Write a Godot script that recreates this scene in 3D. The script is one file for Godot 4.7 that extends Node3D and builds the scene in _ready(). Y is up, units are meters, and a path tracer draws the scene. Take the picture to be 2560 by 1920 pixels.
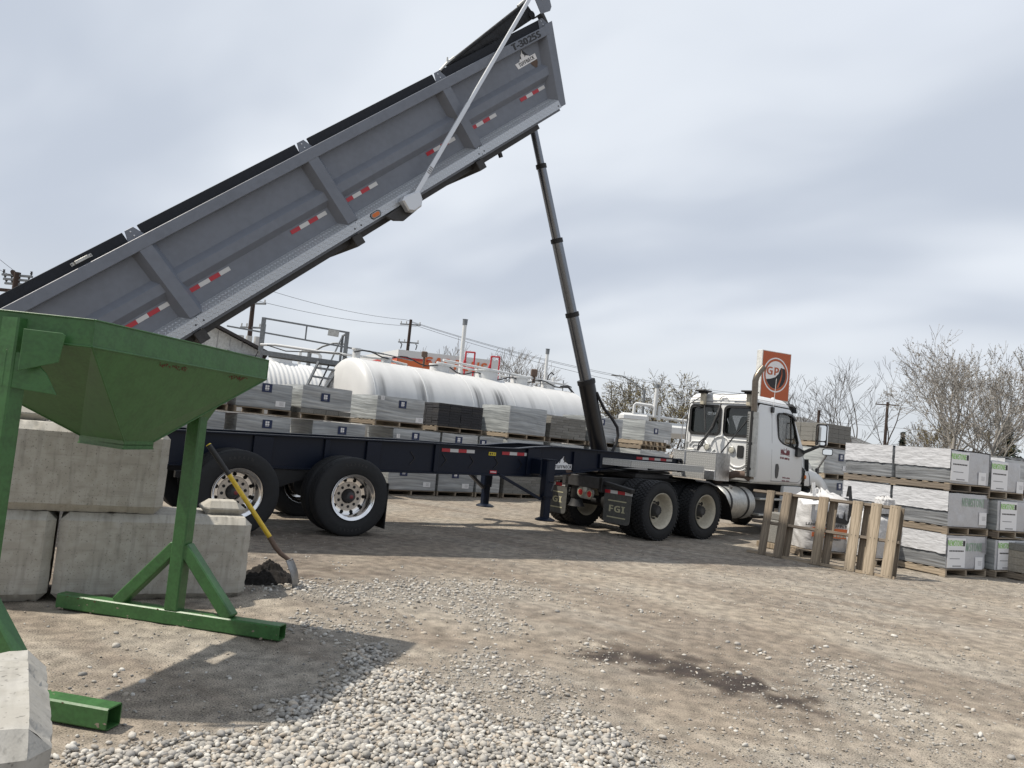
extends Node3D

class MB:
	var v := PackedVector3Array()
	var n := PackedVector3Array()
	var t := PackedVector2Array()
	var c := PackedColorArray()
	var col := Color.WHITE
	func tri(a: Vector3, b: Vector3, d: Vector3, na := Vector3.ZERO, nb := Vector3.ZERO, nd := Vector3.ZERO, ua := Vector2.ZERO, ub := Vector2.ZERO, ud := Vector2.ZERO) -> void:
		var g := (b - a).cross(d - a)
		if na == Vector3.ZERO:
			g = g.normalized()
			na = g; nb = g; nd = g
		if g.dot(na + nb + nd) >= 0.0:
			v.append(a); v.append(d); v.append(b)
			n.append(na); n.append(nd); n.append(nb)
			t.append(ua); t.append(ud); t.append(ub)
		else:
			v.append(a); v.append(b); v.append(d)
			n.append(na); n.append(nb); n.append(nd)
			t.append(ua); t.append(ub); t.append(ud)
		c.append(col); c.append(col); c.append(col)
	func quad(a: Vector3, b: Vector3, d: Vector3, e: Vector3) -> void:
		tri(a, b, d)
		tri(a, d, e)
	func quaduv(a: Vector3, b: Vector3, d: Vector3, e: Vector3, u0 := Vector2(0, 1), u1 := Vector2(1, 0)) -> void:
		var g := (b - a).cross(d - a).normalized()
		tri(a, b, d, g, g, g, u0, Vector2(u1.x, u0.y), u1)
		tri(a, d, e, g, g, g, u0, u1, Vector2(u0.x, u1.y))
	# chamfered box: centre, size, chamfer, basis
	func box(ce: Vector3, s: Vector3, bv := 0.0, B := Basis()) -> void:
		var h := s * 0.5
		if bv <= 0.0:
			var p: Array[Vector3] = []
			for i in 8:
				p.append(ce + B * Vector3(h.x if i & 1 else -h.x, h.y if i & 2 else -h.y, h.z if i & 4 else -h.z))
			quad(p[4], p[5], p[7], p[6]); quad(p[1], p[0], p[2], p[3])
			quad(p[5], p[1], p[3], p[7]); quad(p[0], p[4], p[6], p[2])
			quad(p[6], p[7], p[3], p[2]); quad(p[0], p[1], p[5], p[4])
			return
		var k := h - Vector3.ONE * bv
		var ax := [Vector3.RIGHT, Vector3.UP, Vector3.BACK]
		for i in 3:
			for sg in [-1.0, 1.0]:
				var u: Vector3 = ax[(i + 1) % 3]; var w: Vector3 = ax[(i + 2) % 3]
				var o: Vector3 = ax[i] * h[i] * sg
				var ku: Vector3 = u * k[(i + 1) % 3]; var kw: Vector3 = w * k[(i + 2) % 3]
				var nn: Vector3 = B * (ax[i] * sg)
				var a := ce + B * (o - ku - kw); var b := ce + B * (o + ku - kw); var d := ce + B * (o + ku + kw); var e := ce + B * (o - ku + kw)
				tri(a, b, d, nn, nn, nn); tri(a, d, e, nn, nn, nn)
		for i in 3:
			var j := (i + 1) % 3; var l := (i + 2) % 3
			for sj in [-1.0, 1.0]:
				for sl in [-1.0, 1.0]:
					var nn2: Vector3 = B * ((ax[j] * sj + ax[l] * sl).normalized())
					var e0: Vector3 = ax[j] * h[j] * sj + ax[l] * k[l] * sl
					var e1: Vector3 = ax[j] * k[j] * sj + ax[l] * h[l] * sl
					var m: Vector3 = ax[i] * k[i]
					tri(ce + B * (e0 - m), ce + B * (e0 + m), ce + B * (e1 + m), nn2, nn2, nn2)
					tri(ce + B * (e0 - m), ce + B * (e1 + m), ce + B * (e1 - m), nn2, nn2, nn2)
		for i in 8:
			var sg3 := Vector3(1 if i & 1 else -1, 1 if i & 2 else -1, 1 if i & 4 else -1)
			var q := k * sg3
			var nn3 := B * sg3.normalized()
			tri(ce + B * (q + Vector3(bv * sg3.x, 0, 0)), ce + B * (q + Vector3(0, bv * sg3.y, 0)), ce + B * (q + Vector3(0, 0, bv * sg3.z)), nn3, nn3, nn3)
	# box between two points (bar): width w (sideways), height h (along up)
	func bar(a: Vector3, b: Vector3, w: float, h: float, up := Vector3.UP, bv := 0.0) -> void:
		var z := (b - a).normalized()
		var x := up.cross(z).normalized()
		var y := z.cross(x)
		box((a + b) * 0.5, Vector3(w, h, a.distance_to(b)), bv, Basis(x, y, z))
	func tube(pts: Array, r, sides := 8, caps := true) -> void:
		var rings := []
		var ref := Vector3.UP
		for i in pts.size():
			var d: Vector3 = (pts[mini(i + 1, pts.size() - 1)] - pts[maxi(i - 1, 0)]).normalized()
			if absf(d.dot(ref)) > 0.95:
				ref = Vector3.RIGHT if absf(d.x) < 0.9 else Vector3.BACK
			var x := ref.cross(d).normalized()
			var y := d.cross(x)
			ref = y
			var rr: float = r[i] if r is Array else r
			var ring := PackedVector3Array()
			for k in sides:
				var a := TAU * k / sides
				ring.append(pts[i] + (x * cos(a) + y * sin(a)) * rr)
			rings.append(ring)
		for i in rings.size() - 1:
			for k in sides:
				var k2 := (k + 1) % sides
				var A: Vector3 = rings[i][k]; var B: Vector3 = rings[i][k2]; var C: Vector3 = rings[i + 1][k2]; var D: Vector3 = rings[i + 1][k]
				var na: Vector3 = (A - pts[i]).normalized(); var nb: Vector3 = (B - pts[i]).normalized()
				var nc: Vector3 = (C - pts[i + 1]).normalized(); var nd: Vector3 = (D - pts[i + 1]).normalized()
				if A.distance_squared_to(B) > 1e-12:
					tri(A, B, C, na, nb, nc)
				if C.distance_squared_to(D) > 1e-12:
					tri(A, C, D, na, nc, nd)
		if caps:
			for e in [0, rings.size() - 1]:
				var o: Vector3 = pts[e] - pts[1 if e == 0 else e - 1]
				o = o.normalized()
				for k in range(1, sides - 1):
					tri(rings[e][0], rings[e][k], rings[e][k + 1], o, o, o)
	# profile of (axial, radius) round the local Z of xf; outside lies to the left of the direction
	func lathe(pr: Array, xf: Transform3D, seg := 32, a0 := 0.0, a1 := TAU, crease := 0.75) -> void:
		var m := pr.size()
		var fn := []
		for i in m - 1:
			var d: Vector2 = pr[i + 1] - pr[i]
			fn.append(Vector2(-d.y, d.x).normalized())
		for i in m - 1:
			var n0: Vector2 = fn[i]; var n1: Vector2 = fn[i]
			if i > 0 and fn[i - 1].dot(fn[i]) > crease:
				n0 = (fn[i - 1] + fn[i]).normalized()
			if i < m - 2 and fn[i + 1].dot(fn[i]) > crease:
				n1 = (fn[i + 1] + fn[i]).normalized()
			for k in seg:
				var p := a0 + (a1 - a0) * k / seg; var q := a0 + (a1 - a0) * (k + 1) / seg
				var cp := cos(p); var sp := sin(p); var cq := cos(q); var sq := sin(q)
				var A := xf * Vector3(pr[i].y * cp, pr[i].y * sp, pr[i].x); var B := xf * Vector3(pr[i].y * cq, pr[i].y * sq, pr[i].x)
				var C := xf * Vector3(pr[i + 1].y * cq, pr[i + 1].y * sq, pr[i + 1].x); var D := xf * Vector3(pr[i + 1].y * cp, pr[i + 1].y * sp, pr[i + 1].x)
				var na := xf.basis * Vector3(n0.y * cp, n0.y * sp, n0.x); var nb := xf.basis * Vector3(n0.y * cq, n0.y * sq, n0.x)
				var nc := xf.basis * Vector3(n1.y * cq, n1.y * sq, n1.x); var nd := xf.basis * Vector3(n1.y * cp, n1.y * sp, n1.x)
				var u0 := Vector2(float(k) / seg, float(i) / (m - 1)); var u1 := Vector2(float(k + 1) / seg, float(i + 1) / (m - 1))
				if pr[i].y > 1e-5:
					tri(A, B, C, na, nb, nc, u0, Vector2(u1.x, u0.y), u1)
				if pr[i + 1].y > 1e-5:
					tri(A, C, D, na, nc, nd, u0, u1, Vector2(u0.x, u1.y))
	# polygon in the XY of xf, from z=0 to z=depth, with chamfered rims
	func prism(poly: PackedVector2Array, xf: Transform3D, depth: float, bv := 0.0) -> void:
		if Geometry2D.is_polygon_clockwise(poly):
			poly = poly.duplicate(); poly.reverse()
		var inner := poly
		if bv > 0.0:
			var off := Geometry2D.offset_polygon(poly, -bv)
			if off.size() == 1 and off[0].size() == poly.size():
				inner = off[0]
				if Geometry2D.is_polygon_clockwise(inner):
					inner.reverse()
				var best := 0
				for k in inner.size():
					if inner[k].distance_squared_to(poly[0]) < inner[best].distance_squared_to(poly[0]):
						best = k
				var rot := PackedVector2Array()
				for k in inner.size():
					rot.append(inner[(k + best) % inner.size()])
				inner = rot
			else:
				bv = 0.0
		var idx := Geometry2D.triangulate_polygon(inner)
		for i in range(0, idx.size(), 3):
			for s in 2:
				var z := depth if s else 0.0
				var nn := xf.basis * Vector3(0, 0, 1 if s else -1)
				var p: Array[Vector3] = []
				for j in 3:
					var q := inner[idx[i + j]]
					p.append(xf * Vector3(q.x, q.y, z))
				tri(p[0], p[1], p[2], nn, nn, nn)
		var m := poly.size()
		for i in m:
			var a := poly[i]; var b := poly[(i + 1) % m]
			quad(xf * Vector3(a.x, a.y, bv), xf * Vector3(b.x, b.y, bv), xf * Vector3(b.x, b.y, depth - bv), xf * Vector3(a.x, a.y, depth - bv))
			if bv > 0.0:
				var a2 := inner[i]; var b2 := inner[(i + 1) % m]
				quad(xf * Vector3(a.x, a.y, depth - bv), xf * Vector3(b.x, b.y, depth - bv), xf * Vector3(b2.x, b2.y, depth), xf * Vector3(a2.x, a2.y, depth))
				quad(xf * Vector3(b.x, b.y, bv), xf * Vector3(a.x, a.y, bv), xf * Vector3(a2.x, a2.y, 0), xf * Vector3(b2.x, b2.y, 0))
	# smooth sheet through rows of points (each row the same length)
	func sheet(rows: Array, uvs := Vector2.ONE, flip := false, closed := false) -> void:
		var R := rows.size(); var S: int = rows[0].size()
		var nr := []
		for i in R:
			var line := PackedVector3Array()
			for j in S:
				var jm := (j - 1 + S) % S if closed else maxi(j - 1, 0); var jp := (j + 1) % S if closed else mini(j + 1, S - 1)
				var du: Vector3 = rows[i][jp] - rows[i][jm]
				var dv: Vector3 = rows[mini(i + 1, R - 1)][j] - rows[maxi(i - 1, 0)][j]
				var q := du.cross(dv).normalized()
				line.append(-q if flip else q)
			nr.append(line)
		for i in R - 1:
			for j in (S if closed else S - 1):
				var j2 := (j + 1) % S
				var ua := Vector2(float(j) / (S - 1) * uvs.x, float(i) / (R - 1) * uvs.y); var uc := Vector2(float(j + 1) / (S - 1) * uvs.x, float(i + 1) / (R - 1) * uvs.y)
				tri(rows[i][j], rows[i][j2], rows[i + 1][j2], nr[i][j], nr[i][j2], nr[i + 1][j2], ua, Vector2(uc.x, ua.y), uc)
				tri(rows[i][j], rows[i + 1][j2], rows[i + 1][j], nr[i][j], nr[i + 1][j2], nr[i + 1][j], ua, uc, Vector2(ua.x, uc.y))
	func mesh(m: Material, colors := false) -> ArrayMesh:
		var a := []
		a.resize(Mesh.ARRAY_MAX)
		a[Mesh.ARRAY_VERTEX] = v; a[Mesh.ARRAY_NORMAL] = n; a[Mesh.ARRAY_TEX_UV] = t
		if colors:
			a[Mesh.ARRAY_COLOR] = c
		var me := ArrayMesh.new()
		me.add_surface_from_arrays(Mesh.PRIMITIVE_TRIANGLES, a)
		me.surface_set_material(0, m)
		return me
	func put(called: String, m: Material, parent: Node, colors := false) -> MeshInstance3D:
		var o := MeshInstance3D.new()
		o.name = called
		o.mesh = mesh(m, colors)
		parent.add_child(o, true)
		return o

var used := {}
var M := {}
var rng := RandomNumberGenerator.new()

func numbered(called: String) -> String:
	var k: int = used.get(called, 0)
	used[called] = k + 1
	return called if k == 0 else "%s_%03d" % [called, k]

func pp(x: float, y: float, zf: float) -> Vector3:
	return Vector3(x, y, -zf)

func tag(o: Node, label: String, category: String, group := "") -> void:
	o.set_meta("label", label)
	o.set_meta("category", category)
	if group != "":
		o.set_meta("group", group)

func thing(called: String, label: String, category: String, at := Vector3.ZERO, turn := 0.0, group := "") -> Node3D:
	var o := Node3D.new()
	o.name = numbered(called)
	add_child(o)
	o.position = at
	o.rotation.y = turn
	tag(o, label, category, group)
	return o

func node(called: String, parent: Node, at := Vector3.ZERO) -> Node3D:
	var o := Node3D.new()
	o.name = called
	parent.add_child(o, true)
	o.position = at
	return o

func share(called: String, me: Mesh, parent: Node, at := Vector3.ZERO, B := Basis()) -> MeshInstance3D:
	var o := MeshInstance3D.new()
	o.name = called
	o.mesh = me
	parent.add_child(o, true)
	o.transform = Transform3D(B, at)
	return o

func stuff(o: Node) -> void:
	o.set_meta("kind", "stuff")

func structure(o: Node) -> void:
	o.set_meta("kind", "structure")

func lin(r: float, g: float, b: float) -> Color:
	return Color(r, g, b).linear_to_srgb()

func mat(called: String, c: Color, rough := 0.7, metal := 0.0, tex: Texture2D = null, scale := 1.0, nrm: Texture2D = null, nscale := 1.0) -> StandardMaterial3D:
	var m := StandardMaterial3D.new()
	m.resource_name = called
	m.albedo_color = c
	m.roughness = rough
	m.metallic = metal
	if tex:
		m.albedo_texture = tex
	if nrm:
		m.normal_enabled = true
		m.normal_texture = nrm
		m.normal_scale = nscale
	if tex or nrm:
		m.uv1_triplanar = true
		m.uv1_scale = Vector3.ONE * scale
	M[called] = m
	return m

func noise_img(sz: Vector2i, freq: float, oct: int, sd: int, seamless := true, kind := FastNoiseLite.TYPE_SIMPLEX_SMOOTH) -> Image:
	var f := FastNoiseLite.new()
	f.noise_type = kind
	f.frequency = freq
	f.fractal_octaves = oct
	f.seed = sd
	return f.get_seamless_image(sz.x, sz.y) if seamless else f.get_image(sz.x, sz.y)

func ramp(im: Image, c0: Color, c1: Color, lo := 0.0, hi := 1.0) -> Image:
	var d := im.get_data()
	var o := PackedByteArray()
	o.resize(d.size() * 3)
	var lut := []
	for i in 256:
		var k := clampf((i / 255.0 - lo) / (hi - lo), 0, 1)
		var q := c0.lerp(c1, k)
		lut.append([int(q.r * 255), int(q.g * 255), int(q.b * 255)])
	for i in d.size():
		var e: Array = lut[d[i]]
		o[i * 3] = e[0]; o[i * 3 + 1] = e[1]; o[i * 3 + 2] = e[2]
	return Image.create_from_data(im.get_width(), im.get_height(), false, Image.FORMAT_RGB8, o)

func tx(im: Image) -> ImageTexture:
	return ImageTexture.create_from_image(im)

func bump(im: Image, k: float) -> ImageTexture:
	var b: Image = im.duplicate()
	b.convert(Image.FORMAT_RGBA8)
	b.bump_map_to_normal_map(k)
	return ImageTexture.create_from_image(b)

func text(s: String, cap: float, m: Material, parent: Node, at: Vector3, B := Basis(), called := "lettering", depth := 0.003, font := "Droid Sans") -> MeshInstance3D:
	var tm := TextMesh.new()
	var f := SystemFont.new()
	f.font_names = PackedStringArray([font])
	f.font_weight = 700
	tm.font = f
	tm.text = s
	tm.font_size = 48
	tm.pixel_size = cap / (0.714 * 48.0)
	tm.depth = depth
	tm.curve_step = 4.0
	tm.material = m
	var o := MeshInstance3D.new()
	o.name = called
	o.mesh = tm
	parent.add_child(o, true)
	o.transform = Transform3D(B, at)
	return o

func materials() -> void:
	var g1 := noise_img(Vector2i(256, 256), 0.02, 5, 3)
	var g2 := noise_img(Vector2i(256, 256), 0.11, 4, 4)
	g1.convert(Image.FORMAT_L8)
	var gd1 := g1.get_data(); var gd2 := g2.get_data()
	for i in gd1.size():
		gd1[i] = (int(gd1[i]) + int(gd2[i])) / 2
	g1 = Image.create_from_data(256, 256, false, Image.FORMAT_L8, gd1)
	var grime := tx(ramp(g1, Color(0.86, 0.86, 0.855), Color(1, 1, 1), 0.3, 0.62))
	var clean := tx(ramp(g1, Color(0.955, 0.955, 0.955), Color(1, 1, 1), 0.3, 0.62))
	var fine := noise_img(Vector2i(256, 256), 0.25, 3, 5)
	var fine_n := bump(fine, 2.0)
	var soft_n := bump(noise_img(Vector2i(256, 256), 0.03, 4, 9), 3.0)
	# concrete
	var cb := noise_img(Vector2i(512, 512), 0.012, 5, 21)
	var pits := noise_img(Vector2i(512, 512), 0.09, 2, 22)
	var ci := ramp(cb, Color(0.935, 0.928, 0.91), Color(1, 0.997, 0.99), 0.3, 0.68)
	var pd := pits.get_data()
	var ch := PackedByteArray(); ch.resize(512 * 512)
	var fd := noise_img(Vector2i(512, 512), 0.3, 2, 23).get_data()
	var sn0 := FastNoiseLite.new(); sn0.frequency = 0.03; sn0.fractal_octaves = 3; sn0.seed = 24
	for i in 512 * 512:
		var sx := i % 512; var sy := i / 512
		var stn := clampf(sn0.get_noise_2d(sx * 1.2, absf(sy - 256) * 0.12) * 1.6 - 0.10, 0, 1) + 0.6 * clampf(sn0.get_noise_2d(absf(sx - 256) * 0.15 + 900, sy * 1.6) * 1.8 - 0.3, 0, 1)
		if stn > 0.0:
			ci.set_pixel(sx, sy, ci.get_pixel(sx, sy) * (1.0 - 0.09 * stn))
		var k := 150 + (int(fd[i]) - 128) / 5
		if pd[i] < 52:
			k -= (52 - pd[i]) * 4
			var q := ci.get_pixel(i % 512, i / 512) * (0.75 + 0.25 * clampf(1.0 - (52 - pd[i]) / 14.0, 0, 1))
			ci.set_pixel(i % 512, i / 512, q)
		ch[i] = clampi(k, 0, 255)
	var ch_n := bump(Image.create_from_data(512, 512, false, Image.FORMAT_L8, ch), 2.2)
	mat("concrete", lin(0.40, 0.385, 0.35), 0.9, 0, tx(ci), 1.1, ch_n, 0.7)
	mat("concrete_light", lin(0.38, 0.372, 0.35), 0.9, 0, tx(ci), 0.9, ch_n, 0.6)
	# paints
	mat("green", lin(0.040, 0.128, 0.036), 0.42, 0, grime, 1.3, soft_n, 0.15)
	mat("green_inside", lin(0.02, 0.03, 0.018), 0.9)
	mat("dust", lin(0.24, 0.20, 0.155), 0.95)
	mat("rust", lin(0.10, 0.045, 0.025), 0.95, 0, grime, 3.0)
	mat("box_grey", lin(0.150, 0.166, 0.200), 0.42, 0.0, clean, 0.4, soft_n, 0.10)
	M.box_grey.uv1_scale = Vector3.ONE * 0.3
	mat("navy", lin(0.006, 0.010, 0.022), 0.36, 0, clean, 1.0)
	M.navy.metallic_specular = 0.35
	mat("board", lin(0.010, 0.013, 0.020), 0.8, 0, grime, 2.0, fine_n, 0.3)
	mat("tarp", lin(0.011, 0.013, 0.017), 0.75, 0, grime, 1.0, soft_n, 1.2)
	mat("white_paint", lin(0.62, 0.63, 0.62), 0.28, 0, grime, 0.5)
	mat("cab_white", lin(0.66, 0.67, 0.67), 0.2, 0)
	M.cab_white.clearcoat_enabled = true
	M.cab_white.clearcoat = 0.6
	mat("cream", lin(0.50, 0.46, 0.37), 0.6, 0, grime, 3.0, soft_n, 0.2)
	mat("black", lin(0.012, 0.012, 0.013), 0.6, 0, grime, 2.0)
	mat("gloss_black", lin(0.010, 0.010, 0.012), 0.3)
	mat("hole", lin(0.004, 0.004, 0.004), 1.0)
	mat("rubber", lin(0.011, 0.012, 0.014), 0.8, 0, grime, 2.2, fine_n, 0.35)
	mat("rubber_dusty", lin(0.05, 0.048, 0.045), 0.92, 0, grime, 2.0, fine_n, 0.4)
	mat("flap", lin(0.085, 0.085, 0.08), 0.85, 0, grime, 2.0)
	mat("flap_print", lin(0.42, 0.40, 0.27), 0.8)
	mat("chrome", lin(0.75, 0.75, 0.76), 0.14, 1.0)
	mat("alu", lin(0.62, 0.63, 0.65), 0.35, 1.0, grime, 2.0)
	mat("alu_dull", lin(0.52, 0.52, 0.50), 0.5, 0.75, grime, 2.0)
	mat("alu_arm", lin(0.60, 0.62, 0.65), 0.42, 0.5)
	mat("disc", lin(0.60, 0.54, 0.47), 0.45, 0.5, grime, 4.0)
	mat("steel", lin(0.30, 0.30, 0.30), 0.45, 0.8, grime, 2.0)
	mat("steel_rod", lin(0.20, 0.215, 0.24), 0.25, 0.85, clean, 1.5)
	mat("galv", lin(0.20, 0.215, 0.23), 0.55, 0.4, grime, 2.0)
	mat("stack_pipe", lin(0.20, 0.17, 0.14), 0.35, 0.8, grime, 3.0)
	mat("dark_steel", lin(0.05, 0.05, 0.052), 0.6, 0.2, grime, 2.0)
	mat("brown_rust", lin(0.13, 0.09, 0.07), 0.85, 0, grime, 4.0)
	mat("red", lin(0.42, 0.018, 0.028), 0.4)
	mat("tape_red", lin(0.40, 0.018, 0.030), 0.3)
	mat("tape_white", lin(0.55, 0.55, 0.55), 0.3)
	mat("lens_red", lin(0.45, 0.02, 0.02), 0.15)
	mat("cap_red", lin(0.16, 0.02, 0.025), 0.5)
	mat("diamond_bright", lin(0.62, 0.62, 0.60), 0.4, 0.35)
	mat("tyre_print", lin(0.022, 0.022, 0.024), 0.6)
	mat("lens_amber", lin(0.55, 0.13, 0.012), 0.2)
	mat("lens_clear", lin(0.45, 0.44, 0.38), 0.12)
	mat("yellow", lin(0.58, 0.40, 0.02), 0.4, 0, grime, 4.0)
	mat("sticker_yellow", lin(0.60, 0.47, 0.03), 0.5)
	mat("white_print", lin(0.75, 0.75, 0.76), 0.5)
	mat("black_print", lin(0.012, 0.012, 0.014), 0.5)
	mat("grey_print", lin(0.25, 0.25, 0.26), 0.6)
	mat("maroon_print", lin(0.13, 0.012, 0.022), 0.5)
	mat("orange", lin(0.58, 0.135, 0.035), 0.45)
	mat("orange_deep", lin(0.42, 0.095, 0.03), 0.5)
	mat("red_line", lin(0.42, 0.03, 0.02), 0.5)
	mat("film_print", lin(0.27, 0.37, 0.29), 0.5)
	mat("green_print", lin(0.20, 0.48, 0.07), 0.6)
	mat("navy_print", lin(0.010, 0.022, 0.075), 0.5)
	mat("soil", lin(0.009, 0.007, 0.006), 1.0, 0, grime, 6.0, fine_n, 1.0)
	mat("white_pipe", lin(0.60, 0.61, 0.61), 0.4)
	mat("cable", lin(0.02, 0.02, 0.022), 0.7)
	mat("hose", lin(0.07, 0.07, 0.072), 0.6)
	mat("interior", lin(0.20, 0.20, 0.195), 0.8)
	mat("cloth_dark", lin(0.03, 0.03, 0.035), 0.9)
	var gl := mat("glass", Color(0.10, 0.13, 0.12, 0.32), 0.04)
	gl.transparency = BaseMaterial3D.TRANSPARENCY_ALPHA
	mat("mirror", lin(0.85, 0.86, 0.87), 0.03, 1.0)
	# diamond plate
	var dm := Image.create(64, 64, false, Image.FORMAT_L8)
	dm.fill(Color(0.3, 0.3, 0.3))
	for y in 64:
		for x in 64:
			var hgt := 0.0
			for k in 4:
				var cx := 16.0 + 32.0 * (k % 2); var cy := 16.0 + 32.0 * (k / 2)
				var dx := x - cx; var dy := y - cy
				var s := 1.0 if (k % 2 + k / 2) % 2 == 0 else -1.0
				var a := (dx + s * dy) * 0.7071; var b := (dx - s * dy) * 0.7071
				hgt = maxf(hgt, 1.0 - (a * a / 190.0 + b * b / 18.0))
			dm.set_pixel(x, y, Color.WHITE * (0.2 + 0.7 * clampf(hgt * 1.6, 0, 1)))
	var di := ramp(dm, Color(0.78, 0.78, 0.78), Color(1, 1, 1))
	mat("diamond", lin(0.66, 0.69, 0.73), 0.36, 0.6, tx(di), 11.0, bump(dm, 7.0), 1.0)
	M.diamond_bright.albedo_texture = M.diamond.albedo_texture
	M.diamond_bright.normal_enabled = true
	M.diamond_bright.normal_texture = M.diamond.normal_texture
	M.diamond_bright.uv1_triplanar = true
	M.diamond_bright.uv1_scale = Vector3.ONE * 11.0
	# wood
	var wi := noise_img(Vector2i(256, 256), 0.02, 4, 31)
	wi.resize(256, 1024)
	var wf := noise_img(Vector2i(256, 1024), 0.06, 3, 32)
	wi.convert(Image.FORMAT_RGB8)
	var wd := Image.create(256, 256, false, Image.FORMAT_L8)
	var nz := FastNoiseLite.new(); nz.frequency = 0.05; nz.fractal_octaves = 4
	for y in 256:
		for x in 256:
			var a := nz.get_noise_2d(x * 1.6, absf(y - 128) * 0.10) + 0.35 * nz.get_noise_2d(x * 5.0, absf(y - 128) * 0.3 + 500)
			wd.set_pixel(x, y, Color.WHITE * clampf(0.5 + 0.8 * a, 0, 1))
	var wt := tx(ramp(wd, Color(0.72, 0.70, 0.67), Color(1, 0.98, 0.95), 0.2, 0.8))
	var wn := bump(wd, 1.5)
	var wood_cols := [Vector3(0.33, 0.28, 0.22), Vector3(0.25, 0.215, 0.175), Vector3(0.38, 0.33, 0.265), Vector3(0.20, 0.175, 0.15)]
	for i in 4:
		mat("wood%d" % i, lin(wood_cols[i].x, wood_cols[i].y, wood_cols[i].z), 0.9, 0, wt, 0.9, wn, 0.35)
	# pavers, bricks
	mat("brick_dark", lin(0.035, 0.036, 0.042), 0.9, 0, grime, 5.0, fine_n, 0.7)
	mat("brick_dark_warm", lin(0.045, 0.044, 0.047), 0.9, 0, grime, 5.0, fine_n, 0.7)
	mat("brick_grey", lin(0.20, 0.195, 0.18), 0.92, 0, grime, 5.0, fine_n, 0.7)
	mat("brick_grey_pale", lin(0.24, 0.235, 0.22), 0.92, 0, grime, 5.0, fine_n, 0.7)
	mat("slab", lin(0.36, 0.33, 0.28), 0.92, 0, grime, 4.0, fine_n, 0.6)
	# stretch film over blocks: streaks along the sheet
	for k in 3:
		var st := Image.create(256, 256, false, Image.FORMAT_L8)
		var fz := FastNoiseLite.new(); fz.frequency = 0.03; fz.fractal_octaves = 4; fz.seed = 70 + k
		for y in 256:
			for x in 256:
				var yy := y + 3.0 * sin(x * 0.0245 + k)
				var a := 0.7 * fz.get_noise_2d(x * 0.12, yy * 2.2) + 0.6 * fz.get_noise_2d(x * 0.35 + 300, yy * 7.0)
				st.set_pixel(x, y, Color.WHITE * clampf(0.5 + 0.75 * a, 0, 1))
		var sn := bump(st, 1.6)
		var stx := tx(ramp(st, Color(0.70, 0.705, 0.715), Color(1, 1, 1), 0.15, 0.9))
		var cols := [Vector3(0.47, 0.49, 0.50), Vector3(0.43, 0.455, 0.47), Vector3(0.51, 0.525, 0.525)]
		var m := mat("film%d" % k, lin(cols[k].x, cols[k].y, cols[k].z), 0.36, 0.0, stx, 1.0, sn, 0.4)
		m.uv1_triplanar = false
		m.clearcoat_enabled = true; m.clearcoat = 0.5; m.clearcoat_roughness = 0.2
		var m2 := mat("film_side%d" % k, lin(0.42, 0.44, 0.435), 0.3, 0.0, stx, 1.0, sn, 0.6)
		m2.uv1_triplanar = false
		m2.clearcoat_enabled = true; m2.clearcoat = 0.6; m2.clearcoat_roughness = 0.15
	var fs := mat("film_smooth", lin(0.47, 0.475, 0.495), 0.38, 0.0, clean, 0.8, soft_n, 0.25)
	fs.clearcoat_enabled = true; fs.clearcoat = 0.4; fs.clearcoat_roughness = 0.2
	var fe := mat("film_end_grey", lin(0.25, 0.26, 0.27), 0.25, 0.0, M.film0.albedo_texture, 1.0, M.film0.normal_texture, 1.0)
	fe.uv1_triplanar = false
	fe.clearcoat_enabled = true; fe.clearcoat = 0.8; fe.clearcoat_roughness = 0.12
	var wr := Image.create(256, 256, false, Image.FORMAT_L8)
	var wz := FastNoiseLite.new(); wz.frequency = 0.03; wz.fractal_octaves = 3; wz.seed = 90
	for y in 256:
		for x in 256:
			wr.set_pixel(x, y, Color.WHITE * clampf(0.5 + 0.6 * wz.get_noise_2d(x * 0.4, y * 1.5), 0, 1))
	var wr_n := bump(wr, 4.0)
	var cw := bump(noise_img(Vector2i(256, 256), 0.035, 3, 88), 5.0)
	mat("cover", lin(0.50, 0.51, 0.535), 0.4, 0, null, 1.6, wr_n, 0.5)
	mat("bag", lin(0.52, 0.52, 0.525), 0.6, 0, null, 3.0, cw, 0.7)
	# trees
	mat("bark", lin(0.14, 0.12, 0.10), 0.95)
	mat("bark_dark", lin(0.065, 0.055, 0.048), 0.95)
	mat("bark_pale", lin(0.25, 0.238, 0.22), 0.95)
	mat("buds", lin(0.22, 0.19, 0.10), 0.9)
	mat("buds_brown", lin(0.23, 0.21, 0.185), 0.9)
	mat("needles", lin(0.022, 0.035, 0.018), 0.95)
	mat("hedge", lin(0.06, 0.085, 0.03), 0.95)
	mat("pole_wood", lin(0.05, 0.032, 0.026), 0.9, 0, grime, 2.0)
	mat("porcelain", lin(0.45, 0.45, 0.44), 0.35)
	mat("siding", lin(0.52, 0.53, 0.52), 0.7, 0, grime, 1.0)
	mat("roof", lin(0.16, 0.165, 0.17), 0.95, 0, grime, 1.5, fine_n, 0.8)
	mat("trim_dark", lin(0.03, 0.025, 0.025), 0.7)
	mat("pane_dark", lin(0.02, 0.025, 0.03), 0.1)
	# tank: white with weather streaks that run down from its fittings
	var tk := Image.create(256, 512, false, Image.FORMAT_RGB8)
	var tz := FastNoiseLite.new(); tz.frequency = 0.02; tz.fractal_octaves = 4; tz.seed = 12
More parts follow.
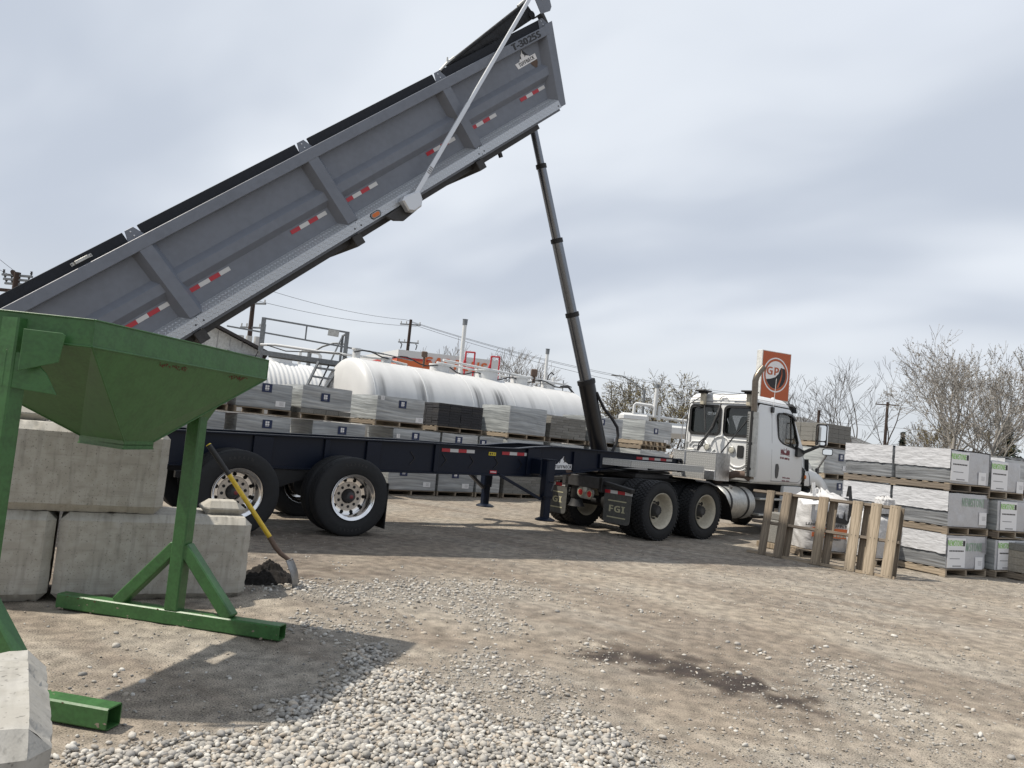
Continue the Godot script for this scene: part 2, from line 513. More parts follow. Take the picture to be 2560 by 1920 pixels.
	for x in 512:
		var w := x / 512.0
		var heavy := clampf(tz.get_noise_2d(x * 0.9, 5.0) * 2.2 + 0.25, 0, 1) * smoothstep(0.02, 0.2, w) * (1.0 - smoothstep(0.55, 0.9, w))
		var stripe := clampf(0.55 + 1.1 * tz.get_noise_2d(x * 6.0, 40.0), 0, 1)
		for y in 256:
			var a := y / 256.0
			var rn := clampf(0.6 + tz.get_noise_2d(x * 3.0, y * 0.8 + 100), 0, 1)
			var e := heavy * stripe * smoothstep(0.10, 0.16, a) * (1.0 - smoothstep(0.17 + 0.10 * rn, 0.34, a))
			var q := 1.0 - 0.75 * e * (0.4 + 0.6 * rn) - 0.04 * rn
			tk.set_pixel(y, x, Color(q, q * 0.995, q * 0.985))
	var tm := mat("tank", lin(0.60, 0.61, 0.62), 0.4, 0)
	tm.albedo_texture = tx(tk)
	M.grime = grime
	M.fine_n = fine_n
	M.soft_n = soft_n

func sky_panorama() -> ImageTexture:
	var W := 1024
	var H := 512
	var im := Image.create(W, H, false, Image.FORMAT_RGBF)
	var f := FastNoiseLite.new(); f.frequency = 1.1; f.fractal_octaves = 5; f.seed = 41
	var f2 := FastNoiseLite.new(); f2.frequency = 0.55; f2.fractal_octaves = 3; f2.seed = 8
	var low := Color(0.64, 0.675, 0.70)
	var grey := Color(0.50, 0.552, 0.64)
	var bright := Color(0.715, 0.76, 0.825)
	for y in H:
		var phi := PI * (0.5 - (y + 0.5) / H)
		var sy := sin(phi)
		var cy := cos(phi)
		for x in W:
			if sy < -0.05:
				im.set_pixel(x, y, Color(0.24, 0.22, 0.20))
				continue
			var a := TAU * (x + 0.5) / W
			var d := Vector3(sin(a) * cy, sy, -cos(a) * cy)
			# clouds as a flat layer overhead, drawn out along one direction
			var h := 1.0 / (maxf(sy, 0.0) + 0.22)
			var px := d.x * h; var pz := d.z * h
			var u := px * 0.80 + pz * 0.60; var w := -px * 0.60 + pz * 0.80
			var wob := 0.35 * f2.get_noise_3d(px, pz, 3.0)
			var n := f.get_noise_3d(u * 0.55, w * 1.5 + wob, 0.0)
			var n2 := f2.get_noise_3d(u * 0.9, w * 1.3, 7.0)
			var k := clampf(0.50 + 0.75 * n + 0.75 * n2, 0, 1)
			k = k * k * (3.0 - 2.0 * k)
			var c := grey.lerp(bright, k)
			# thinner, bluer cloud towards the upper right of the view
			var blue := clampf(n2 * 1.2 + 0.25, 0, 1) * smoothstep(0.25, 0.6, sy) * smoothstep(0.05, 0.6, d.x)
			c = c.lerp(Color(0.44, 0.50, 0.66), 0.5 * blue)
			c = low.lerp(c, smoothstep(-0.02, 0.22, sy))
			im.set_pixel(x, y, c)
	return ImageTexture.create_from_image(im)

var gnoise := FastNoiseLite.new()
var gnoise2 := FastNoiseLite.new()
# patches of river stone: x, depth, half-width, half-depth, weight
const DENSE := [[-1.49, 3.25, 0.22, 0.12, 0.8], [-1.15, 3.42, 0.3, 0.2, 1.0], [-0.85, 3.48, 0.35, 0.3, 1.3], [-0.5, 3.55, 0.35, 0.35, 1.3], [-0.15, 3.65, 0.35, 0.35, 1.3], [0.2, 3.7, 0.35, 0.3, 1.2], [0.5, 3.75, 0.3, 0.25, 1.0], [-0.82, 4.0, 0.3, 0.3, 0.68], [-0.7, 4.46, 0.22, 0.35, 0.68], [-0.85, 4.87, 0.18, 0.35, 0.62], [-0.74, 5.25, 0.16, 0.25, 0.5], [-0.5, 4.67, 0.2, 0.3, 0.56], [-0.24, 4.4, 0.25, 0.35, 0.56], [-0.31, 4.0, 0.35, 0.35, 0.74], [0.0, 4.2, 0.25, 0.25, 0.5], [0.45, 4.15, 0.2, 0.3, 0.31], [0.75, 3.9, 0.25, 0.25, 0.45], [0.1, 3.3, 1.3, 0.4, 1.0]]
const MED := [[-1.36, 5.71, 0.22, 0.3, 1.0], [-1.04, 5.49, 0.2, 0.3, 0.88], [-0.83, 5.91, 0.25, 0.3, 0.62], [-0.07, 4.8, 0.25, 0.35, 0.88], [-0.04, 5.32, 0.18, 0.35, 0.88], [-0.12, 6.61, 0.25, 0.4, 0.88], [0.12, 6.15, 0.2, 0.3, 0.75], [0.31, 4.99, 0.3, 0.3, 0.62], [-1.51, 6.8, 0.35, 0.4, 1.25], [-1.75, 6.55, 0.25, 0.25, 1.25], [-1.12, 6.64, 0.3, 0.5, 0.88], [-0.85, 7.12, 0.4, 0.5, 1.12], [-0.4, 7.5, 0.6, 0.5, 0.88], [0.2, 7.7, 0.5, 0.4, 0.62], [0.67, 5.56, 0.25, 0.3, 0.5], [0.41, 4.5, 0.25, 0.3, 0.62], [0.6, 4.13, 0.25, 0.25, 0.75], [2.62, 5.42, 0.3, 0.4, 0.62], [2.62, 5.89, 0.3, 0.3, 0.5], [2.69, 5.12, 0.3, 0.3, 0.5], [2.6, 4.5, 0.5, 0.3, 0.44], [-1.95, 4.0, 0.5, 0.3, 0.15], [4.5, 10.5, 1.5, 1.0, 0.5], [7.5, 11.2, 1.4, 0.7, 0.62]]
const DARK := [[0.75, 5.75, .4, .28, .45], [1.1, 5.62, .4, .28, .7], [1.45, 5.47, .36, .3, 1.15], [1.72, 5.25, .32, .3, 1.15], [1.95, 4.92, .26, .3, .95], [1.2, 6.2, .8, .4, .25], [-2.0, 7.3, .5, .6, .5], [-1.5, 7.9, .8, .4, .35]]

func blobs(list: Array, x: float, z: float) -> float:
	var s := 0.0
	for b in list:
		var dx: float = (x - b[0]) / b[2]; var dz: float = (z - b[1]) / b[3]
		var q := dx * dx + dz * dz
		if q < 6.0:
			s += b[4] * exp(-q)
	return s

func ground_y(x: float, z: float) -> float:
	if z > 30.0 or absf(x) > 25.0:
		return 0.0
	var fade := 1.0 - smoothstep(12.0, 24.0, maxf(absf(x), z - 4.0))
	var h := 0.012 * gnoise.get_noise_2d(x * 1.2, z * 1.2) + 0.006 * gnoise.get_noise_2d(x * 5.0 + 50, z * 5.0)
	# wheel ruts that follow the trucks
	var r := x * 0.57 - z * 0.82
	h += 0.008 * sin(r * 3.1 + 1.5 * gnoise.get_noise_2d(x * 0.6, z * 0.6 + 90)) * clampf(gnoise2.get_noise_2d(x, z) + 0.4, 0, 1)
	h += 0.004 * sin(r * 34.0 + 5.0 * gnoise.get_noise_2d(x * 2.0, z * 2.0 + 30)) * clampf(2.0 * gnoise2.get_noise_2d(x * 1.3 + 20, z * 1.3), 0, 1)
	if z < 8.5:
		var e := (x + 1.75) / 0.5; var g := (z - 6.55) / 0.45
		h += 0.06 * exp(-e * e - g * g)
		h += 0.016 * minf(blobs(DENSE, x, z), 1.0)
	return h * fade

func ground() -> void:
	gnoise.frequency = 0.5; gnoise.fractal_octaves = 4; gnoise.seed = 5
	gnoise2.frequency = 0.35; gnoise2.fractal_octaves = 3; gnoise2.seed = 17
	var xs := PackedFloat32Array(); var zs := PackedFloat32Array()
	var x := -7.0
	while x < 10.0:
		xs.append(x)
		x += 0.04 if x > -3.2 and x < 4.2 else 0.075
	var left := PackedFloat32Array(); var q := -7.0; var st := 0.12
	while q > -900.0:
		q -= st; st *= 1.28; left.append(q)
	left.reverse()
	st = 0.12
	while x < 900.0:
		xs.append(x); x += st; st *= 1.28
	xs = left + xs
	var z := 1.6
	var back := PackedFloat32Array(); q = 1.6; st = 0.3
	while q > -300.0:
		q -= st; st *= 1.6; back.append(q)
	back.reverse()
	while z < 16.0:
		zs.append(z)
		z += 0.03 if z < 7.5 else 0.07
	st = 0.1
	while z < 1200.0:
		zs.append(z); z += st; st *= 1.22
	zs = back + zs
	var nx := xs.size(); var nzc := zs.size()
	var v := PackedVector3Array(); v.resize(nx * nzc)
	var nn := PackedVector3Array(); nn.resize(nx * nzc)
	var uv := PackedVector2Array(); uv.resize(nx * nzc)
	var cc := PackedColorArray(); cc.resize(nx * nzc)
	var ys := PackedFloat32Array(); ys.resize(nx * nzc)
	for j in nzc:
		for i in nx:
			ys[j * nx + i] = ground_y(xs[i], zs[j])
	var tan := Color(0.375, 0.318, 0.252)
	var pale := Color(0.46, 0.405, 0.33)
	var grey := Color(0.375, 0.345, 0.30)
	var brown := Color(0.185, 0.145, 0.112)
	var dark := Color(0.045, 0.036, 0.029)
	for j in nzc:
		for i in nx:
			var k := j * nx + i
			var px := xs[i]; var pz := zs[j]
			v[k] = Vector3(px, ys[k], -pz)
			var i0 := maxi(i - 1, 0); var i1 := mini(i + 1, nx - 1); var j0 := maxi(j - 1, 0); var j1 := mini(j + 1, nzc - 1)
			nn[k] = Vector3(-(ys[j * nx + i1] - ys[j * nx + i0]) / (xs[i1] - xs[i0]), 1.0, (ys[j1 * nx + i] - ys[j0 * nx + i]) / (zs[j1] - zs[j0])).normalized()
			uv[k] = Vector2(px, pz)
			var a := gnoise2.get_noise_2d(px * 1.7 + 9.0, pz * 1.7)
			var b := gnoise.get_noise_2d(px * 1.1 + 40.0, pz * 1.1)
			var c := tan.lerp(pale, clampf(0.45 + 1.3 * a, 0, 1))
			c = c.lerp(grey, clampf(0.3 + 1.5 * b, 0, 1) * 0.6)
			# packed wheel tracks along the way the trucks drive
			var al := px * 0.80 - pz * 0.45; var ac := px * 0.50 + pz * 0.86
			var trk := gnoise2.get_noise_2d(al * 0.35 + 200.0, ac * 2.4) + 0.6 * gnoise.get_noise_2d(al * 0.6 + 300.0, ac * 5.0)
			c = c.lerp(Color(0.285, 0.235, 0.185), clampf(trk * 1.6 + 0.10, 0, 0.75))
			var m := 0.0
			if pz < 14.0 and pz > 2.0:
				m = clampf(blobs(MED, px, pz) + blobs(DENSE, px, pz), 0, 1)
				c = c.lerp(grey, m * 0.7)
				var dk := blobs(DARK, px, pz) * (0.75 + 1.2 * gnoise.get_noise_2d(px * 6.0, pz * 6.0 + 70))
				c = c.lerp(brown, clampf(dk * 1.3, 0, 1))
				c = c.lerp(dark, clampf(dk * 1.2 - 0.45, 0, 0.9))
				# churned earth where the trailer stands
				var r := px * 0.57 - pz * 0.82
				var tr := (px + 2.67) * 0.822 + (pz - 11.22) * 0.57
				if r > -10.6 and tr > -4.0:
					c = c.lerp(brown, 0.62 * smoothstep(-6.3, -7.4, r) * smoothstep(-10.6, -9.6, r) * (1.0 - smoothstep(-0.5, 4.0, tr)) * clampf(0.75 + 0.8 * b, 0, 1))
			cc[k] = c
	var idx := PackedInt32Array(); idx.resize((nx - 1) * (nzc - 1) * 6)
	var w := 0
	for j in nzc - 1:
		for i in nx - 1:
			var p := j * nx + i
			idx[w] = p; idx[w + 1] = p + nx; idx[w + 2] = p + nx + 1
			idx[w + 3] = p; idx[w + 4] = p + nx + 1; idx[w + 5] = p + 1
			w += 6
	var arr := []
	arr.resize(Mesh.ARRAY_MAX)
	arr[Mesh.ARRAY_VERTEX] = v; arr[Mesh.ARRAY_NORMAL] = nn; arr[Mesh.ARRAY_TEX_UV] = uv; arr[Mesh.ARRAY_COLOR] = cc; arr[Mesh.ARRAY_INDEX] = idx
	var me := ArrayMesh.new()
	me.add_surface_from_arrays(Mesh.PRIMITIVE_TRIANGLES, arr)
	# dust, sand and fine grit
	var base := noise_img(Vector2i(1024, 1024), 0.012, 6, 61).get_data()
	var grit := noise_img(Vector2i(1024, 1024), 0.16, 3, 62).get_data()
	var hb := PackedByteArray(); hb.resize(1024 * 1024)
	var cbv := PackedByteArray(); cbv.resize(1024 * 1024)
	for i in 1024 * 1024:
		var g: int = grit[i]; var s: int = base[i]
		var peb := maxi(g - 165, 0) * 2
		hb[i] = clampi(70 + (s - 128) / 3 + peb + (g - 128) / 5, 0, 255)
		cbv[i] = clampi(205 + (s - 128) / 3 + (g - 128) / 6 + (peb / 2 if g > 165 else 0) - (maxi(95 - g, 0)) * 2, 0, 255)
	var mt := StandardMaterial3D.new()
	mt.vertex_color_use_as_albedo = true
	mt.roughness = 0.95
	mt.albedo_texture = tx(Image.create_from_data(1024, 1024, false, Image.FORMAT_L8, cbv))
	mt.normal_enabled = true
	mt.normal_texture = bump(Image.create_from_data(1024, 1024, false, Image.FORMAT_L8, hb), 3.0)
	mt.normal_scale = 0.8
	mt.uv1_scale = Vector3(0.47, 0.47, 0.47)
	me.surface_set_material(0, mt)
	var o := MeshInstance3D.new()
	o.name = "ground"
	o.mesh = me
	add_child(o)
	structure(o)
	gravel(o)

func pebble(sd: int, seg: int) -> ArrayMesh:
	var r := RandomNumberGenerator.new(); r.seed = sd
	var f := FastNoiseLite.new(); f.seed = sd; f.frequency = 0.9
	var mb := MB.new()
	var rows := []
	for i in seg / 2 + 1:
		var th := PI * i / (seg / 2)
		var row := PackedVector3Array()
		for j in seg + 1:
			var ph := TAU * (j % seg) / seg
			var d := Vector3(sin(th) * cos(ph), cos(th), sin(th) * sin(ph))
			row.append(d * (1.0 + 0.28 * f.get_noise_3dv(d)) * Vector3(1, 0.54, 0.78))
		rows.append(row)
	for i in rows.size() - 1:
		for j in seg:
			var A: Vector3 = rows[i][j]; var B: Vector3 = rows[i][j + 1]; var C: Vector3 = rows[i + 1][j + 1]; var D: Vector3 = rows[i + 1][j]
			var k := Vector3(1, 2.2, 1.5)
			var na := (A * k).normalized(); var nb := (B * k).normalized(); var nc := (C * k).normalized(); var nd := (D * k).normalized()
			if i > 0:
				mb.tri(A, B, C, na, nb, nc)
			if i < rows.size() - 2:
				mb.tri(A, C, D, na, nc, nd)
	var m := StandardMaterial3D.new()
	m.vertex_color_use_as_albedo = true
	m.roughness = 0.85
	m.albedo_texture = M.grime
	m.uv1_triplanar = true
	m.uv1_scale = Vector3.ONE * 0.35
	return mb.mesh(m)

func clear_of(x: float, z: float) -> bool:
	# keep stones out of blocks and beams
	var bx := (x + 3.2) * 0.883 + (z - 5.62) * 0.47; var bz := -(x + 3.2) * 0.47 + (z - 5.62) * 0.883
	if bx < 1.40 and bz > -0.01 and bz < 0.68:
		return false
	var ha := (x + 1.67) * 0.984 - (z - 3.6) * 0.178; var hb := (x + 1.67) * 0.178 + (z - 3.6) * 0.984
	if ha < 0.01 and ha > -1.75 and (absf(hb - 0.03) < 0.09 or absf(hb - 1.69) < 0.09):
		return false
	return not (x < -1.05 and z < 2.75)

func gravel(gr: Node) -> void:
	rng.seed = 77
	var cols := [Vector3(0.42, 0.395, 0.355), Vector3(0.48, 0.455, 0.415), Vector3(0.38, 0.36, 0.33), Vector3(0.32, 0.305, 0.28), Vector3(0.42, 0.37, 0.31), Vector3(0.54, 0.525, 0.49), Vector3(0.28, 0.272, 0.26)]
	var meshes := [pebble(3, 12), pebble(8, 12), pebble(15, 12)]
	var tiny := [pebble(4, 6), pebble(9, 6)]
	var big := []          # [size, transform, colour, mesh]
	var place := func(x: float, z: float, r: float, up: float) -> Array:
		var B := Basis.from_euler(Vector3(rng.randfn(0, 0.25), rng.randf() * TAU, rng.randfn(0, 0.25)))
		B = B.scaled_local(Vector3(r * rng.randf_range(0.85, 1.3), r * rng.randf_range(0.8, 1.2), r * rng.randf_range(0.8, 1.15)))
		var c: Vector3 = cols[rng.randi() % 7] * rng.randf_range(0.85, 1.15)
		return [r, Transform3D(B, Vector3(x, ground_y(x, z) + r * up, -z)), Color(c.x, c.y, c.z)]
	for k in 85000:
		var x := rng.randf_range(-2.2, 3.4); var z := rng.randf_range(3.05, 8.3)
		var d := blobs(DENSE, x, z)
		var p := clampf(d * 1.05 - 0.38 + 0.85 * gnoise.get_noise_2d(x * 3.0, z * 3.0), 0, 1)
		if rng.randf() < p and clear_of(x, z):
			big.append(place.call(x, z, clampf(rng.randfn(0.0135, 0.0045), 0.006, 0.034), rng.randf_range(0.15, 0.75)))
	for k in 26000:
		var x := rng.randf_range(-2.5, 3.6); var z := rng.randf_range(3.4, 8.8)
		var p := clampf(blobs(MED, x, z) - 0.12 + 0.5 * gnoise.get_noise_2d(x * 3.0 + 8, z * 3.0), 0, 1)
		if rng.randf() < p * 0.62 and clear_of(x, z):
			big.append(place.call(x, z, clampf(rng.randfn(0.0115, 0.0045), 0.005, 0.030), rng.randf_range(0.1, 0.5)))
	for k in 4200:
		var z := 3.2 + 9.5 * pow(rng.randf(), 1.4); var x := rng.randf_range(-0.68, 0.72) * z
		var p := 0.35 + 0.9 * gnoise2.get_noise_2d(x * 1.2 + 60, z * 1.2)
		if rng.randf() < p and clear_of(x, z) and (x > -1.0 or rng.randf() < 0.25):
			big.append(place.call(x, z, clampf(0.005 + 0.010 * pow(rng.randf(), 2.2) + (0.014 if rng.randf() < 0.04 else 0.0), 0.006, 0.035), rng.randf_range(0.1, 0.45)))
	# the stones that show largest are things one could pick up
	big.sort_custom(func(a, b): return a[0] / -a[1].origin.z > b[0] / -b[1].origin.z)
	var mats := {}
	for k in mini(300, big.size()):
		var e: Array = big[k]
		var ci := k % 7
		var c: Vector3 = cols[ci]
		var key := "%d_%d" % [ci, k % 3]
		if not mats.has(key):
			var me: ArrayMesh = meshes[k % 3].duplicate()
			var m: StandardMaterial3D = me.surface_get_material(0).duplicate()
			m.vertex_color_use_as_albedo = false
			m.albedo_color = lin(c.x, c.y, c.z)
			me.surface_set_material(0, m)
			mats[key] = me
		share("stone", mats[key], gr, e[1].origin, e[1].basis)
	var sets := [[], [], []]
	for k in range(300, big.size()):
		sets[k % 3].append(big[k])
	for k in 3:
		multi("river_gravel", meshes[k], sets[k], gr)
	var grit := [[], []]
	for k in 7:
		cols[k] *= 0.78
	for k in 110000:
		var z := 3.1 + 11.0 * pow(rng.randf(), 1.7); var x := rng.randf_range(-0.7, 0.75) * z
		var p := 0.10 + 0.6 * gnoise2.get_noise_2d(x * 0.9 + 30, z * 0.9 + 12) + 1.1 * clampf(blobs(MED, x, z) + blobs(DENSE, x, z), 0, 1)
		if x < -1.0 and z < 6.3: p *= 0.22
		if rng.randf() < p and clear_of(x, z):
			grit[k % 2].append(place.call(x, z, 0.0026 + 0.0085 * pow(rng.randf(), 2.6), rng.randf_range(0.1, 0.6)))
	for k in 2:
		multi("grit", tiny[k], grit[k], gr)

func multi(called: String, me: Mesh, list: Array, parent: Node) -> void:
	var mm := MultiMesh.new()
	mm.transform_format = MultiMesh.TRANSFORM_3D
	mm.use_colors = true
	mm.mesh = me
	mm.instance_count = list.size()
	for i in list.size():
		mm.set_instance_transform(i, list[i][1])
		mm.set_instance_color(i, list[i][2])
	var o := MultiMeshInstance3D.new()
	o.name = called
	o.multimesh = mm
	parent.add_child(o, true)
	stuff(o)

func _ready() -> void:
	var cam := Camera3D.new()
	cam.name = "camera"
	var cr := cos(-0.09499); var sr := sin(-0.09499); var cp := cos(0.0715); var sp := sin(0.0715)
	var fw := Vector3(0, sp, -cp); var up := Vector3(0, cp, sp); var ri := Vector3.RIGHT
	cam.transform = Transform3D(Basis(ri * cr - up * sr, ri * sr + up * cr, -fw), Vector3(0, 1.4999, 0))
	cam.fov = 53.67
	cam.near = 0.05
	cam.far = 3000.0
	add_child(cam)
	cam.current = true
	var we := WorldEnvironment.new()
	we.name = "environment"
	var e := Environment.new()
	e.background_mode = Environment.BG_SKY
	var sk := Sky.new()
	var pm := PanoramaSkyMaterial.new()
	pm.panorama = sky_panorama()
	sk.sky_material = pm
	e.sky = sk
	e.tonemap_mode = Environment.TONE_MAPPER_LINEAR
	e.tonemap_exposure = 1.12
	e.sdfgi_enabled = true
	e.ssao_enabled = true
	e.ssil_enabled = true
	we.environment = e
	add_child(we)
	var sun := DirectionalLight3D.new()
	sun.name = "sun"
	sun.light_energy = 1.5
	sun.light_color = Color(1.0, 0.965, 0.91)
	sun.light_angular_distance = 0.9
	sun.shadow_enabled = true
	add_child(sun)
	sun.look_at_from_position(Vector3.ZERO, Vector3(0.66, -1.0, -0.04))
	materials()
	ground()
	concrete_wall()
	hopper()
	shovel()
	trailer()
	tractor()
	yard()
	background()
	trees()

# a cast block: chamfered, with worn arrises and pitted faces; base at y=0, centred
func rough_block(s: Vector3, bv: float, sd: int, amp := 0.003, chip := 0.012, cell := 0.035, wild := 0.0) -> MB:
	var mb := MB.new()
	var f := FastNoiseLite.new(); f.seed = sd; f.frequency = 5.0; f.fractal_octaves = 3
	var h := s * 0.5
	var k := h - Vector3.ONE * bv
	var warp := func(p: Vector3) -> Vector3:
		var q := Vector3(absf(p.x) / h.x, absf(p.y) / h.y, absf(p.z) / h.z)
		var dir := Vector3(signf(p.x) * pow(q.x, 6.0), signf(p.y) * pow(q.y, 6.0), signf(p.z) * pow(q.z, 6.0)).normalized()
		var near := 0.0                                   # close to an arris
		for e in 3:
			var g := (e + 1) % 3
			near = maxf(near, smoothstep(-2.0 * bv, -bv, absf(p[e]) + absf(p[g]) - h[e] - h[g]))
		var d := amp * f.get_noise_3dv(p * 0.7)
		d += near * (0.12 * chip * f.get_noise_3dv(p * 4.0 + Vector3(4, 0, 0)) - chip * maxf(0.0, 3.6 * f.get_noise_3dv(p * 2.6 + Vector3(3, 3, 3)) - 0.8))
		if wild > 0.0:
			d -= wild * maxf(0.0, f.get_noise_3dv(p * 0.6 + Vector3(7, 1, 2)) + 0.15) * smoothstep(0.55, 1.0, p.z / h.z)
		return p + dir * d + Vector3(0, h.y, 0)
	var grid := func(a: Vector3, b: Vector3, c: Vector3, d: Vector3, out: Vector3) -> void:
		var na := maxi(1, int(a.distance_to(b) / cell)); var nb := maxi(2, int(a.distance_to(d) / cell))
		var rows := []
		for i in nb + 1:
			var row := PackedVector3Array()
			for j in na + 1:
				row.append(warp.call(a.lerp(b, float(j) / na).lerp(d.lerp(c, float(j) / na), float(i) / nb)))
			rows.append(row)
		mb.sheet(rows, Vector2.ONE, (b - a).cross(d - a).dot(out) < 0.0)
	var ax := [Vector3.RIGHT, Vector3.UP, Vector3.BACK]
	for i in 3:
		var j := (i + 1) % 3; var l := (i + 2) % 3
		var u: Vector3 = ax[j] * k[j]; var w: Vector3 = ax[l] * k[l]
		for sg in [-1.0, 1.0]:
			var o: Vector3 = ax[i] * h[i] * sg
			grid.call(o - u - w, o + u - w, o + u + w, o - u + w, ax[i] * sg)
		for sj in [-1.0, 1.0]:
			for sl in [-1.0, 1.0]:
				var e0: Vector3 = ax[j] * h[j] * sj + ax[l] * k[l] * sl
				var e1: Vector3 = ax[j] * k[j] * sj + ax[l] * h[l] * sl
				var m: Vector3 = ax[i] * k[i]
				grid.call(e0 - m, e1 - m, e1 + m, e0 + m, ax[j] * sj + ax[l] * sl)
	for i in 8:
		var g := Vector3(1 if i & 1 else -1, 1 if i & 2 else -1, 1 if i & 4 else -1)
		var q := k * g
		var p0: Vector3 = warp.call(q + Vector3(bv * g.x, 0, 0)); var p1: Vector3 = warp.call(q + Vector3(0, bv * g.y, 0)); var p2: Vector3 = warp.call(q + Vector3(0, 0, bv * g.z))
		var nn := g.normalized()
		mb.tri(p0, p1, p2, nn, nn, nn)
	return mb

func block(label: String, at: Vector3, turn: float, s: Vector3, bv: float, sd: int, key: float, grp := "", wild := 0.0) -> Node3D:
	var t := thing("concrete_block", label, "concrete block", at, turn, grp)
	rough_block(s, bv, sd, 0.003, 0.010, 0.025, wild).put("body", M.concrete if wild == 0.0 else M.concrete_light, t)
	if key > -5.0:
		var mb := rough_block(Vector3(0.30, 0.11, 0.28), 0.05, sd + 9, 0.003, 0.004, 0.03)
		for i in mb.v.size():
			var p := mb.v[i]
			var k := 1.0 + 0.28 * (1.0 - p.y / 0.11)
			mb.v[i] = Vector3(p.x * k + key, s.y - 0.004 + p.y, p.z * k)
		mb.put("lifting_key", M.concrete, t)
	return t

func concrete_wall() -> void:
	var A := atan2(0.47, 0.883)
	var put := func(t: float, y: float, d: float) -> Vector3:
		return pp(-3.2 + 0.883 * t - 0.47 * d, y, 5.62 + 0.47 * t + 0.883 * d)
	block("grey concrete block at the ground, with a yellow shovel leaning on its right end", put.call(0.69, 0.0, 0.33), A, Vector3(1.36, 0.65, 0.65), 0.055, 11, 0.47, "stacked concrete blocks")
	block("weathered concrete block on the ground, cut off by the left edge of the photo", put.call(-0.695, 0.0, 0.33), A, Vector3(1.36, 0.65, 0.65), 0.06, 12, -9.0, "stacked concrete blocks")
	block("upper concrete block behind the green hopper outlet, laid across two lower blocks", put.call(0.0, 0.653, 0.335), A, Vector3(1.37, 0.645, 0.65), 0.06, 13, -0.32, "stacked concrete blocks")
	# the near one, lower left corner of the view
	var n := block("pale worn concrete block in the bottom left corner, nearest the camera", pp(-1.545, 0.0, 2.13), 0.57, Vector3(0.66, 0.66, 0.80), 0.06, 29, -9.0, "", 0.02)
	var tool := thing("scraper", "yellow and black tool tip lying on the pale concrete block", "hand tool", pp(-1.56, 0.662, 2.42), 0.4)
	var mb := MB.new()
	mb.box(Vector3(0, 0.012, 0), Vector3(0.06, 0.018, 0.022), 0.005)
	mb.put("grip", M.black, tool)
	mb = MB.new()
	mb.box(Vector3(-0.01, 0.022, 0), Vector3(0.04, 0.008, 0.016), 0.003)
	mb.put("inlay", M.yellow, tool)
	# damp earth fallen beside the wall
	var f := FastNoiseLite.new(); f.seed = 4; f.frequency = 7.0; f.fractal_octaves = 4
	var rows := []
	for i in 31:
		var row := PackedVector3Array()
		for j in 72:
			var a := TAU * j / 72.0; var r := 0.34 * i / 30.0
			var p := Vector3(cos(a) * r * 1.05, 0, sin(a) * r)
			var hh := 0.21 * pow(1.0 - i / 30.0, 1.15) * (1.0 + 0.35 * f.get_noise_2d(p.x * 0.4, p.z * 0.4)) + 0.035 * f.get_noise_2d(p.x * 2.5, p.z * 2.5)
			row.append(Vector3(p.x, hh if i < 30 else -0.03, p.z))
		rows.append(row)
	mb = MB.new()
	mb.sheet(rows, Vector2.ONE, true, true)
	var sp := mb.put("soil_heap", M.soil, self)
	sp.position = pp(-2.02, 0.0, 6.92)
	tag(sp, "small heap of damp black soil at the foot of the block by the shovel", "soil heap")

func square_tube(mb: MB, a: Vector3, b: Vector3, w: float, up := Vector3.UP) -> void:
	var z := (b - a).normalized()
	var x := up.cross(z).normalized()
	var y := z.cross(x)
	var h := w * 0.5; var k := h - 0.007
	var c := [Vector2(-1, -1), Vector2(1, -1), Vector2(1, 1), Vector2(-1, 1)]
	var r := 0.008
	for i in 4:
		var p: Vector2 = c[i]; var q: Vector2 = c[(i + 1) % 4]
		var e := (q - p).normalized()
		var p1 := p * h + e * r; var q1 := q * h - e * r
		var e2: Vector2 = (c[(i + 2) % 4] - q).normalized()
		var q2 := q * h + e2 * r
		mb.quad(a + x * p1.x + y * p1.y, a + x * q1.x + y * q1.y, b + x * q1.x + y * q1.y, b + x * p1.x + y * p1.y)
		mb.quad(a + x * q1.x + y * q1.y, a + x * q2.x + y * q2.y, b + x * q2.x + y * q2.y, b + x * q1.x + y * q1.y)
		var pk := p * k; var qk := q * k
		mb.quad(a + x * qk.x + y * qk.y, a + x * pk.x + y * pk.y, b + x * pk.x + y * pk.y, b + x * qk.x + y * qk.y)
		for s in [0, 1]:
			var o: Vector3 = b if s else a
			mb.quad(o + x * p1.x + y * p1.y, o + x * q1.x + y * q1.y, o + x * qk.x + y * qk.y, o + x * pk.x + y * pk.y)

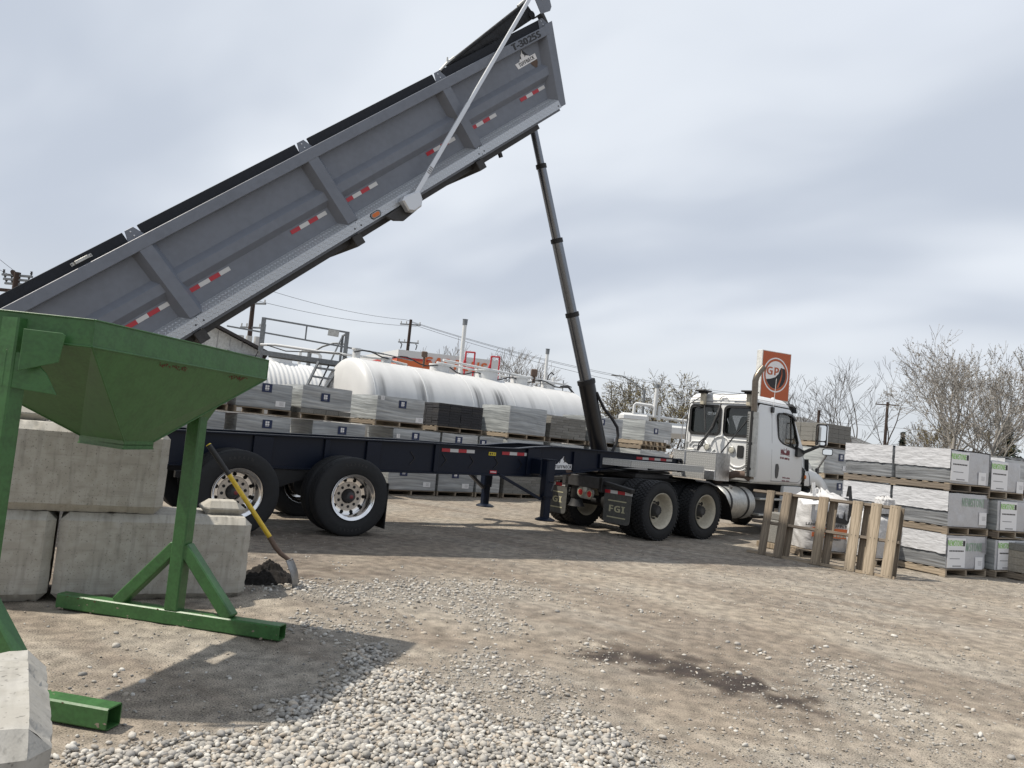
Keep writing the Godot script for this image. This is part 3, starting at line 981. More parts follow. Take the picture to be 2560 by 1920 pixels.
func hopper() -> void:
	var t := thing("hopper", "green steel hopper on a post frame in front of the concrete blocks", "hopper")
	var N := Vector2(-2.10, 3.77); var F := Vector2(-1.75, 5.42); var L := Vector2(-3.12, 3.66); var K := Vector2(-2.74, 5.58)
	var o := [Vector2(-2.61, 4.68), Vector2(-2.21, 4.43), Vector2(-2.17, 4.72), Vector2(-2.57, 4.97)]
	var rim := [L, N, F, K]
	var body := MB.new(); var band := MB.new(); var lip := MB.new(); var col := MB.new(); var ins := MB.new(); var weld := MB.new()
	for i in 4:
		var a: Vector2 = rim[i]; var b: Vector2 = rim[(i + 1) % 4]
		var p: Vector2 = o[i]; var q: Vector2 = o[(i + 1) % 4]
		var a1 := pp(a.x, 1.888, a.y); var b1 := pp(b.x, 1.888, b.y); var a0 := pp(a.x, 1.755, a.y); var b0 := pp(b.x, 1.755, b.y)
		var p1 := pp(p.x, 1.273, p.y); var q1 := pp(q.x, 1.273, q.y); var p0 := pp(p.x, 1.228, p.y); var q0 := pp(q.x, 1.228, q.y)
		band.quad(a0, b0, b1, a1)
		body.quad(p1, q1, b0, a0)
		col.quad(p0, q0, q1, p1)
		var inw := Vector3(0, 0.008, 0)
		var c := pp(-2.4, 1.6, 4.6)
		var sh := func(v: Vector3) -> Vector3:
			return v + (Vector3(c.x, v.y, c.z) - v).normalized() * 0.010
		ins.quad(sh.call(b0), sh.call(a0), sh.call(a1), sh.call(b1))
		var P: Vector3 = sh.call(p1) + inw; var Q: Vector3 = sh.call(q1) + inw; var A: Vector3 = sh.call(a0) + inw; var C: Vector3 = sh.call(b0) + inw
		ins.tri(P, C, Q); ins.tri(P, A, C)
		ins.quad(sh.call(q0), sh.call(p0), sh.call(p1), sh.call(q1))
		lip.bar(a1 + Vector3(0, 0.002, 0), b1 + Vector3(0, 0.002, 0), 0.014, 0.008, Vector3.UP, 0.002)
		lip.bar(p0 + Vector3(0, -0.001, 0), q0 + Vector3(0, -0.001, 0), 0.012, 0.006, Vector3.UP)
		weld.tube([a0, b0], 0.007, 6)
		weld.tube([p1, a0], 0.006, 6)
		weld.tube([a0, a1], 0.004, 6)
	var gate := MB.new()
	gate.prism(PackedVector2Array([o[0].lerp(o[1], 0.45), o[1], o[2], o[3].lerp(o[2], 0.45)]), Transform3D(Basis(Vector3.RIGHT, Vector3.FORWARD, Vector3.UP), Vector3(0, 1.245, 0)), 0.008)
	gate.put("slide_gate", M.green, t)
	band.put("rim_band", M.green, t)
	body.put("funnel", M.green, t)
	col.put("outlet_collar", M.green, t)
	ins.put("inner_lining", M.green_inside, t)
	lip.put("rim_lip", M.green, t)
	weld.put("weld_seam", M.green, t)
	# scraped patches on the right-hand side
	var side := func(k: float, y: float) -> Vector3:
		var e := N.lerp(F, k)
		var s := (1.755 - y) / 0.482
		var g: Vector2 = o[1].lerp(o[2], k)
		var r := e.lerp(g, s)
		return pp(r.x, y, r.y)
	for sp in [[0.38, 1.74, 0.075, 3], [0.80, 1.742, 0.06, 5], [0.55, 1.5, 0.03, 7]]:
		var mb := MB.new()
		var r := RandomNumberGenerator.new(); r.seed = sp[3]
		for k in 26:
			var kk: float = sp[0] + r.randf_range(-1, 1) * sp[2]; var y: float = sp[1] - absf(r.randfn(0, 0.010))
			var a: Vector3 = side.call(kk, y); var b: Vector3 = side.call(kk + r.randf_range(0.004, 0.022), y - r.randf_range(0.004, 0.016))
			var c2: Vector3 = side.call(kk + r.randf_range(0.004, 0.012), y + 0.004)
			var off := Vector3(0.0028, -0.0018, 0.0006)
			mb.tri(a + off, b + off, c2 + off)
		mb.put("rust_scrape", M.rust, t)
	# frame: two feet, two posts, four braces
	var ax := Vector3(0.984, 0, 0.178); var bx := Vector3(0.178, 0, -0.984)
	var near := pp(-1.676, 0, 3.60); var far := near + bx * 1.655
	for i in 2:
		var e: Vector3 = far if i else near
		var len := 1.70
		var mb := MB.new()
		var y0 := 0.058
		square_tube(mb, e + Vector3(0, y0, 0), e - ax * len + Vector3(0, y0, 0), 0.1)
		mb.put("foot_beam", M.green, t)
		var pc := e - ax * (0.80 if i == 0 else 0.815)
		chips(t, e + Vector3(0, y0, 0), -ax, bx, len, 7 + i)
		mb = MB.new()
		var ph := 1.86 if i == 0 else 1.60
		square_tube(mb, pc + Vector3(0, y0 + 0.05, 0), pc + Vector3(0, ph, 0), 0.1, ax)
		mb.put("post", M.green, t)
		for s in [-1.0, 1.0]:
			mb = MB.new()
			var top: Vector3 = pc + ax * (0.03 * s) + Vector3(0, 0.54 if i else 0.50, 0)
			var bot: Vector3 = pc + ax * ((0.43 if i else 0.37) * s) + Vector3(0, 0.10, 0)
			mb.bar(top, bot, 0.085, 0.085, Vector3.UP, 0.008)
			mb.put("brace", M.green, t)
	# gussets between the near post and the rim
	var mg := MB.new()
	var g0 := pp(-2.375, 0, 3.66)
	mg.prism(PackedVector2Array([Vector2(0, 1.60), Vector2(0.165, 1.66), Vector2(0.18, 1.795), Vector2(0.165, 1.805), Vector2(0, 1.805)]), Transform3D(Basis(Vector3(0.93, 0, -0.36), Vector3.UP, Vector3(0.36, 0, 0.93)), g0), 0.010, 0.002)
	mg.put("gusset", M.green, t)
	mg = MB.new()
	mg.prism(PackedVector2Array([Vector2(0, 1.52), Vector2(0.26, 1.50), Vector2(0.20, 1.60), Vector2(0.12, 1.68), Vector2(0, 1.70)]), Transform3D(Basis(Vector3(0.99, 0, -0.1), Vector3.UP, Vector3(0.1, 0, 0.99)), pp(-2.47, 0, 3.70)), 0.010, 0.002)
	mg.put("gusset", M.green, t)
	mg = MB.new()
	for s in [-1, 1]:
		mg.bar(far - ax * 0.815 + Vector3(0.12 * s, 1.58, 0), far - ax * 0.815 + Vector3(0.02 * s, 1.40, 0), 0.01, 0.12, bx)
	mg.put("gusset", M.green, t)

# knocked paint and dried mud along a foot beam
func chips(t: Node3D, o: Vector3, d: Vector3, b: Vector3, len: float, sd: int) -> void:
	var r := RandomNumberGenerator.new(); r.seed = sd
	var rust := MB.new(); var mud := MB.new()
	for k in 46:
		var x := r.randf() * len
		var m := mud if r.randf() < 0.75 else rust
		var s := r.randf_range(0.002, 0.006) * (1.4 if m == mud else 1.0)
		var c := o + d * x; var u := Vector3.UP; var w := d
		if r.randf() < 0.4:
			c += Vector3.UP * 0.0507 + b * r.randf_range(-0.045, 0.045); u = b
		else:
			c += -b * 0.0507 + Vector3.UP * (-0.048 + 0.06 * pow(r.randf(), 2.5) if m == mud else r.randf_range(0.03, 0.046))
		var rim := []
		for q in 9:
			var a := TAU * q / 9
			rim.append(c + (w * cos(a) * 1.8 + u * sin(a)) * s * r.randf_range(0.5, 1.3))
		for q in 9:
			m.tri(c, rim[q], rim[(q + 1) % 9])
	stuff(rust.put("rust_chips", M.rust, t))
	stuff(mud.put("dried_mud", M.dust, t))

func shovel() -> void:
	var t := thing("shovel", "yellow-handled shovel with a rusty blade leaning on the concrete block", "shovel")
	var a := pp(-2.52, 1.20, 6.50); var b := pp(-2.325, 0.965, 6.52); var c := pp(-1.935, 0.47, 6.57)
	var mb := MB.new()
	mb.tube([a, a.lerp(b, 0.06), a.lerp(b, 0.5), a.lerp(b, 0.53), a.lerp(b, 0.56), b], [0.024, 0.023, 0.022, 0.025, 0.0215, 0.0205], 12)
	mb.put("grip", M.black, t)
	mb = MB.new()
	mb.tube([a + (a - b).normalized() * 0.008, a], [0.021, 0.024], 12)
	mb.put("end_cap", M.sticker_yellow, t)
	mb = MB.new()
	mb.tube([b, b.lerp(c, 0.5), c], [0.0195, 0.0205, 0.0215], 12)
	mb.put("handle", M.yellow, t)
	mb = MB.new()
	mb.tube([c, pp(-1.885, 0.395, 6.58), pp(-1.835, 0.335, 6.60), pp(-1.785, 0.300, 6.615), pp(-1.755, 0.275, 6.625)], [0.023, 0.022, 0.020, 0.018, 0.016], 10)
	mb.put("socket", M.brown_rust, t)
	# dished blade, seen nearly edge-on
	var rows := []
	for i in 11:
		var k := i / 10.0
		var w := 0.105 * (1.0 if k < 0.55 else sqrt(maxf(0.03, 1.0 - pow((k - 0.55) / 0.45, 2.0)))) * (0.85 + 0.15 * minf(1, k * 5))
		var cen := pp(-1.765 + 0.060 * k + 0.03 * sin(k * PI), 0.285 - 0.285 * k, 6.625 + 0.04 * k)
		var row := PackedVector3Array()
		for j in 9:
			var s := (j - 4) / 4.0
			row.append(cen + Vector3(-0.02, 0, -1.0) * (w * s) + Vector3(1.0, 0, -0.02) * (0.03 * (1.0 - s * s)) * (1.0 - 0.6 * k))
		rows.append(row)
	mb = MB.new()
	mb.sheet(rows)
	var rows2 := []
	for r in rows:
		var q := PackedVector3Array()
		for p in r:
			q.append(p + Vector3(0.0035, 0, 0))
		rows2.append(q)
	mb.sheet(rows2, Vector2.ONE, true)
	mb.put("blade", M.steel, t)
	mb = MB.new()
	mb.tube([rows[0][0], rows[0][4] + Vector3(-0.006, 0.006, 0), rows[0][8]], 0.006, 6)
	mb.put("step", M.steel, t)

func tyre_profile(R: float, w: float, r0: float) -> Array:
	var h := w * 0.5
	return [Vector2(-h * 0.72, r0), Vector2(-h * 0.86, r0 + 0.012), Vector2(-h * 0.99, r0 + 0.07), Vector2(-h, r0 + (R - r0) * 0.5), Vector2(-h * 0.97, R - 0.055), Vector2(-h * 0.90, R - 0.028), Vector2(-h * 0.82, R - 0.010), Vector2(-h * 0.72, R - 0.003),
		Vector2(-h * 0.5, R), Vector2(-h * 0.5, R - 0.012), Vector2(-h * 0.44, R - 0.012), Vector2(-h * 0.44, R), Vector2(-h * 0.03, R + 0.001), Vector2(-h * 0.03, R - 0.012), Vector2(h * 0.03, R - 0.012), Vector2(h * 0.03, R + 0.001), Vector2(h * 0.44, R), Vector2(h * 0.44, R - 0.012), Vector2(h * 0.5, R - 0.012), Vector2(h * 0.5, R),
		Vector2(h * 0.72, R - 0.003), Vector2(h * 0.82, R - 0.010), Vector2(h * 0.90, R - 0.028), Vector2(h * 0.97, R - 0.055), Vector2(h, r0 + (R - r0) * 0.5), Vector2(h * 0.99, r0 + 0.07), Vector2(h * 0.96, r0 + 0.062), Vector2(h * 0.95, r0 + 0.045), Vector2(h * 0.86, r0 + 0.012), Vector2(h * 0.72, r0), Vector2(-h * 0.72, r0)]

# tyre centred on the origin, axle along Z; +Z is the outer side
func make_tyre(R: float, lugs: bool, name_print: String) -> Array:
	var w := 0.275
	var mb := MB.new()
	if not lugs:
		mb.lathe(tyre_profile(R, w, 0.292), Transform3D(), 72)
		return [mb.mesh(M.rubber)]
	var h := w * 0.5
	var R0 := R - 0.020
	mb.lathe([Vector2(-h * 0.72, 0.292), Vector2(-h * 0.86, 0.304), Vector2(-h * 0.99, 0.36), Vector2(-h, 0.40), Vector2(-h * 0.96, R - 0.06), Vector2(-h * 0.88, R0 - 0.01), Vector2(-h * 0.8, R0), Vector2(h * 0.8, R0), Vector2(h * 0.88, R0 - 0.01), Vector2(h * 0.96, R - 0.06), Vector2(h, 0.40), Vector2(h * 0.99, 0.36), Vector2(h * 0.86, 0.304), Vector2(h * 0.72, 0.292), Vector2(-h * 0.72, 0.292)], Transform3D(), 64)
	var tr := MB.new()
	var nblk := 46
	for k in nblk:
		for row in 5:
			var a := TAU * (k + 0.5 * (row % 2)) / nblk
			var zc := (row - 2) * h * 0.385
			var er := Vector3(cos(a), sin(a), 0); var et := Vector3(-sin(a), cos(a), 0)
			var tw := 0.10 if (row + k) % 2 else -0.06
			var B := Basis(et, er, et.cross(er)) * Basis(Vector3.UP, 0.45 * (1 if row % 2 else -1) + tw)
			var edge := absf(row - 2) == 2
			tr.box(er * (R0 + (0.004 if edge else 0.008)) + Vector3(0, 0, zc * 0.98), Vector3(0.052, 0.024 if not edge else 0.028, h * 0.34 if not edge else h * 0.40), 0.004, B)
	return [mb.mesh(M.rubber), tr.mesh(M.rubber)]

# polished rim with a recessed disc (the outer of two), at z relative to the tyre centre
func make_alu_rim() -> Array:
	var b := MB.new()
	b.lathe([Vector2(-0.10, 0.270), Vector2(0.06, 0.272), Vector2(0.085, 0.288), Vector2(0.115, 0.296), Vector2(0.128, 0.304), Vector2(0.136, 0.309), Vector2(0.140, 0.306), Vector2(0.138, 0.298), Vector2(0.122, 0.284), Vector2(0.112, 0.268), Vector2(0.060, 0.262), Vector2(0.040, 0.250), Vector2(-0.02, 0.246), Vector2(-0.045, 0.238), Vector2(-0.050, 0.20), Vector2(-0.050, 0.192), Vector2(-0.10, 0.19)], Transform3D(), 64)
	var d := MB.new()
	d.lathe([Vector2(-0.047, 0.190), Vector2(-0.043, 0.187), Vector2(-0.043, 0.100), Vector2(-0.06, 0.098), Vector2(-0.09, 0.098)], Transform3D(), 48)
	var hh := MB.new()
	var hp := []; var np := []
	hh.lathe([Vector2(-0.043, 0.026), Vector2(-0.020, 0.0255), Vector2(-0.020, 0.0)], Transform3D(), 14)
	var nu := MB.new()
	nu.lathe([Vector2(0, 0.0205), Vector2(0.001, 0.0205), Vector2(0.001, 0.0)], Transform3D(), 14)
	nu.lathe([Vector2(0, 0.0145), Vector2(0.014, 0.0145), Vector2(0.016, 0.010), Vector2(0.016, 0.0)], Transform3D(), 6)
	for k in 10:
		var a := TAU * (k + 0.5) / 10
		hp.append(Vector3(cos(a) * 0.220, sin(a) * 0.220, -0.024))
		a = TAU * k / 10 + 0.1
		np.append(Vector3(cos(a) * 0.1425, sin(a) * 0.1425, -0.043))
	var hub := MB.new()
	hub.lathe([Vector2(-0.10, 0.094), Vector2(-0.045, 0.090), Vector2(0.01, 0.072), Vector2(0.04, 0.068), Vector2(0.055, 0.062), Vector2(0.066, 0.045), Vector2(0.068, 0.0)], Transform3D(), 28)
	var cap := MB.new()
	cap.lathe([Vector2(0.066, 0.026), Vector2(0.072, 0.025), Vector2(0.075, 0.018), Vector2(0.076, 0.0)], Transform3D(), 20)
	return [b.mesh(M.chrome), d.mesh(M.disc), [hh.mesh(M.hole), hp], [nu.mesh(M.black), np], hub.mesh(M.dark_steel), cap.mesh(M.cap_red)]

func make_steel_rim() -> Array:
	var b := MB.new()
	b.lathe([Vector2(-0.10, 0.270), Vector2(0.06, 0.272), Vector2(0.085, 0.288), Vector2(0.125, 0.302), Vector2(0.138, 0.309), Vector2(0.141, 0.305), Vector2(0.136, 0.298), Vector2(0.118, 0.280), Vector2(0.06, 0.258), Vector2(-0.03, 0.240), Vector2(-0.055, 0.222), Vector2(-0.062, 0.20), Vector2(-0.060, 0.16), Vector2(-0.045, 0.12), Vector2(-0.045, 0.08)], Transform3D(), 56)
	var hh := MB.new()
	var hp := []
	hh.lathe([Vector2(0.0, 0.036), Vector2(0.004, 0.035), Vector2(0.004, 0.0)], Transform3D(), 16)
	for k in 5:
		var a := TAU * (k + 0.2) / 5
		hp.append(Vector3(cos(a) * 0.185, sin(a) * 0.185, -0.060))
	var hub := MB.new()
	hub.lathe([Vector2(-0.06, 0.115), Vector2(-0.02, 0.110), Vector2(0.03, 0.092), Vector2(0.06, 0.086), Vector2(0.075, 0.078), Vector2(0.075, 0.0)], Transform3D(), 24)
	for k in 10:
		var a := TAU * k / 10
		hub.lathe([Vector2(-0.05, 0.017), Vector2(-0.005, 0.016), Vector2(-0.005, 0.0)], Transform3D(Basis(), Vector3(cos(a) * 0.1425, sin(a) * 0.1425, 0.0)), 6)
		var a2 := TAU * (k + 0.5) / 10
		hub.lathe([Vector2(0.0, 0.010), Vector2(0.012, 0.010), Vector2(0.012, 0.0)], Transform3D(Basis(), Vector3(cos(a2) * 0.066, sin(a2) * 0.066, 0.073)), 6)
	return [b.mesh(M.cream), [hh.mesh(M.hole), hp], hub.mesh(M.brown_rust if false else M.dark_steel)]

# a pair on one end of an axle: outer wheel complete, inner wheel tyre and plain rim
func sidewall_word(word: String, w: Node3D, r: float, mid: float) -> void:
	for i in word.length():
		var a := mid - (i - (word.length() - 1) * 0.5) * 0.125
		text(word[i], 0.034, M.tyre_print, w, Vector3(cos(a) * r, sin(a) * r, 0.1365), Basis(Vector3.BACK, a - PI / 2), "sidewall_letter", 0.004)

func wheel(parent: Node, at: Vector3, out: float, tyre: Array, rim: Array, names: Array, spin: float, inner := true, tyre_name := "tyre") -> void:
	var B := Basis() if out > 0 else Basis(Vector3.UP, PI)
	var w := node("wheel", parent, at)
	w.basis = B * Basis(Vector3.BACK, spin)
	share("tyre", tyre[0], w)
	if tyre.size() > 1:
		share("tread", tyre[1], w)
	for i in rim.size():
		if rim[i] is Array:
			for p in rim[i][1]:
				share(names[i], rim[i][0], w, p)
		else:
			share(names[i], rim[i], w)
	if tyre.size() == 1 and out > 0:
		sidewall_word("KAPSEN", w, 0.435, PI / 2 - spin)
		sidewall_word("KAPSEN", w, 0.435, -PI / 2 - spin)
	if inner:
		var q := node("wheel", parent, at - Vector3(0, 0, out * 0.335))
		q.basis = B * Basis(Vector3.UP, PI)
		share("tyre", tyre[0], q)
		if tyre.size() > 1:
			share("tread", tyre[1], q)
		share("rim", rim[0], q)

func trailer() -> void:
	var t := thing("dump_trailer", "grey end dump trailer with its box raised on a telescopic hoist", "dump trailer", Vector3(-2.6704, 0, -11.2238), 0.606)
	var mb := MB.new()
	# chassis rails: web, flanges, stiffeners
	var top := [Vector2(-3.5, 1.165), Vector2(-2.16, 1.205), Vector2(1.36, 1.31), Vector2(2.7, 1.325), Vector2(3.1, 1.34), Vector2(3.45, 1.39), Vector2(3.8, 1.425), Vector2(4.4, 1.435), Vector2(5.4, 1.43), Vector2(7.0, 1.405)]
	var bot := [Vector2(7.0, 1.285), Vector2(5.5, 1.17), Vector2(4.97, 1.10), Vector2(3.66, 0.91), Vector2(1.41, 0.86), Vector2(-2.14, 0.78), Vector2(-3.5, 0.745)]
	for s in [1.0, -1.0]:
		var r := node("frame_rail", t)
		mb = MB.new()
		mb.prism(PackedVector2Array(top + bot), Transform3D(Basis(), Vector3(0, 0, s * 0.50 - 0.006)), 0.012)
		mb.put("web", M.navy, r)
		mb = MB.new()
		for i in top.size() - 1:
			mb.bar(Vector3(top[i].x, top[i].y, s * 0.50), Vector3(top[i + 1].x, top[i + 1].y, s * 0.50), 0.15, 0.02, Vector3.UP, 0.003)
		mb.put("top_flange", M.navy, r)
		mb = MB.new()
		for i in bot.size() - 1:
			mb.bar(Vector3(bot[i].x, bot[i].y, s * 0.50), Vector3(bot[i + 1].x, bot[i + 1].y, s * 0.50), 0.15, 0.02, Vector3.UP, 0.003)
		mb.put("bottom_flange", M.navy, r)
		for k in [[-1.95, 0.03], [-1.05, 0.26], [-0.16, 0.07], [0.55, 0.22], [1.60, 0.07], [3.45, 0.25], [4.33, 0.02], [4.95, 0.05]]:
			var x: float = k[0]
			var yt := 1.20 + (x + 2.16) * 0.03
			var yb := 0.78 + (x + 2.14) * 0.0235
			if x > 3.0:
				yt = 1.39; yb = 0.90 if x < 3.7 else 0.92 + (x - 3.66) * 0.145
			mb = MB.new()
			mb.box(Vector3(x, (yt + yb) * 0.5, s * 0.53), Vector3(k[1], yt - yb - 0.03, 0.05), 0.003)
			mb.put("stiffener", M.navy, r)
		if s > 0:
			for x in [1.20, 1.75, 2.25, 2.72, 3.20]:
				mb = MB.new()
				var y: float = 1.065 + (x - 1.2) * 0.012
				for q in [1.0, -1.0]:
					mb.bar(Vector3(x - 0.03, y + 0.095 * q, 0.508), Vector3(x + 0.045, y, 0.508), 0.008, 0.022, Vector3.BACK)
				mb.put("chevron", M.gloss_black, r)
	for x in [-3.3, -2.2, -0.75, 0.75, 2.0, 3.6, 5.2, 6.9]:
		mb = MB.new()
		mb.box(Vector3(x, 1.10 if x < 4.5 else 1.28, 0), Vector3(0.12, 0.14, 0.98), 0.004)
		mb.put("crossmember", M.navy, t)
	mb = MB.new()
	mb.prism(PackedVector2Array([Vector2(5.0, 1.06), Vector2(7.0, 1.17), Vector2(7.0, 1.19), Vector2(5.0, 1.09)]), Transform3D(Basis(), Vector3(0, 0, -0.5)), 1.0)
	mb.put("coupler_plate", M.dark_steel, t)
	mb = MB.new()
	mb.lathe([Vector2(-0.03, 0.075), Vector2(0.03, 0.075), Vector2(0.03, 0.04), Vector2(-0.03, 0.04), Vector2(-0.03, 0.075)], Transform3D(Basis(), Vector3(7.02, 1.35, 0.50)), 20)
	mb.put("nose_eye", M.gloss_black, t)
	# reflective tapes on the rail
	var tape := func(parent: Node, a: Vector3, d: Vector3, len: float, n: int, hgt: float, first := true) -> void:
		var up := Vector3(-d.y, d.x, 0)
		for i in n:
			var q := MB.new()
			var c: Vector3 = a + d * (len * (i + 0.5) / n)
			q.box(c, Vector3(len / n - 0.001, hgt, 0.003), 0.0, Basis(d, up, Vector3.BACK))
			q.put("reflector", M.tape_red if (i % 2 == 0) == first else M.tape_white, parent)
	tape.call(t, Vector3(1.70, 1.225, 0.512), Vector3(0.9997, 0.02, 0), 0.60, 4, 0.052)
	tape.call(t, Vector3(2.83, 1.25, 0.512), Vector3(0.9997, 0.02, 0), 0.60, 4, 0.052)
	tape.call(t, Vector3(5.85, 1.362, 0.512), Vector3(0.9998, 0.012, 0), 0.95, 6, 0.045)
	mb = MB.new(); mb.box(Vector3(2.64, 1.225, 0.512), Vector3(0.14, 0.055, 0.003)); mb.put("warning_sticker", M.sticker_yellow, t)
	mb = MB.new()
	for k in 3:
		mb.box(Vector3(2.60 + k * 0.04, 1.225, 0.5145), Vector3(0.024, 0.03 - 0.008 * k, 0.002))
	mb.put("sticker_print", M.black_print, t)
	mb = MB.new(); mb.box(Vector3(2.69, 0.935, 0.512), Vector3(0.13, 0.05, 0.003)); mb.put("warning_sticker", M.tape_red, t)
	mb = MB.new(); mb.box(Vector3(2.69, 0.935, 0.5145), Vector3(0.11, 0.012, 0.002)); mb.put("sticker_print", M.white_print, t)
	badge(t, Vector3(4.13, 1.10, 0.5085), Basis(Vector3.BACK, 0.05), 0.47)
	# running gear
	var ty := make_tyre(0.525, false, "")
	var rim := make_alu_rim()
	var rn := ["rim", "disc", "hand_hole", "wheel_nut", "hub", "hub_cap"]
	for x in [0.0, -1.513]:
		for s in [1.0, -1.0]:
			wheel(t, Vector3(x, 0.522, s * 1.12), s, ty, rim, rn, 0.3 + x)
		mb = MB.new()
		mb.tube([Vector3(x, 0.522, -1.0), Vector3(x, 0.522, 1.0)], 0.065, 14)
		mb.put("axle", M.black, t)
		for s in [1.0, -1.0]:
			mb = MB.new()
			mb.lathe([Vector2(-0.09, 0.0), Vector2(-0.09, 0.20), Vector2(0.09, 0.20), Vector2(0.09, 0.0)], Transform3D(Basis(), Vector3(x, 0.522, s * 0.62)), 24)
			mb.put("brake_drum", M.black, t)
	mb = MB.new()
	for s in [1.0, -1.0]:
		mb.prism(PackedVector2Array([Vector2(-2.1, 0.62), Vector2(-1.0, 0.66), Vector2(-0.76, 0.56), Vector2(-0.5, 0.66), Vector2(0.55, 0.62), Vector2(0.55, 0.70), Vector2(-0.76, 0.80), Vector2(-2.1, 0.70)]), Transform3D(Basis(), Vector3(0, 0, s * 0.5 - 0.05)), 0.1)
	mb.put("spring_pack", M.black, t)
	mb = MB.new()
	for s in [1.0, -1.0]:
		mb.box(Vector3(0.50, 0.42, s * 0.96), Vector3(0.012, 0.62, 0.58), 0.003)
	mb.put("mud_flap", M.black, t)
	# landing legs
	for s in [1.0, -1.0]:
		var leg := node("landing_leg", t)
		mb = MB.new(); mb.box(Vector3(3.51, 0.91, s * 0.9), Vector3(0.17, 0.62, 0.17), 0.02); mb.put("outer_tube", M.navy, leg)
		mb = MB.new(); mb.box(Vector3(3.51, 1.215, s * 0.9), Vector3(0.19, 0.02, 0.19), 0.004); mb.put("top_cap", M.navy, leg)
		mb = MB.new(); mb.box(Vector3(3.515, 0.44, s * 0.9), Vector3(0.125, 0.40, 0.125), 0.015); mb.box(Vector3(3.515, 0.60, s * 0.9), Vector3(0.15, 0.03, 0.15), 0.006); mb.put("inner_tube", M.navy, leg)
		mb = MB.new()
		mb.lathe([Vector2(0.0, 0.0), Vector2(0.0, 0.16), Vector2(0.012, 0.17), Vector2(0.03, 0.15), Vector2(0.055, 0.09), Vector2(0.055, 0.0)].map(func(p): return Vector2(-p.x, p.y)), Transform3D(Basis(Vector3.RIGHT, Vector3.BACK, Vector3.DOWN), Vector3(3.53, 0.225, s * 0.9)), 20)
		mb.put("foot", M.navy, leg)
		mb = MB.new(); mb.bar(Vector3(2.80, 0.90, s * 0.52), Vector3(3.44, 0.56, s * 0.86), 0.06, 0.05, Vector3.UP, 0.006); mb.put("brace", M.navy, leg)
		mb = MB.new(); mb.box(Vector3(3.51, 1.08, s * 0.70), Vector3(0.22, 0.26, 0.28), 0.01); mb.put("bracket", M.navy, leg)
	mb = MB.new(); mb.tube([Vector3(3.51, 1.0, -0.85), Vector3(3.51, 1.0, 0.85)], 0.022, 10)
	mb.tube([Vector3(3.51, 0.86, 0.98), Vector3(3.51, 0.86, 1.08), Vector3(3.45, 0.72, 1.10), Vector3(3.45, 0.72, 1.20)], 0.012, 8)
	mb.put("crank_shaft", M.dark_steel, t)
	# aluminium deck beside the gooseneck
	mb = MB.new()
	mb.prism(PackedVector2Array([Vector2(4.98, 0.56), Vector2(7.16, 0.56), Vector2(7.16, 1.0), Vector2(5.26, 1.0)]), Transform3D(Basis(Vector3.RIGHT, Vector3.BACK, Vector3.DOWN), Vector3(0, 1.318, 0)), 0.012, 0.002)
	mb.put("deck_plate", M.diamond_bright, t)
	mb = MB.new()
	mb.box(Vector3(6.21, 1.252, 0.995), Vector3(1.90, 0.105, 0.008), 0.002)
	mb.bar(Vector3(4.98, 1.252, 0.56), Vector3(5.26, 1.252, 0.99), 0.008, 0.105, Vector3.UP)
	mb.put("deck_skirt", M.diamond_bright, t)
	mb = MB.new()
	for x in [5.4, 6.2, 7.0]:
		mb.bar(Vector3(x, 1.18, 0.5), Vector3(x, 1.27, 0.95), 0.05, 0.05, Vector3.UP)
	mb.put("deck_bracket", M.navy, t)
	# hoist: five stages, from the cradle to the front of the box
	var h := node("hoist_cylinder", t)
	var p := [Vector3(5.46, 1.22, 0), Vector3(4.91, 2.68, 0), Vector3(4.46, 3.86, 0), Vector3(4.02, 5.12, 0), Vector3(3.42, 6.36, 0), Vector3(3.2, 6.93, 0)]
	p[2] = p[1].lerp(p[5], 0.278); p[3] = p[1].lerp(p[5], 0.575); p[4] = p[1].lerp(p[5], 0.866)
	var rad := [0.155, 0.112, 0.098, 0.082, 0.068]
	for i in 5:
		mb = MB.new()
		mb.tube([p[i], p[i + 1]], rad[i], 28)
		mb.put("outer_stage" if i == 0 else "rod_stage", M.gloss_black if i == 0 else M.steel_rod, h)
		if i < 4:
			var d: Vector3 = (p[i + 1] - p[i]).normalized()
			mb = MB.new()
			mb.tube([p[i + 1] - d * 0.05, p[i + 1] - d * 0.045, p[i + 1] + d * 0.03, p[i + 1] + d * 0.035], [rad[i] + 0.004, rad[i] + 0.014, rad[i] + 0.014, rad[i] + 0.002], 28)
			mb.put("collar", M.black, h)
	mb = MB.new(); mb.box(p[0] + Vector3(0, 0.1, 0), Vector3(0.34, 0.22, 0.96), 0.01); mb.put("cradle", M.navy, h)
	mb = MB.new()
	mb.tube([Vector3(5.08, 2.50, 0.12), Vector3(5.14, 2.39, 0.14), Vector3(5.28, 2.21, 0.15), Vector3(5.48, 2.06, 0.15), Vector3(5.64, 1.90, 0.15), Vector3(5.68, 1.74, 0.15), Vector3(5.64, 1.58, 0.15), Vector3(5.55, 1.40, 0.15)], 0.028, 10)
	mb.put("hydraulic_hose", M.cable, h)
	dump_box(t, tape)

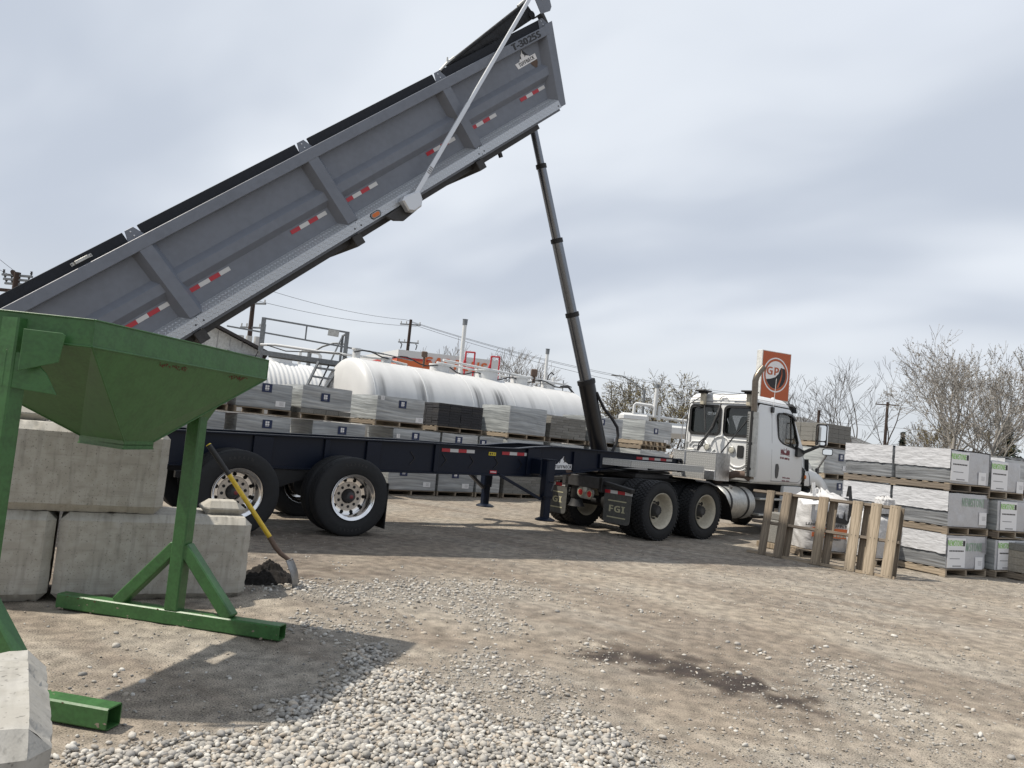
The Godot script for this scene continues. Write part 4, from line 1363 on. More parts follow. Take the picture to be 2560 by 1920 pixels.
func badge(parent: Node, at: Vector3, B: Basis, w: float) -> void:
	# maker's plate: a snow peak over a word and a shield at its right
	var b := node("maker_badge", parent, at)
	b.basis = B * Basis.from_scale(Vector3(w, w, 1))
	var mb := MB.new()
	mb.prism(PackedVector2Array([Vector2(-0.48, -0.10), Vector2(0.48, -0.10), Vector2(0.5, 0.09), Vector2(0.22, 0.09), Vector2(0.02, 0.40), Vector2(-0.06, 0.30), Vector2(-0.13, 0.26), Vector2(-0.30, 0.09), Vector2(-0.52, 0.09)]), Transform3D(), 0.002)
	mb.put("badge_ground", M.white_print, b)
	mb = MB.new()
	mb.prism(PackedVector2Array([Vector2(0.02, 0.40), Vector2(-0.02, 0.28), Vector2(0.03, 0.20), Vector2(0.0, 0.14), Vector2(0.08, 0.18), Vector2(0.2, 0.12)]), Transform3D(Basis(), Vector3(0, 0, 0.003)), 0.001)
	mb.prism(PackedVector2Array([Vector2(-0.13, 0.26), Vector2(-0.17, 0.13), Vector2(-0.22, 0.16)]), Transform3D(Basis(), Vector3(0, 0, 0.003)), 0.001)
	mb.put("badge_peak", M.black_print, b)
	text("TUFFNECK", 0.115, M.black_print, b, Vector3(0.0, -0.005, 0.004), Basis.from_scale(Vector3(0.96, 1, 1)), "badge_word", 0.002)
	mb = MB.new()
	mb.prism(PackedVector2Array([Vector2(0.12, -0.11), Vector2(0.47, -0.11), Vector2(0.45, -0.20), Vector2(0.30, -0.37), Vector2(0.16, -0.20)]), Transform3D(Basis(), Vector3(0, 0, 0.001)), 0.001)
	mb.put("badge_shield", M.brown_rust, b)

func dump_box(t: Node, tape: Callable) -> void:
	var b := node("dump_body", t)
	b.rotation.z = deg_to_rad(41.148)
	var bn := func(called: String, at := Vector3.ZERO) -> Node3D:
		var q := node(called, t)
		q.transform = b.transform * Transform3D(Basis(), at)
		return q
	var u0 := -2.15
	# side sheet with one long fold; mirrored on the far side
	var prof := [Vector2(3.50, 1.165), Vector2(3.745, 1.165), Vector2(3.82, 1.235), Vector2(3.93, 1.235), Vector2(4.01, 1.165), Vector2(4.35, 1.165)]
	for s in [1.0, -1.0]:
		var mb := MB.new()
		for i in prof.size() - 1:
			var a: Vector2 = prof[i]; var c: Vector2 = prof[i + 1]
			var fu := func(v: float) -> float: return 6.60 + (v - 3.4) * 0.42
			var A := Vector3(u0, a.x, a.y * s); var Bq := Vector3(fu.call(a.x), a.x, a.y * s); var C := Vector3(fu.call(c.x), c.x, c.y * s); var D := Vector3(u0, c.x, c.y * s)
			if s > 0: mb.quad(A, Bq, C, D)
			else: mb.quad(Bq, A, D, C)
			if s > 0:
				var e := Vector3(0, 0, -0.008)
				mb.quad(Bq + e, A + e, D + e, C + e)
		mb.put("side_panel", M.box_grey, b)
		mb = MB.new()
		mb.prism(PackedVector2Array([Vector2(u0, 4.342), Vector2(7.02, 4.342), Vector2(7.08, 4.482), Vector2(u0, 4.482)]), Transform3D(Basis(), Vector3(0, 0, 1.15 if s > 0 else -1.29)), 0.14, 0.006)
		mb.put("top_rail", M.box_grey, b)
		# ribs
		for u in [0.015, 2.40, 4.80, -1.95]:
			mb = MB.new()
			var w0 := 0.075; var w1 := 0.15
			var sec := [Vector2(u - w1, 1.166), Vector2(u - w0, 1.285), Vector2(u + w0, 1.285), Vector2(u + w1, 1.166)]
			for i in 3:
				var a: Vector2 = sec[i]; var c: Vector2 = sec[i + 1]
				mb.quad(Vector3(a.x, 3.43, a.y * s), Vector3(c.x, 3.43, c.y * s), Vector3(c.x - 0.03, 4.345, c.y * s), Vector3(a.x - 0.03, 4.345, a.y * s))
			mb.quad(Vector3(sec[0].x, 3.43, sec[0].y * s), Vector3(sec[3].x, 3.43, sec[3].y * s), Vector3(sec[2].x, 3.43, sec[2].y * s), Vector3(sec[1].x, 3.43, sec[1].y * s))
			mb.put("rib", M.box_grey, b)
		# front corner post: slopes forward to the top
		mb = MB.new()
		var pf := [[Vector2(6.44, 1.166), Vector2(6.56, 1.285), Vector2(6.715, 1.285), Vector2(6.715, 1.16)], [Vector2(6.92, 1.166), Vector2(7.03, 1.285), Vector2(7.20, 1.285), Vector2(7.20, 1.16)]]
		for i in 3:
			mb.quad(Vector3(pf[0][i].x, 3.30, pf[0][i].y * s), Vector3(pf[0][i + 1].x, 3.30, pf[0][i + 1].y * s), Vector3(pf[1][i + 1].x, 4.50, pf[1][i + 1].y * s), Vector3(pf[1][i].x, 4.50, pf[1][i].y * s))
		for k in 2:
			var y := 3.30 if k == 0 else 4.50
			mb.quad(Vector3(pf[k][0].x, y, pf[k][0].y * s), Vector3(pf[k][1].x, y, pf[k][1].y * s), Vector3(pf[k][2].x, y, pf[k][2].y * s), Vector3(pf[k][3].x, y, pf[k][3].y * s))
		mb.put("corner_post", M.box_grey, b)
		# tread plate ledge in lengths
		var joints := [u0, 0.0, 2.42, 4.79, 6.60]
		for i in 4:
			mb = MB.new()
			var a: float = joints[i] + 0.004; var c: float = joints[i + 1] - 0.004
			mb.quad(Vector3(a, 3.41, 1.295 * s), Vector3(c, 3.41, 1.295 * s), Vector3(c, 3.505, 1.168 * s), Vector3(a, 3.505, 1.168 * s))
			mb.quad(Vector3(a, 3.292, 1.295 * s), Vector3(c, 3.292, 1.295 * s), Vector3(c, 3.41, 1.295 * s), Vector3(a, 3.41, 1.295 * s))
			mb.quad(Vector3(a, 3.292, 1.295 * s), Vector3(c, 3.292, 1.295 * s), Vector3(c, 3.292, 1.17 * s), Vector3(a, 3.292, 1.17 * s))
			mb.put("tread_plate", M.diamond, b)
			mb = MB.new()
			for e in [a + 0.05, c - 0.05]:
				mb.lathe([Vector2(0, 0.012), Vector2(0.004, 0.010), Vector2(0.006, 0.0)], Transform3D(Basis() if s > 0 else Basis(Vector3.UP, PI), Vector3(e, 3.335, 1.295 * s)), 10)
			mb.put("rivet", M.dark_steel, b)
	# floor, ends, underframe
	var mb := MB.new()
	mb.box(Vector3(2.25, 3.27, 0), Vector3(8.8, 0.035, 2.36), 0.0)
	mb.put("floor_plate", M.box_grey, b)
	mb = MB.new()
	mb.prism(PackedVector2Array([Vector2(6.60, 3.28), Vector2(6.64, 3.28), Vector2(7.15, 4.49), Vector2(7.11, 4.49)]), Transform3D(Basis(), Vector3(0, 0, -1.165)), 2.33)
	mb.put("front_wall", M.box_grey, b)
	mb = MB.new()
	mb.box(Vector3(u0 - 0.03, 3.88, 0), Vector3(0.05, 1.2, 2.36), 0.006)
	mb.put("tailgate", M.box_grey, b)
	for s in [1.0, -1.0]:
		mb = MB.new()
		mb.box(Vector3(2.1, 3.215, s * 1.02), Vector3(8.2, 0.085, 0.10), 0.008)
		mb.put("sill", M.dark_steel, b)
		mb = MB.new()
		mb.box(Vector3(1.6, 3.225, s * 0.42), Vector3(7.4, 0.06, 0.12), 0.008)
		mb.put("body_beam", M.navy, b)
	for u in [-1.9, 0.0, 2.42, 4.79]:
		mb = MB.new()
		mb.box(Vector3(u - 0.05, 3.185, 0), Vector3(0.14, 0.15, 2.44), 0.006)
		mb.put("floor_bearer", M.dark_steel, b)
	mb = MB.new(); mb.box(Vector3(6.62, 3.20, 0), Vector3(0.34, 0.10, 0.5), 0.01); mb.put("hoist_head", M.dark_steel, b)
	mb = MB.new(); mb.bar(Vector3(5.62, 3.17, 0.6), Vector3(5.60, 3.07, 0.6), 0.05, 0.05, Vector3.RIGHT); mb.put("hook", M.dark_steel, b)
	# marker tapes
	for u in [-0.69, 0.13, 1.62, 2.50, 4.00, 4.88, 6.00]:
		var n: Node3D = bn.call("marker_tape")
		tape.call(n, Vector3(u, 3.695, 1.1695), Vector3.RIGHT, 0.57, 4, 0.052)
	# oval side lamp
	var lamp: Node3D = bn.call("side_lamp", Vector3(2.74, 3.355, 1.296))
	for k in 3:
		mb = MB.new()
		var w: float = [0.088, 0.078, 0.062][k]; var r: float = [0.046, 0.038, 0.026][k]
		var pts := PackedVector2Array()
		for i in 24:
			var a := TAU * i / 24
			pts.append(Vector2(cos(a) * r + (w - r) * signf(cos(a) + 0.0001), sin(a) * r))
		mb.prism(pts, Transform3D(Basis(), Vector3(0, 0, 0.0)), [0.008, 0.012, 0.016][k], 0.003)
		mb.put(["grommet", "bezel", "lens"][k], [M.black, M.steel, M.lens_amber][k], lamp)
	# boards on the rail between brackets
	var bu := [-0.02, 2.38, 4.80, 7.05]
	var us := [u0, -0.12, 0.07, 2.28, 2.48, 4.70, 4.88, 7.03]
	for i in 4:
		mb = MB.new()
		mb.box(Vector3((us[i * 2] + us[i * 2 + 1]) * 0.5, 4.545, 1.20), Vector3(us[i * 2 + 1] - us[i * 2], 0.122, 0.05), 0.004)
		mb.put("side_board", M.board, b)
	mb = MB.new()
	mb.box(Vector3(2.45, 4.545, -1.20), Vector3(9.1, 0.122, 0.05), 0.004)
	mb.put("side_board", M.board, b)
	for u in bu:
		var br: Node3D = bn.call("board_bracket", Vector3(u, 4.483, 1.226))
		mb = MB.new()
		mb.prism(PackedVector2Array([Vector2(-0.11, 0), Vector2(0.10, 0), Vector2(0.035, 0.125), Vector2(-0.07, 0.125)]), Transform3D(), 0.008, 0.002)
		mb.put("plate", M.box_grey, br)
		for q in [Vector2(-0.01, 0.035), Vector2(-0.02, 0.09)]:
			mb = MB.new()
			mb.lathe([Vector2(0, 0.011), Vector2(0.006, 0.009), Vector2(0.008, 0)], Transform3D(Basis(), Vector3(q.x, q.y, 0.008)), 10)
			mb.put("bolt", M.alu, br)
	# tie bracket on the rear board
	var hb: Node3D = bn.call("tie_bracket", Vector3(-0.645, 4.545, 1.226))
	mb = MB.new()
	mb.box(Vector3(0, 0, 0.035), Vector3(0.15, 0.035, 0.006), 0.002)
	for s in [-1.0, 1.0]:
		mb.box(Vector3(0.10 * s, 0, 0.004), Vector3(0.045, 0.036, 0.006), 0.002)
		mb.bar(Vector3(0.085 * s, 0, 0.006), Vector3(0.073 * s, 0, 0.036), 0.034, 0.005, Vector3.RIGHT)
	mb.put("strap", M.alu_dull, hb)
	mb = MB.new()
	for s in [-1.0, 1.0]:
		mb.lathe([Vector2(0, 0.008), Vector2(0.004, 0.007), Vector2(0.005, 0)], Transform3D(Basis(), Vector3(0.11 * s, 0, 0.007)), 8)
	mb.put("bolt", M.dark_steel, hb)
	# model number and badge
	for q in 3:
		text("T-3025S", 0.094, M.black_print, b, Vector3(6.525 + 0.006 * q, 4.411 + 0.003 * (q % 2), 1.2905 + 0.0004 * q), Basis.from_scale(Vector3(1.38, 1, 1)), "model_number", 0.002)
	badge(t, b.transform * Vector3(6.46, 4.155, 1.168), b.basis * Basis(Vector3.BACK, 0.02), 0.46)
	# tarp: rolled cloth on its bows, side arm and pivot
	var tp: Node3D = bn.call("tarp_system")
	mb = MB.new()
	var rows := []
	for i in 15:
		var k := i / 14.0
		var a := Vector3(lerpf(5.05, 6.95, k), lerpf(4.63, 4.915, k), 0)
		var row := PackedVector3Array()
		for j in 13:
			var z := 1.19 - 0.8 * j / 12.0
			row.append(a + Vector3(0, -0.30 * (1.19 - z) + 0.01 * sin(k * 24.0), z))
		rows.append(row)
	mb.sheet(rows)
	var side := []
	for i in 15:
		var k := i / 14.0
		side.append(PackedVector3Array([rows[i][0], rows[i][0].lerp(Vector3(lerpf(5.05, 7.0, k), lerpf(4.60, 4.66, k), 1.17), 0.5) + Vector3(0, 0, 0.02 + 0.012 * sin(k * 31.0)), Vector3(lerpf(5.05, 7.0, k), lerpf(4.60, 4.66, k), 1.17)]))
	mb.sheet(side)
	mb.put("tarp_cloth", M.tarp, tp)
	mb = MB.new()
	mb.tube([Vector3(5.02, 4.626, 1.195), Vector3(5.4, 4.683, 1.195), Vector3(6.4, 4.834, 1.195), Vector3(7.02, 4.927, 1.195)], 0.027, 12)
	mb.put("tarp_edge_roll", M.tarp, tp)
	mb = MB.new()
	mb.tube([Vector3(6.95, 4.72, -1.2), Vector3(6.95, 4.72, 1.2)], 0.06, 16)
	mb.put("tarp_roller", M.tarp, tp)
	mb = MB.new()
	mb.tube([Vector3(4.86, 4.60, 1.21), Vector3(5.06, 4.655, 1.21), Vector3(5.2, 4.675, 1.21)], 0.018, 8)
	mb.tube([Vector3(5.04, 4.65, 1.21), Vector3(5.09, 4.715, 1.21)], 0.012, 8)
	mb.tube([Vector3(6.75, 4.915, 1.205), Vector3(7.02, 4.965, 1.205)], 0.02, 8)
	mb.put("tarp_bow", M.alu_dull, tp)
	mb = MB.new()
	mb.bar(Vector3(3.36, 3.31, 1.40), Vector3(4.9, 4.02, 1.40), 0.04, 0.062, Vector3.UP, 0.004)
	mb.bar(Vector3(4.88, 4.01, 1.40), Vector3(7.03, 5.0, 1.40), 0.036, 0.054, Vector3.UP, 0.004)
	mb.put("tarp_arm", M.alu_arm, tp)
	mb = MB.new()
	var d := (Vector3(7.03, 5.0, 0) - Vector3(3.36, 3.31, 0)).normalized()
	for k in 4:
		mb.bar(Vector3(3.72, 3.474, 1.4215) + d * 0.03 * k, Vector3(3.735, 3.481, 1.4215) + d * 0.03 * k, 0.05, 0.002, Vector3.BACK)
	mb.put("arm_label", M.grey_print, tp)
	mb = MB.new()
	mb.prism(PackedVector2Array([Vector2(6.965, 4.655), Vector2(7.17, 4.635), Vector2(7.235, 4.68), Vector2(7.30, 4.90), Vector2(7.29, 4.99), Vector2(7.10, 5.0), Vector2(6.98, 4.92)]), Transform3D(Basis(), Vector3(0, 0, 1.36)), 0.012, 0.003)
	mb.put("end_plate", M.box_grey, tp)
	mb = MB.new()
	mb.lathe([Vector2(0, 0.03), Vector2(0.006, 0.03), Vector2(0.008, 0.016), Vector2(0.03, 0.015), Vector2(0.03, 0)], Transform3D(Basis(), Vector3(7.12, 4.85, 1.372)), 12)
	mb.put("bolt", M.alu, tp)
	mb = MB.new()
	mb.box(Vector3(7.03, 4.66, 1.26), Vector3(0.14, 0.02, 0.22), 0.004)
	mb.box(Vector3(7.16, 4.58, 1.15), Vector3(0.07, 0.17, 0.12), 0.01)
	mb.put("end_bracket", M.dark_steel, tp)
	# arm pivot box under the tread plate
	mb = MB.new()
	mb.prism(PackedVector2Array([Vector2(3.14, 3.34), Vector2(3.20, 3.375), Vector2(3.34, 3.36), Vector2(3.46, 3.34), Vector2(3.43, 3.22), Vector2(3.36, 3.14), Vector2(3.22, 3.13), Vector2(3.14, 3.18)]), Transform3D(Basis(), Vector3(0, 0, 1.31)), 0.13, 0.02)
	mb.put("pivot_cover", M.alu_arm, tp)
	mb = MB.new()
	mb.prism(PackedVector2Array([Vector2(2.86, 3.27), Vector2(3.40, 3.30), Vector2(3.34, 3.12), Vector2(3.08, 3.09), Vector2(2.95, 3.16)]), Transform3D(Basis(), Vector3(0, 0, 1.24)), 0.05, 0.006)
	mb.put("pivot_bracket", M.dark_steel, tp)

func rrect(x0: float, y0: float, x1: float, y1: float, r: float, n := 5) -> PackedVector2Array:
	var p := PackedVector2Array()
	for q in [[x1 - r, y1 - r, 0.0], [x0 + r, y1 - r, PI / 2], [x0 + r, y0 + r, PI], [x1 - r, y0 + r, PI * 1.5]]:
		for i in n + 1:
			var a: float = q[2] + PI / 2 * i / n
			p.append(Vector2(q[0] + cos(a) * r, q[1] + sin(a) * r))
	return p

func rounded(poly: Array, r: float, n := 4) -> PackedVector2Array:
	var o := PackedVector2Array()
	var m := poly.size()
	for i in m:
		var p: Vector2 = poly[i]; var a: Vector2 = poly[(i - 1 + m) % m]; var b: Vector2 = poly[(i + 1) % m]
		var rr := minf(r, minf(p.distance_to(a), p.distance_to(b)) * 0.48)
		var s := p + (a - p).normalized() * rr; var e := p + (b - p).normalized() * rr
		for k in n + 1:
			var t := k / float(n)
			o.append(s.lerp(p, t).lerp(p.lerp(e, t), t))
	return o

func tractor() -> void:
	var t := thing("truck_tractor", "white day cab truck tractor coupled under the front of the dump trailer", "truck", Vector3(1.9523, 0, -14.0324), 0.7189)
	var mb := MB.new()
	var zc := 0.19
	# frame
	for s in [1.0, -1.0]:
		mb = MB.new(); mb.box(Vector3(2.6, 0.86, zc - 0.05 + s * 0.40), Vector3(6.9, 0.26, 0.08), 0.006); mb.put("frame_rail", M.black, t)
	mb = MB.new(); mb.box(Vector3(-0.82, 0.88, 0.1), Vector3(0.06, 0.20, 0.96), 0.01); mb.put("rear_crossmember", M.dark_steel, t)
	mb = MB.new()
	mb.box(Vector3(0.66, 1.05, 0.05), Vector3(1.1, 0.10, 0.95), 0.02)
	mb.box(Vector3(0.7, 1.13, 0.05), Vector3(0.95, 0.04, 0.85), 0.015)
	mb.put("fifth_wheel", M.dark_steel, t)
	# wheels
	var ty := make_tyre(0.512, true, "")
	var rim := make_steel_rim()
	var rn := ["rim", "hand_hole", "hub"]
	for x in [0.0, 1.316]:
		wheel(t, Vector3(x, 0.508, 1.085), 1.0, ty, rim, rn, 0.4 + x)
		wheel(t, Vector3(x, 0.508, -0.97), -1.0, ty, rim, rn, 0.9 + x)
		mb = MB.new()
		mb.tube([Vector3(x, 0.508, -0.8), Vector3(x, 0.508, 0.9)], 0.09, 14)
		mb.lathe([Vector2(-0.2, 0.0), Vector2(-0.14, 0.15), Vector2(0, 0.21), Vector2(0.14, 0.15), Vector2(0.2, 0.0)], Transform3D(Basis(), Vector3(x, 0.52, 0.1)), 20)
		mb.put("drive_axle", M.black, t)
	var tys := make_tyre(0.512, false, "")
	wheel(t, Vector3(5.55, 0.508, 0.98), 1.0, tys, rim, rn, 0.4, false)
	wheel(t, Vector3(5.55, 0.508, -0.65), -1.0, tys, rim, rn, 0.4, false)
	# suspension bags under the tail
	mb = MB.new()
	mb.lathe([Vector2(0.0, 0.0), Vector2(0, 0.10), Vector2(0.02, 0.115), Vector2(0.26, 0.115), Vector2(0.28, 0.09), Vector2(0.28, 0.0)], Transform3D(Basis(Vector3.RIGHT, Vector3.FORWARD, Vector3.UP), Vector3(-0.70, 0.56, -0.12)), 20)
	mb.lathe([Vector2(0.0, 0.0), Vector2(0, 0.15), Vector2(0.06, 0.12), Vector2(0.13, 0.10), Vector2(0.13, 0.0)], Transform3D(Basis(Vector3.RIGHT, Vector3.FORWARD, Vector3.UP), Vector3(-0.70, 0.42, -0.12)), 20)
	mb.put("air_spring", M.black, t)
	# mud flaps with hangers
	for s in [[0.86, 1], [-0.62, -1]]:
		var f := node("mud_flap", t)
		mb = MB.new()
		mb.prism(rounded([Vector2(s[0] - 0.29, 0.24), Vector2(s[0] + 0.29, 0.24), Vector2(s[0] + 0.30, 0.80), Vector2(s[0] - 0.30, 0.80)], 0.07), Transform3D(Basis(Vector3.BACK, Vector3.UP, Vector3.LEFT), Vector3(-0.74, 0, 0)), 0.012, 0.002)
		mb.put("flap", M.flap, f)
		var B := Basis(Vector3.BACK, Vector3.UP, Vector3.LEFT)
		text("FGI", 0.105, M.flap_print, f, Vector3(-0.754, 0.485, s[0]), B * Basis.from_scale(Vector3(1.5, 1, 1)), "flap_lettering", 0.003)
		mb = MB.new()
		mb.box(Vector3(-0.754, 0.62, s[0]), Vector3(0.004, 0.018, 0.40)); mb.box(Vector3(-0.754, 0.345, s[0]), Vector3(0.004, 0.018, 0.40))
		mb.put("flap_stripe", M.flap_print, f)
		for k in 4:
			mb = MB.new(); mb.box(Vector3(-0.756, 0.765, s[0] - 0.24 + 0.16 * k), Vector3(0.003, 0.055, 0.158)); mb.put("reflector", M.tape_red if k % 2 == 0 else M.tape_white, f)
		mb = MB.new(); mb.bar(Vector3(-0.76, 0.90, s[0] - 0.34 * s[1]), Vector3(-0.76, 0.815, s[0] + 0.33 * s[1]), 0.10, 0.075, Vector3.UP, 0.01); mb.put("hanger", M.black, f)
	# tail lamps on a bracket
	var tl := node("tail_lamp_cluster", t)
	mb = MB.new(); mb.prism(rounded([Vector2(-0.02, 0.64), Vector2(0.06, 0.585), Vector2(0.30, 0.575), Vector2(0.38, 0.64), Vector2(0.38, 0.74), Vector2(0.2, 0.80), Vector2(0.05, 0.79), Vector2(-0.02, 0.74)], 0.03), Transform3D(Basis(Vector3.BACK, Vector3.UP, Vector3.LEFT), Vector3(-0.80, 0, 0)), 0.02, 0.004); mb.put("lamp_bracket", M.steel, tl)
	for k in [[0.075, 0.685, M.lens_red], [0.285, 0.67, M.lens_red], [0.175, 0.745, M.lens_clear]]:
		mb = MB.new()
		mb.lathe([Vector2(0, 0.066), Vector2(0.012, 0.066), Vector2(0.012, 0.054)], Transform3D(Basis(Vector3.BACK, Vector3.UP, Vector3.LEFT), Vector3(-0.82, k[1], k[0])), 22)
		mb.put("lamp_ring", M.flap_print if k[2] != M.lens_clear else M.steel, tl)
		mb = MB.new()
		mb.lathe([Vector2(0.010, 0.054), Vector2(0.018, 0.045), Vector2(0.022, 0.0)], Transform3D(Basis(Vector3.BACK, Vector3.UP, Vector3.LEFT), Vector3(-0.82, k[1], k[0])), 20)
		mb.put("lens", k[2], tl)
	# quarter fender ahead of the front drive wheel
	for s in [0.96, -0.85]:
		var rows := []
		for off in [0.0, 0.012]:
			rows = []
			for k in [Vector2(0.88, 1.085), Vector2(1.30, 1.065), Vector2(1.62, 0.98), Vector2(1.86, 0.85), Vector2(2.02, 0.67), Vector2(2.12, 0.45), Vector2(2.13, 0.36)]:
				var row := PackedVector3Array()
				for z in [-0.30, -0.27, 0.27, 0.31]:
					row.append(Vector3(k.x, k.y - off - (0.03 if absf(z) > 0.28 else 0.0), s + z))
				rows.append(row)
			mb = mb if off > 0.0 else MB.new()
			mb.sheet(rows, Vector2.ONE, off > 0.0)
		mb.put("quarter_fender", M.gloss_black, t)
	# fuel tank with straps and step
	for s in [0.84, -0.62]:
		var ft := node("fuel_tank", t)
		mb = MB.new()
		mb.lathe([Vector2(0.0, 0.0), Vector2(0.0, 0.27), Vector2(0.02, 0.30), Vector2(0.05, 0.315), Vector2(0.98, 0.315), Vector2(1.01, 0.30), Vector2(1.03, 0.27), Vector2(1.05, 0.0)], Transform3D(Basis(Vector3.BACK, Vector3.UP, Vector3.RIGHT), Vector3(2.12, 0.655, s)), 40)
		mb.put("tank", M.alu_dull, ft)
		for x in [2.26, 2.86]:
			mb = MB.new()
			mb.lathe([Vector2(-0.03, 0.315), Vector2(-0.03, 0.322), Vector2(0.03, 0.322), Vector2(0.03, 0.315)], Transform3D(Basis(Vector3.BACK, Vector3.UP, Vector3.RIGHT), Vector3(x, 0.655, s)), 40)
			mb.put("strap", M.black, ft)
		mb = MB.new()
		mb.lathe([Vector2(0, 0.04), Vector2(0.03, 0.04), Vector2(0.035, 0.045), Vector2(0.05, 0.045), Vector2(0.05, 0)], Transform3D(Basis(Vector3.RIGHT, Vector3(0, 0.4, -0.9).normalized(), Vector3(0, 0.9, 0.4).normalized()), Vector3(2.45, 0.94, s + 0.13)), 14)
		mb.put("filler_cap", M.steel, ft)
	# aluminium tool box behind the cab
	var tb := node("tool_box", t)
	mb = MB.new()
	mb.box(Vector3(2.42, 1.33, 0.27), Vector3(0.46, 0.53, 1.02), 0.006)
	mb.put("front_case", M.diamond_bright, tb)
	mb = MB.new()
	mb.box(Vector3(2.44, 1.33, 0.784), Vector3(0.47, 0.535, 0.006))
	mb.put("end_plate", M.alu, tb)
	mb = MB.new()
	mb.box(Vector3(2.184, 1.33, 0.05), Vector3(0.006, 0.50, 0.03)); mb.box(Vector3(2.42, 1.60, 0.27), Vector3(0.48, 0.012, 1.04), 0.004)
	mb.put("lid_edge", M.alu, tb)
	mb = MB.new(); mb.box(Vector3(2.20, 1.16, 0.66), Vector3(0.06, 0.18, 0.24), 0.006); mb.put("step_box", M.alu, tb)
	cab(t)
	cab_fittings(t)

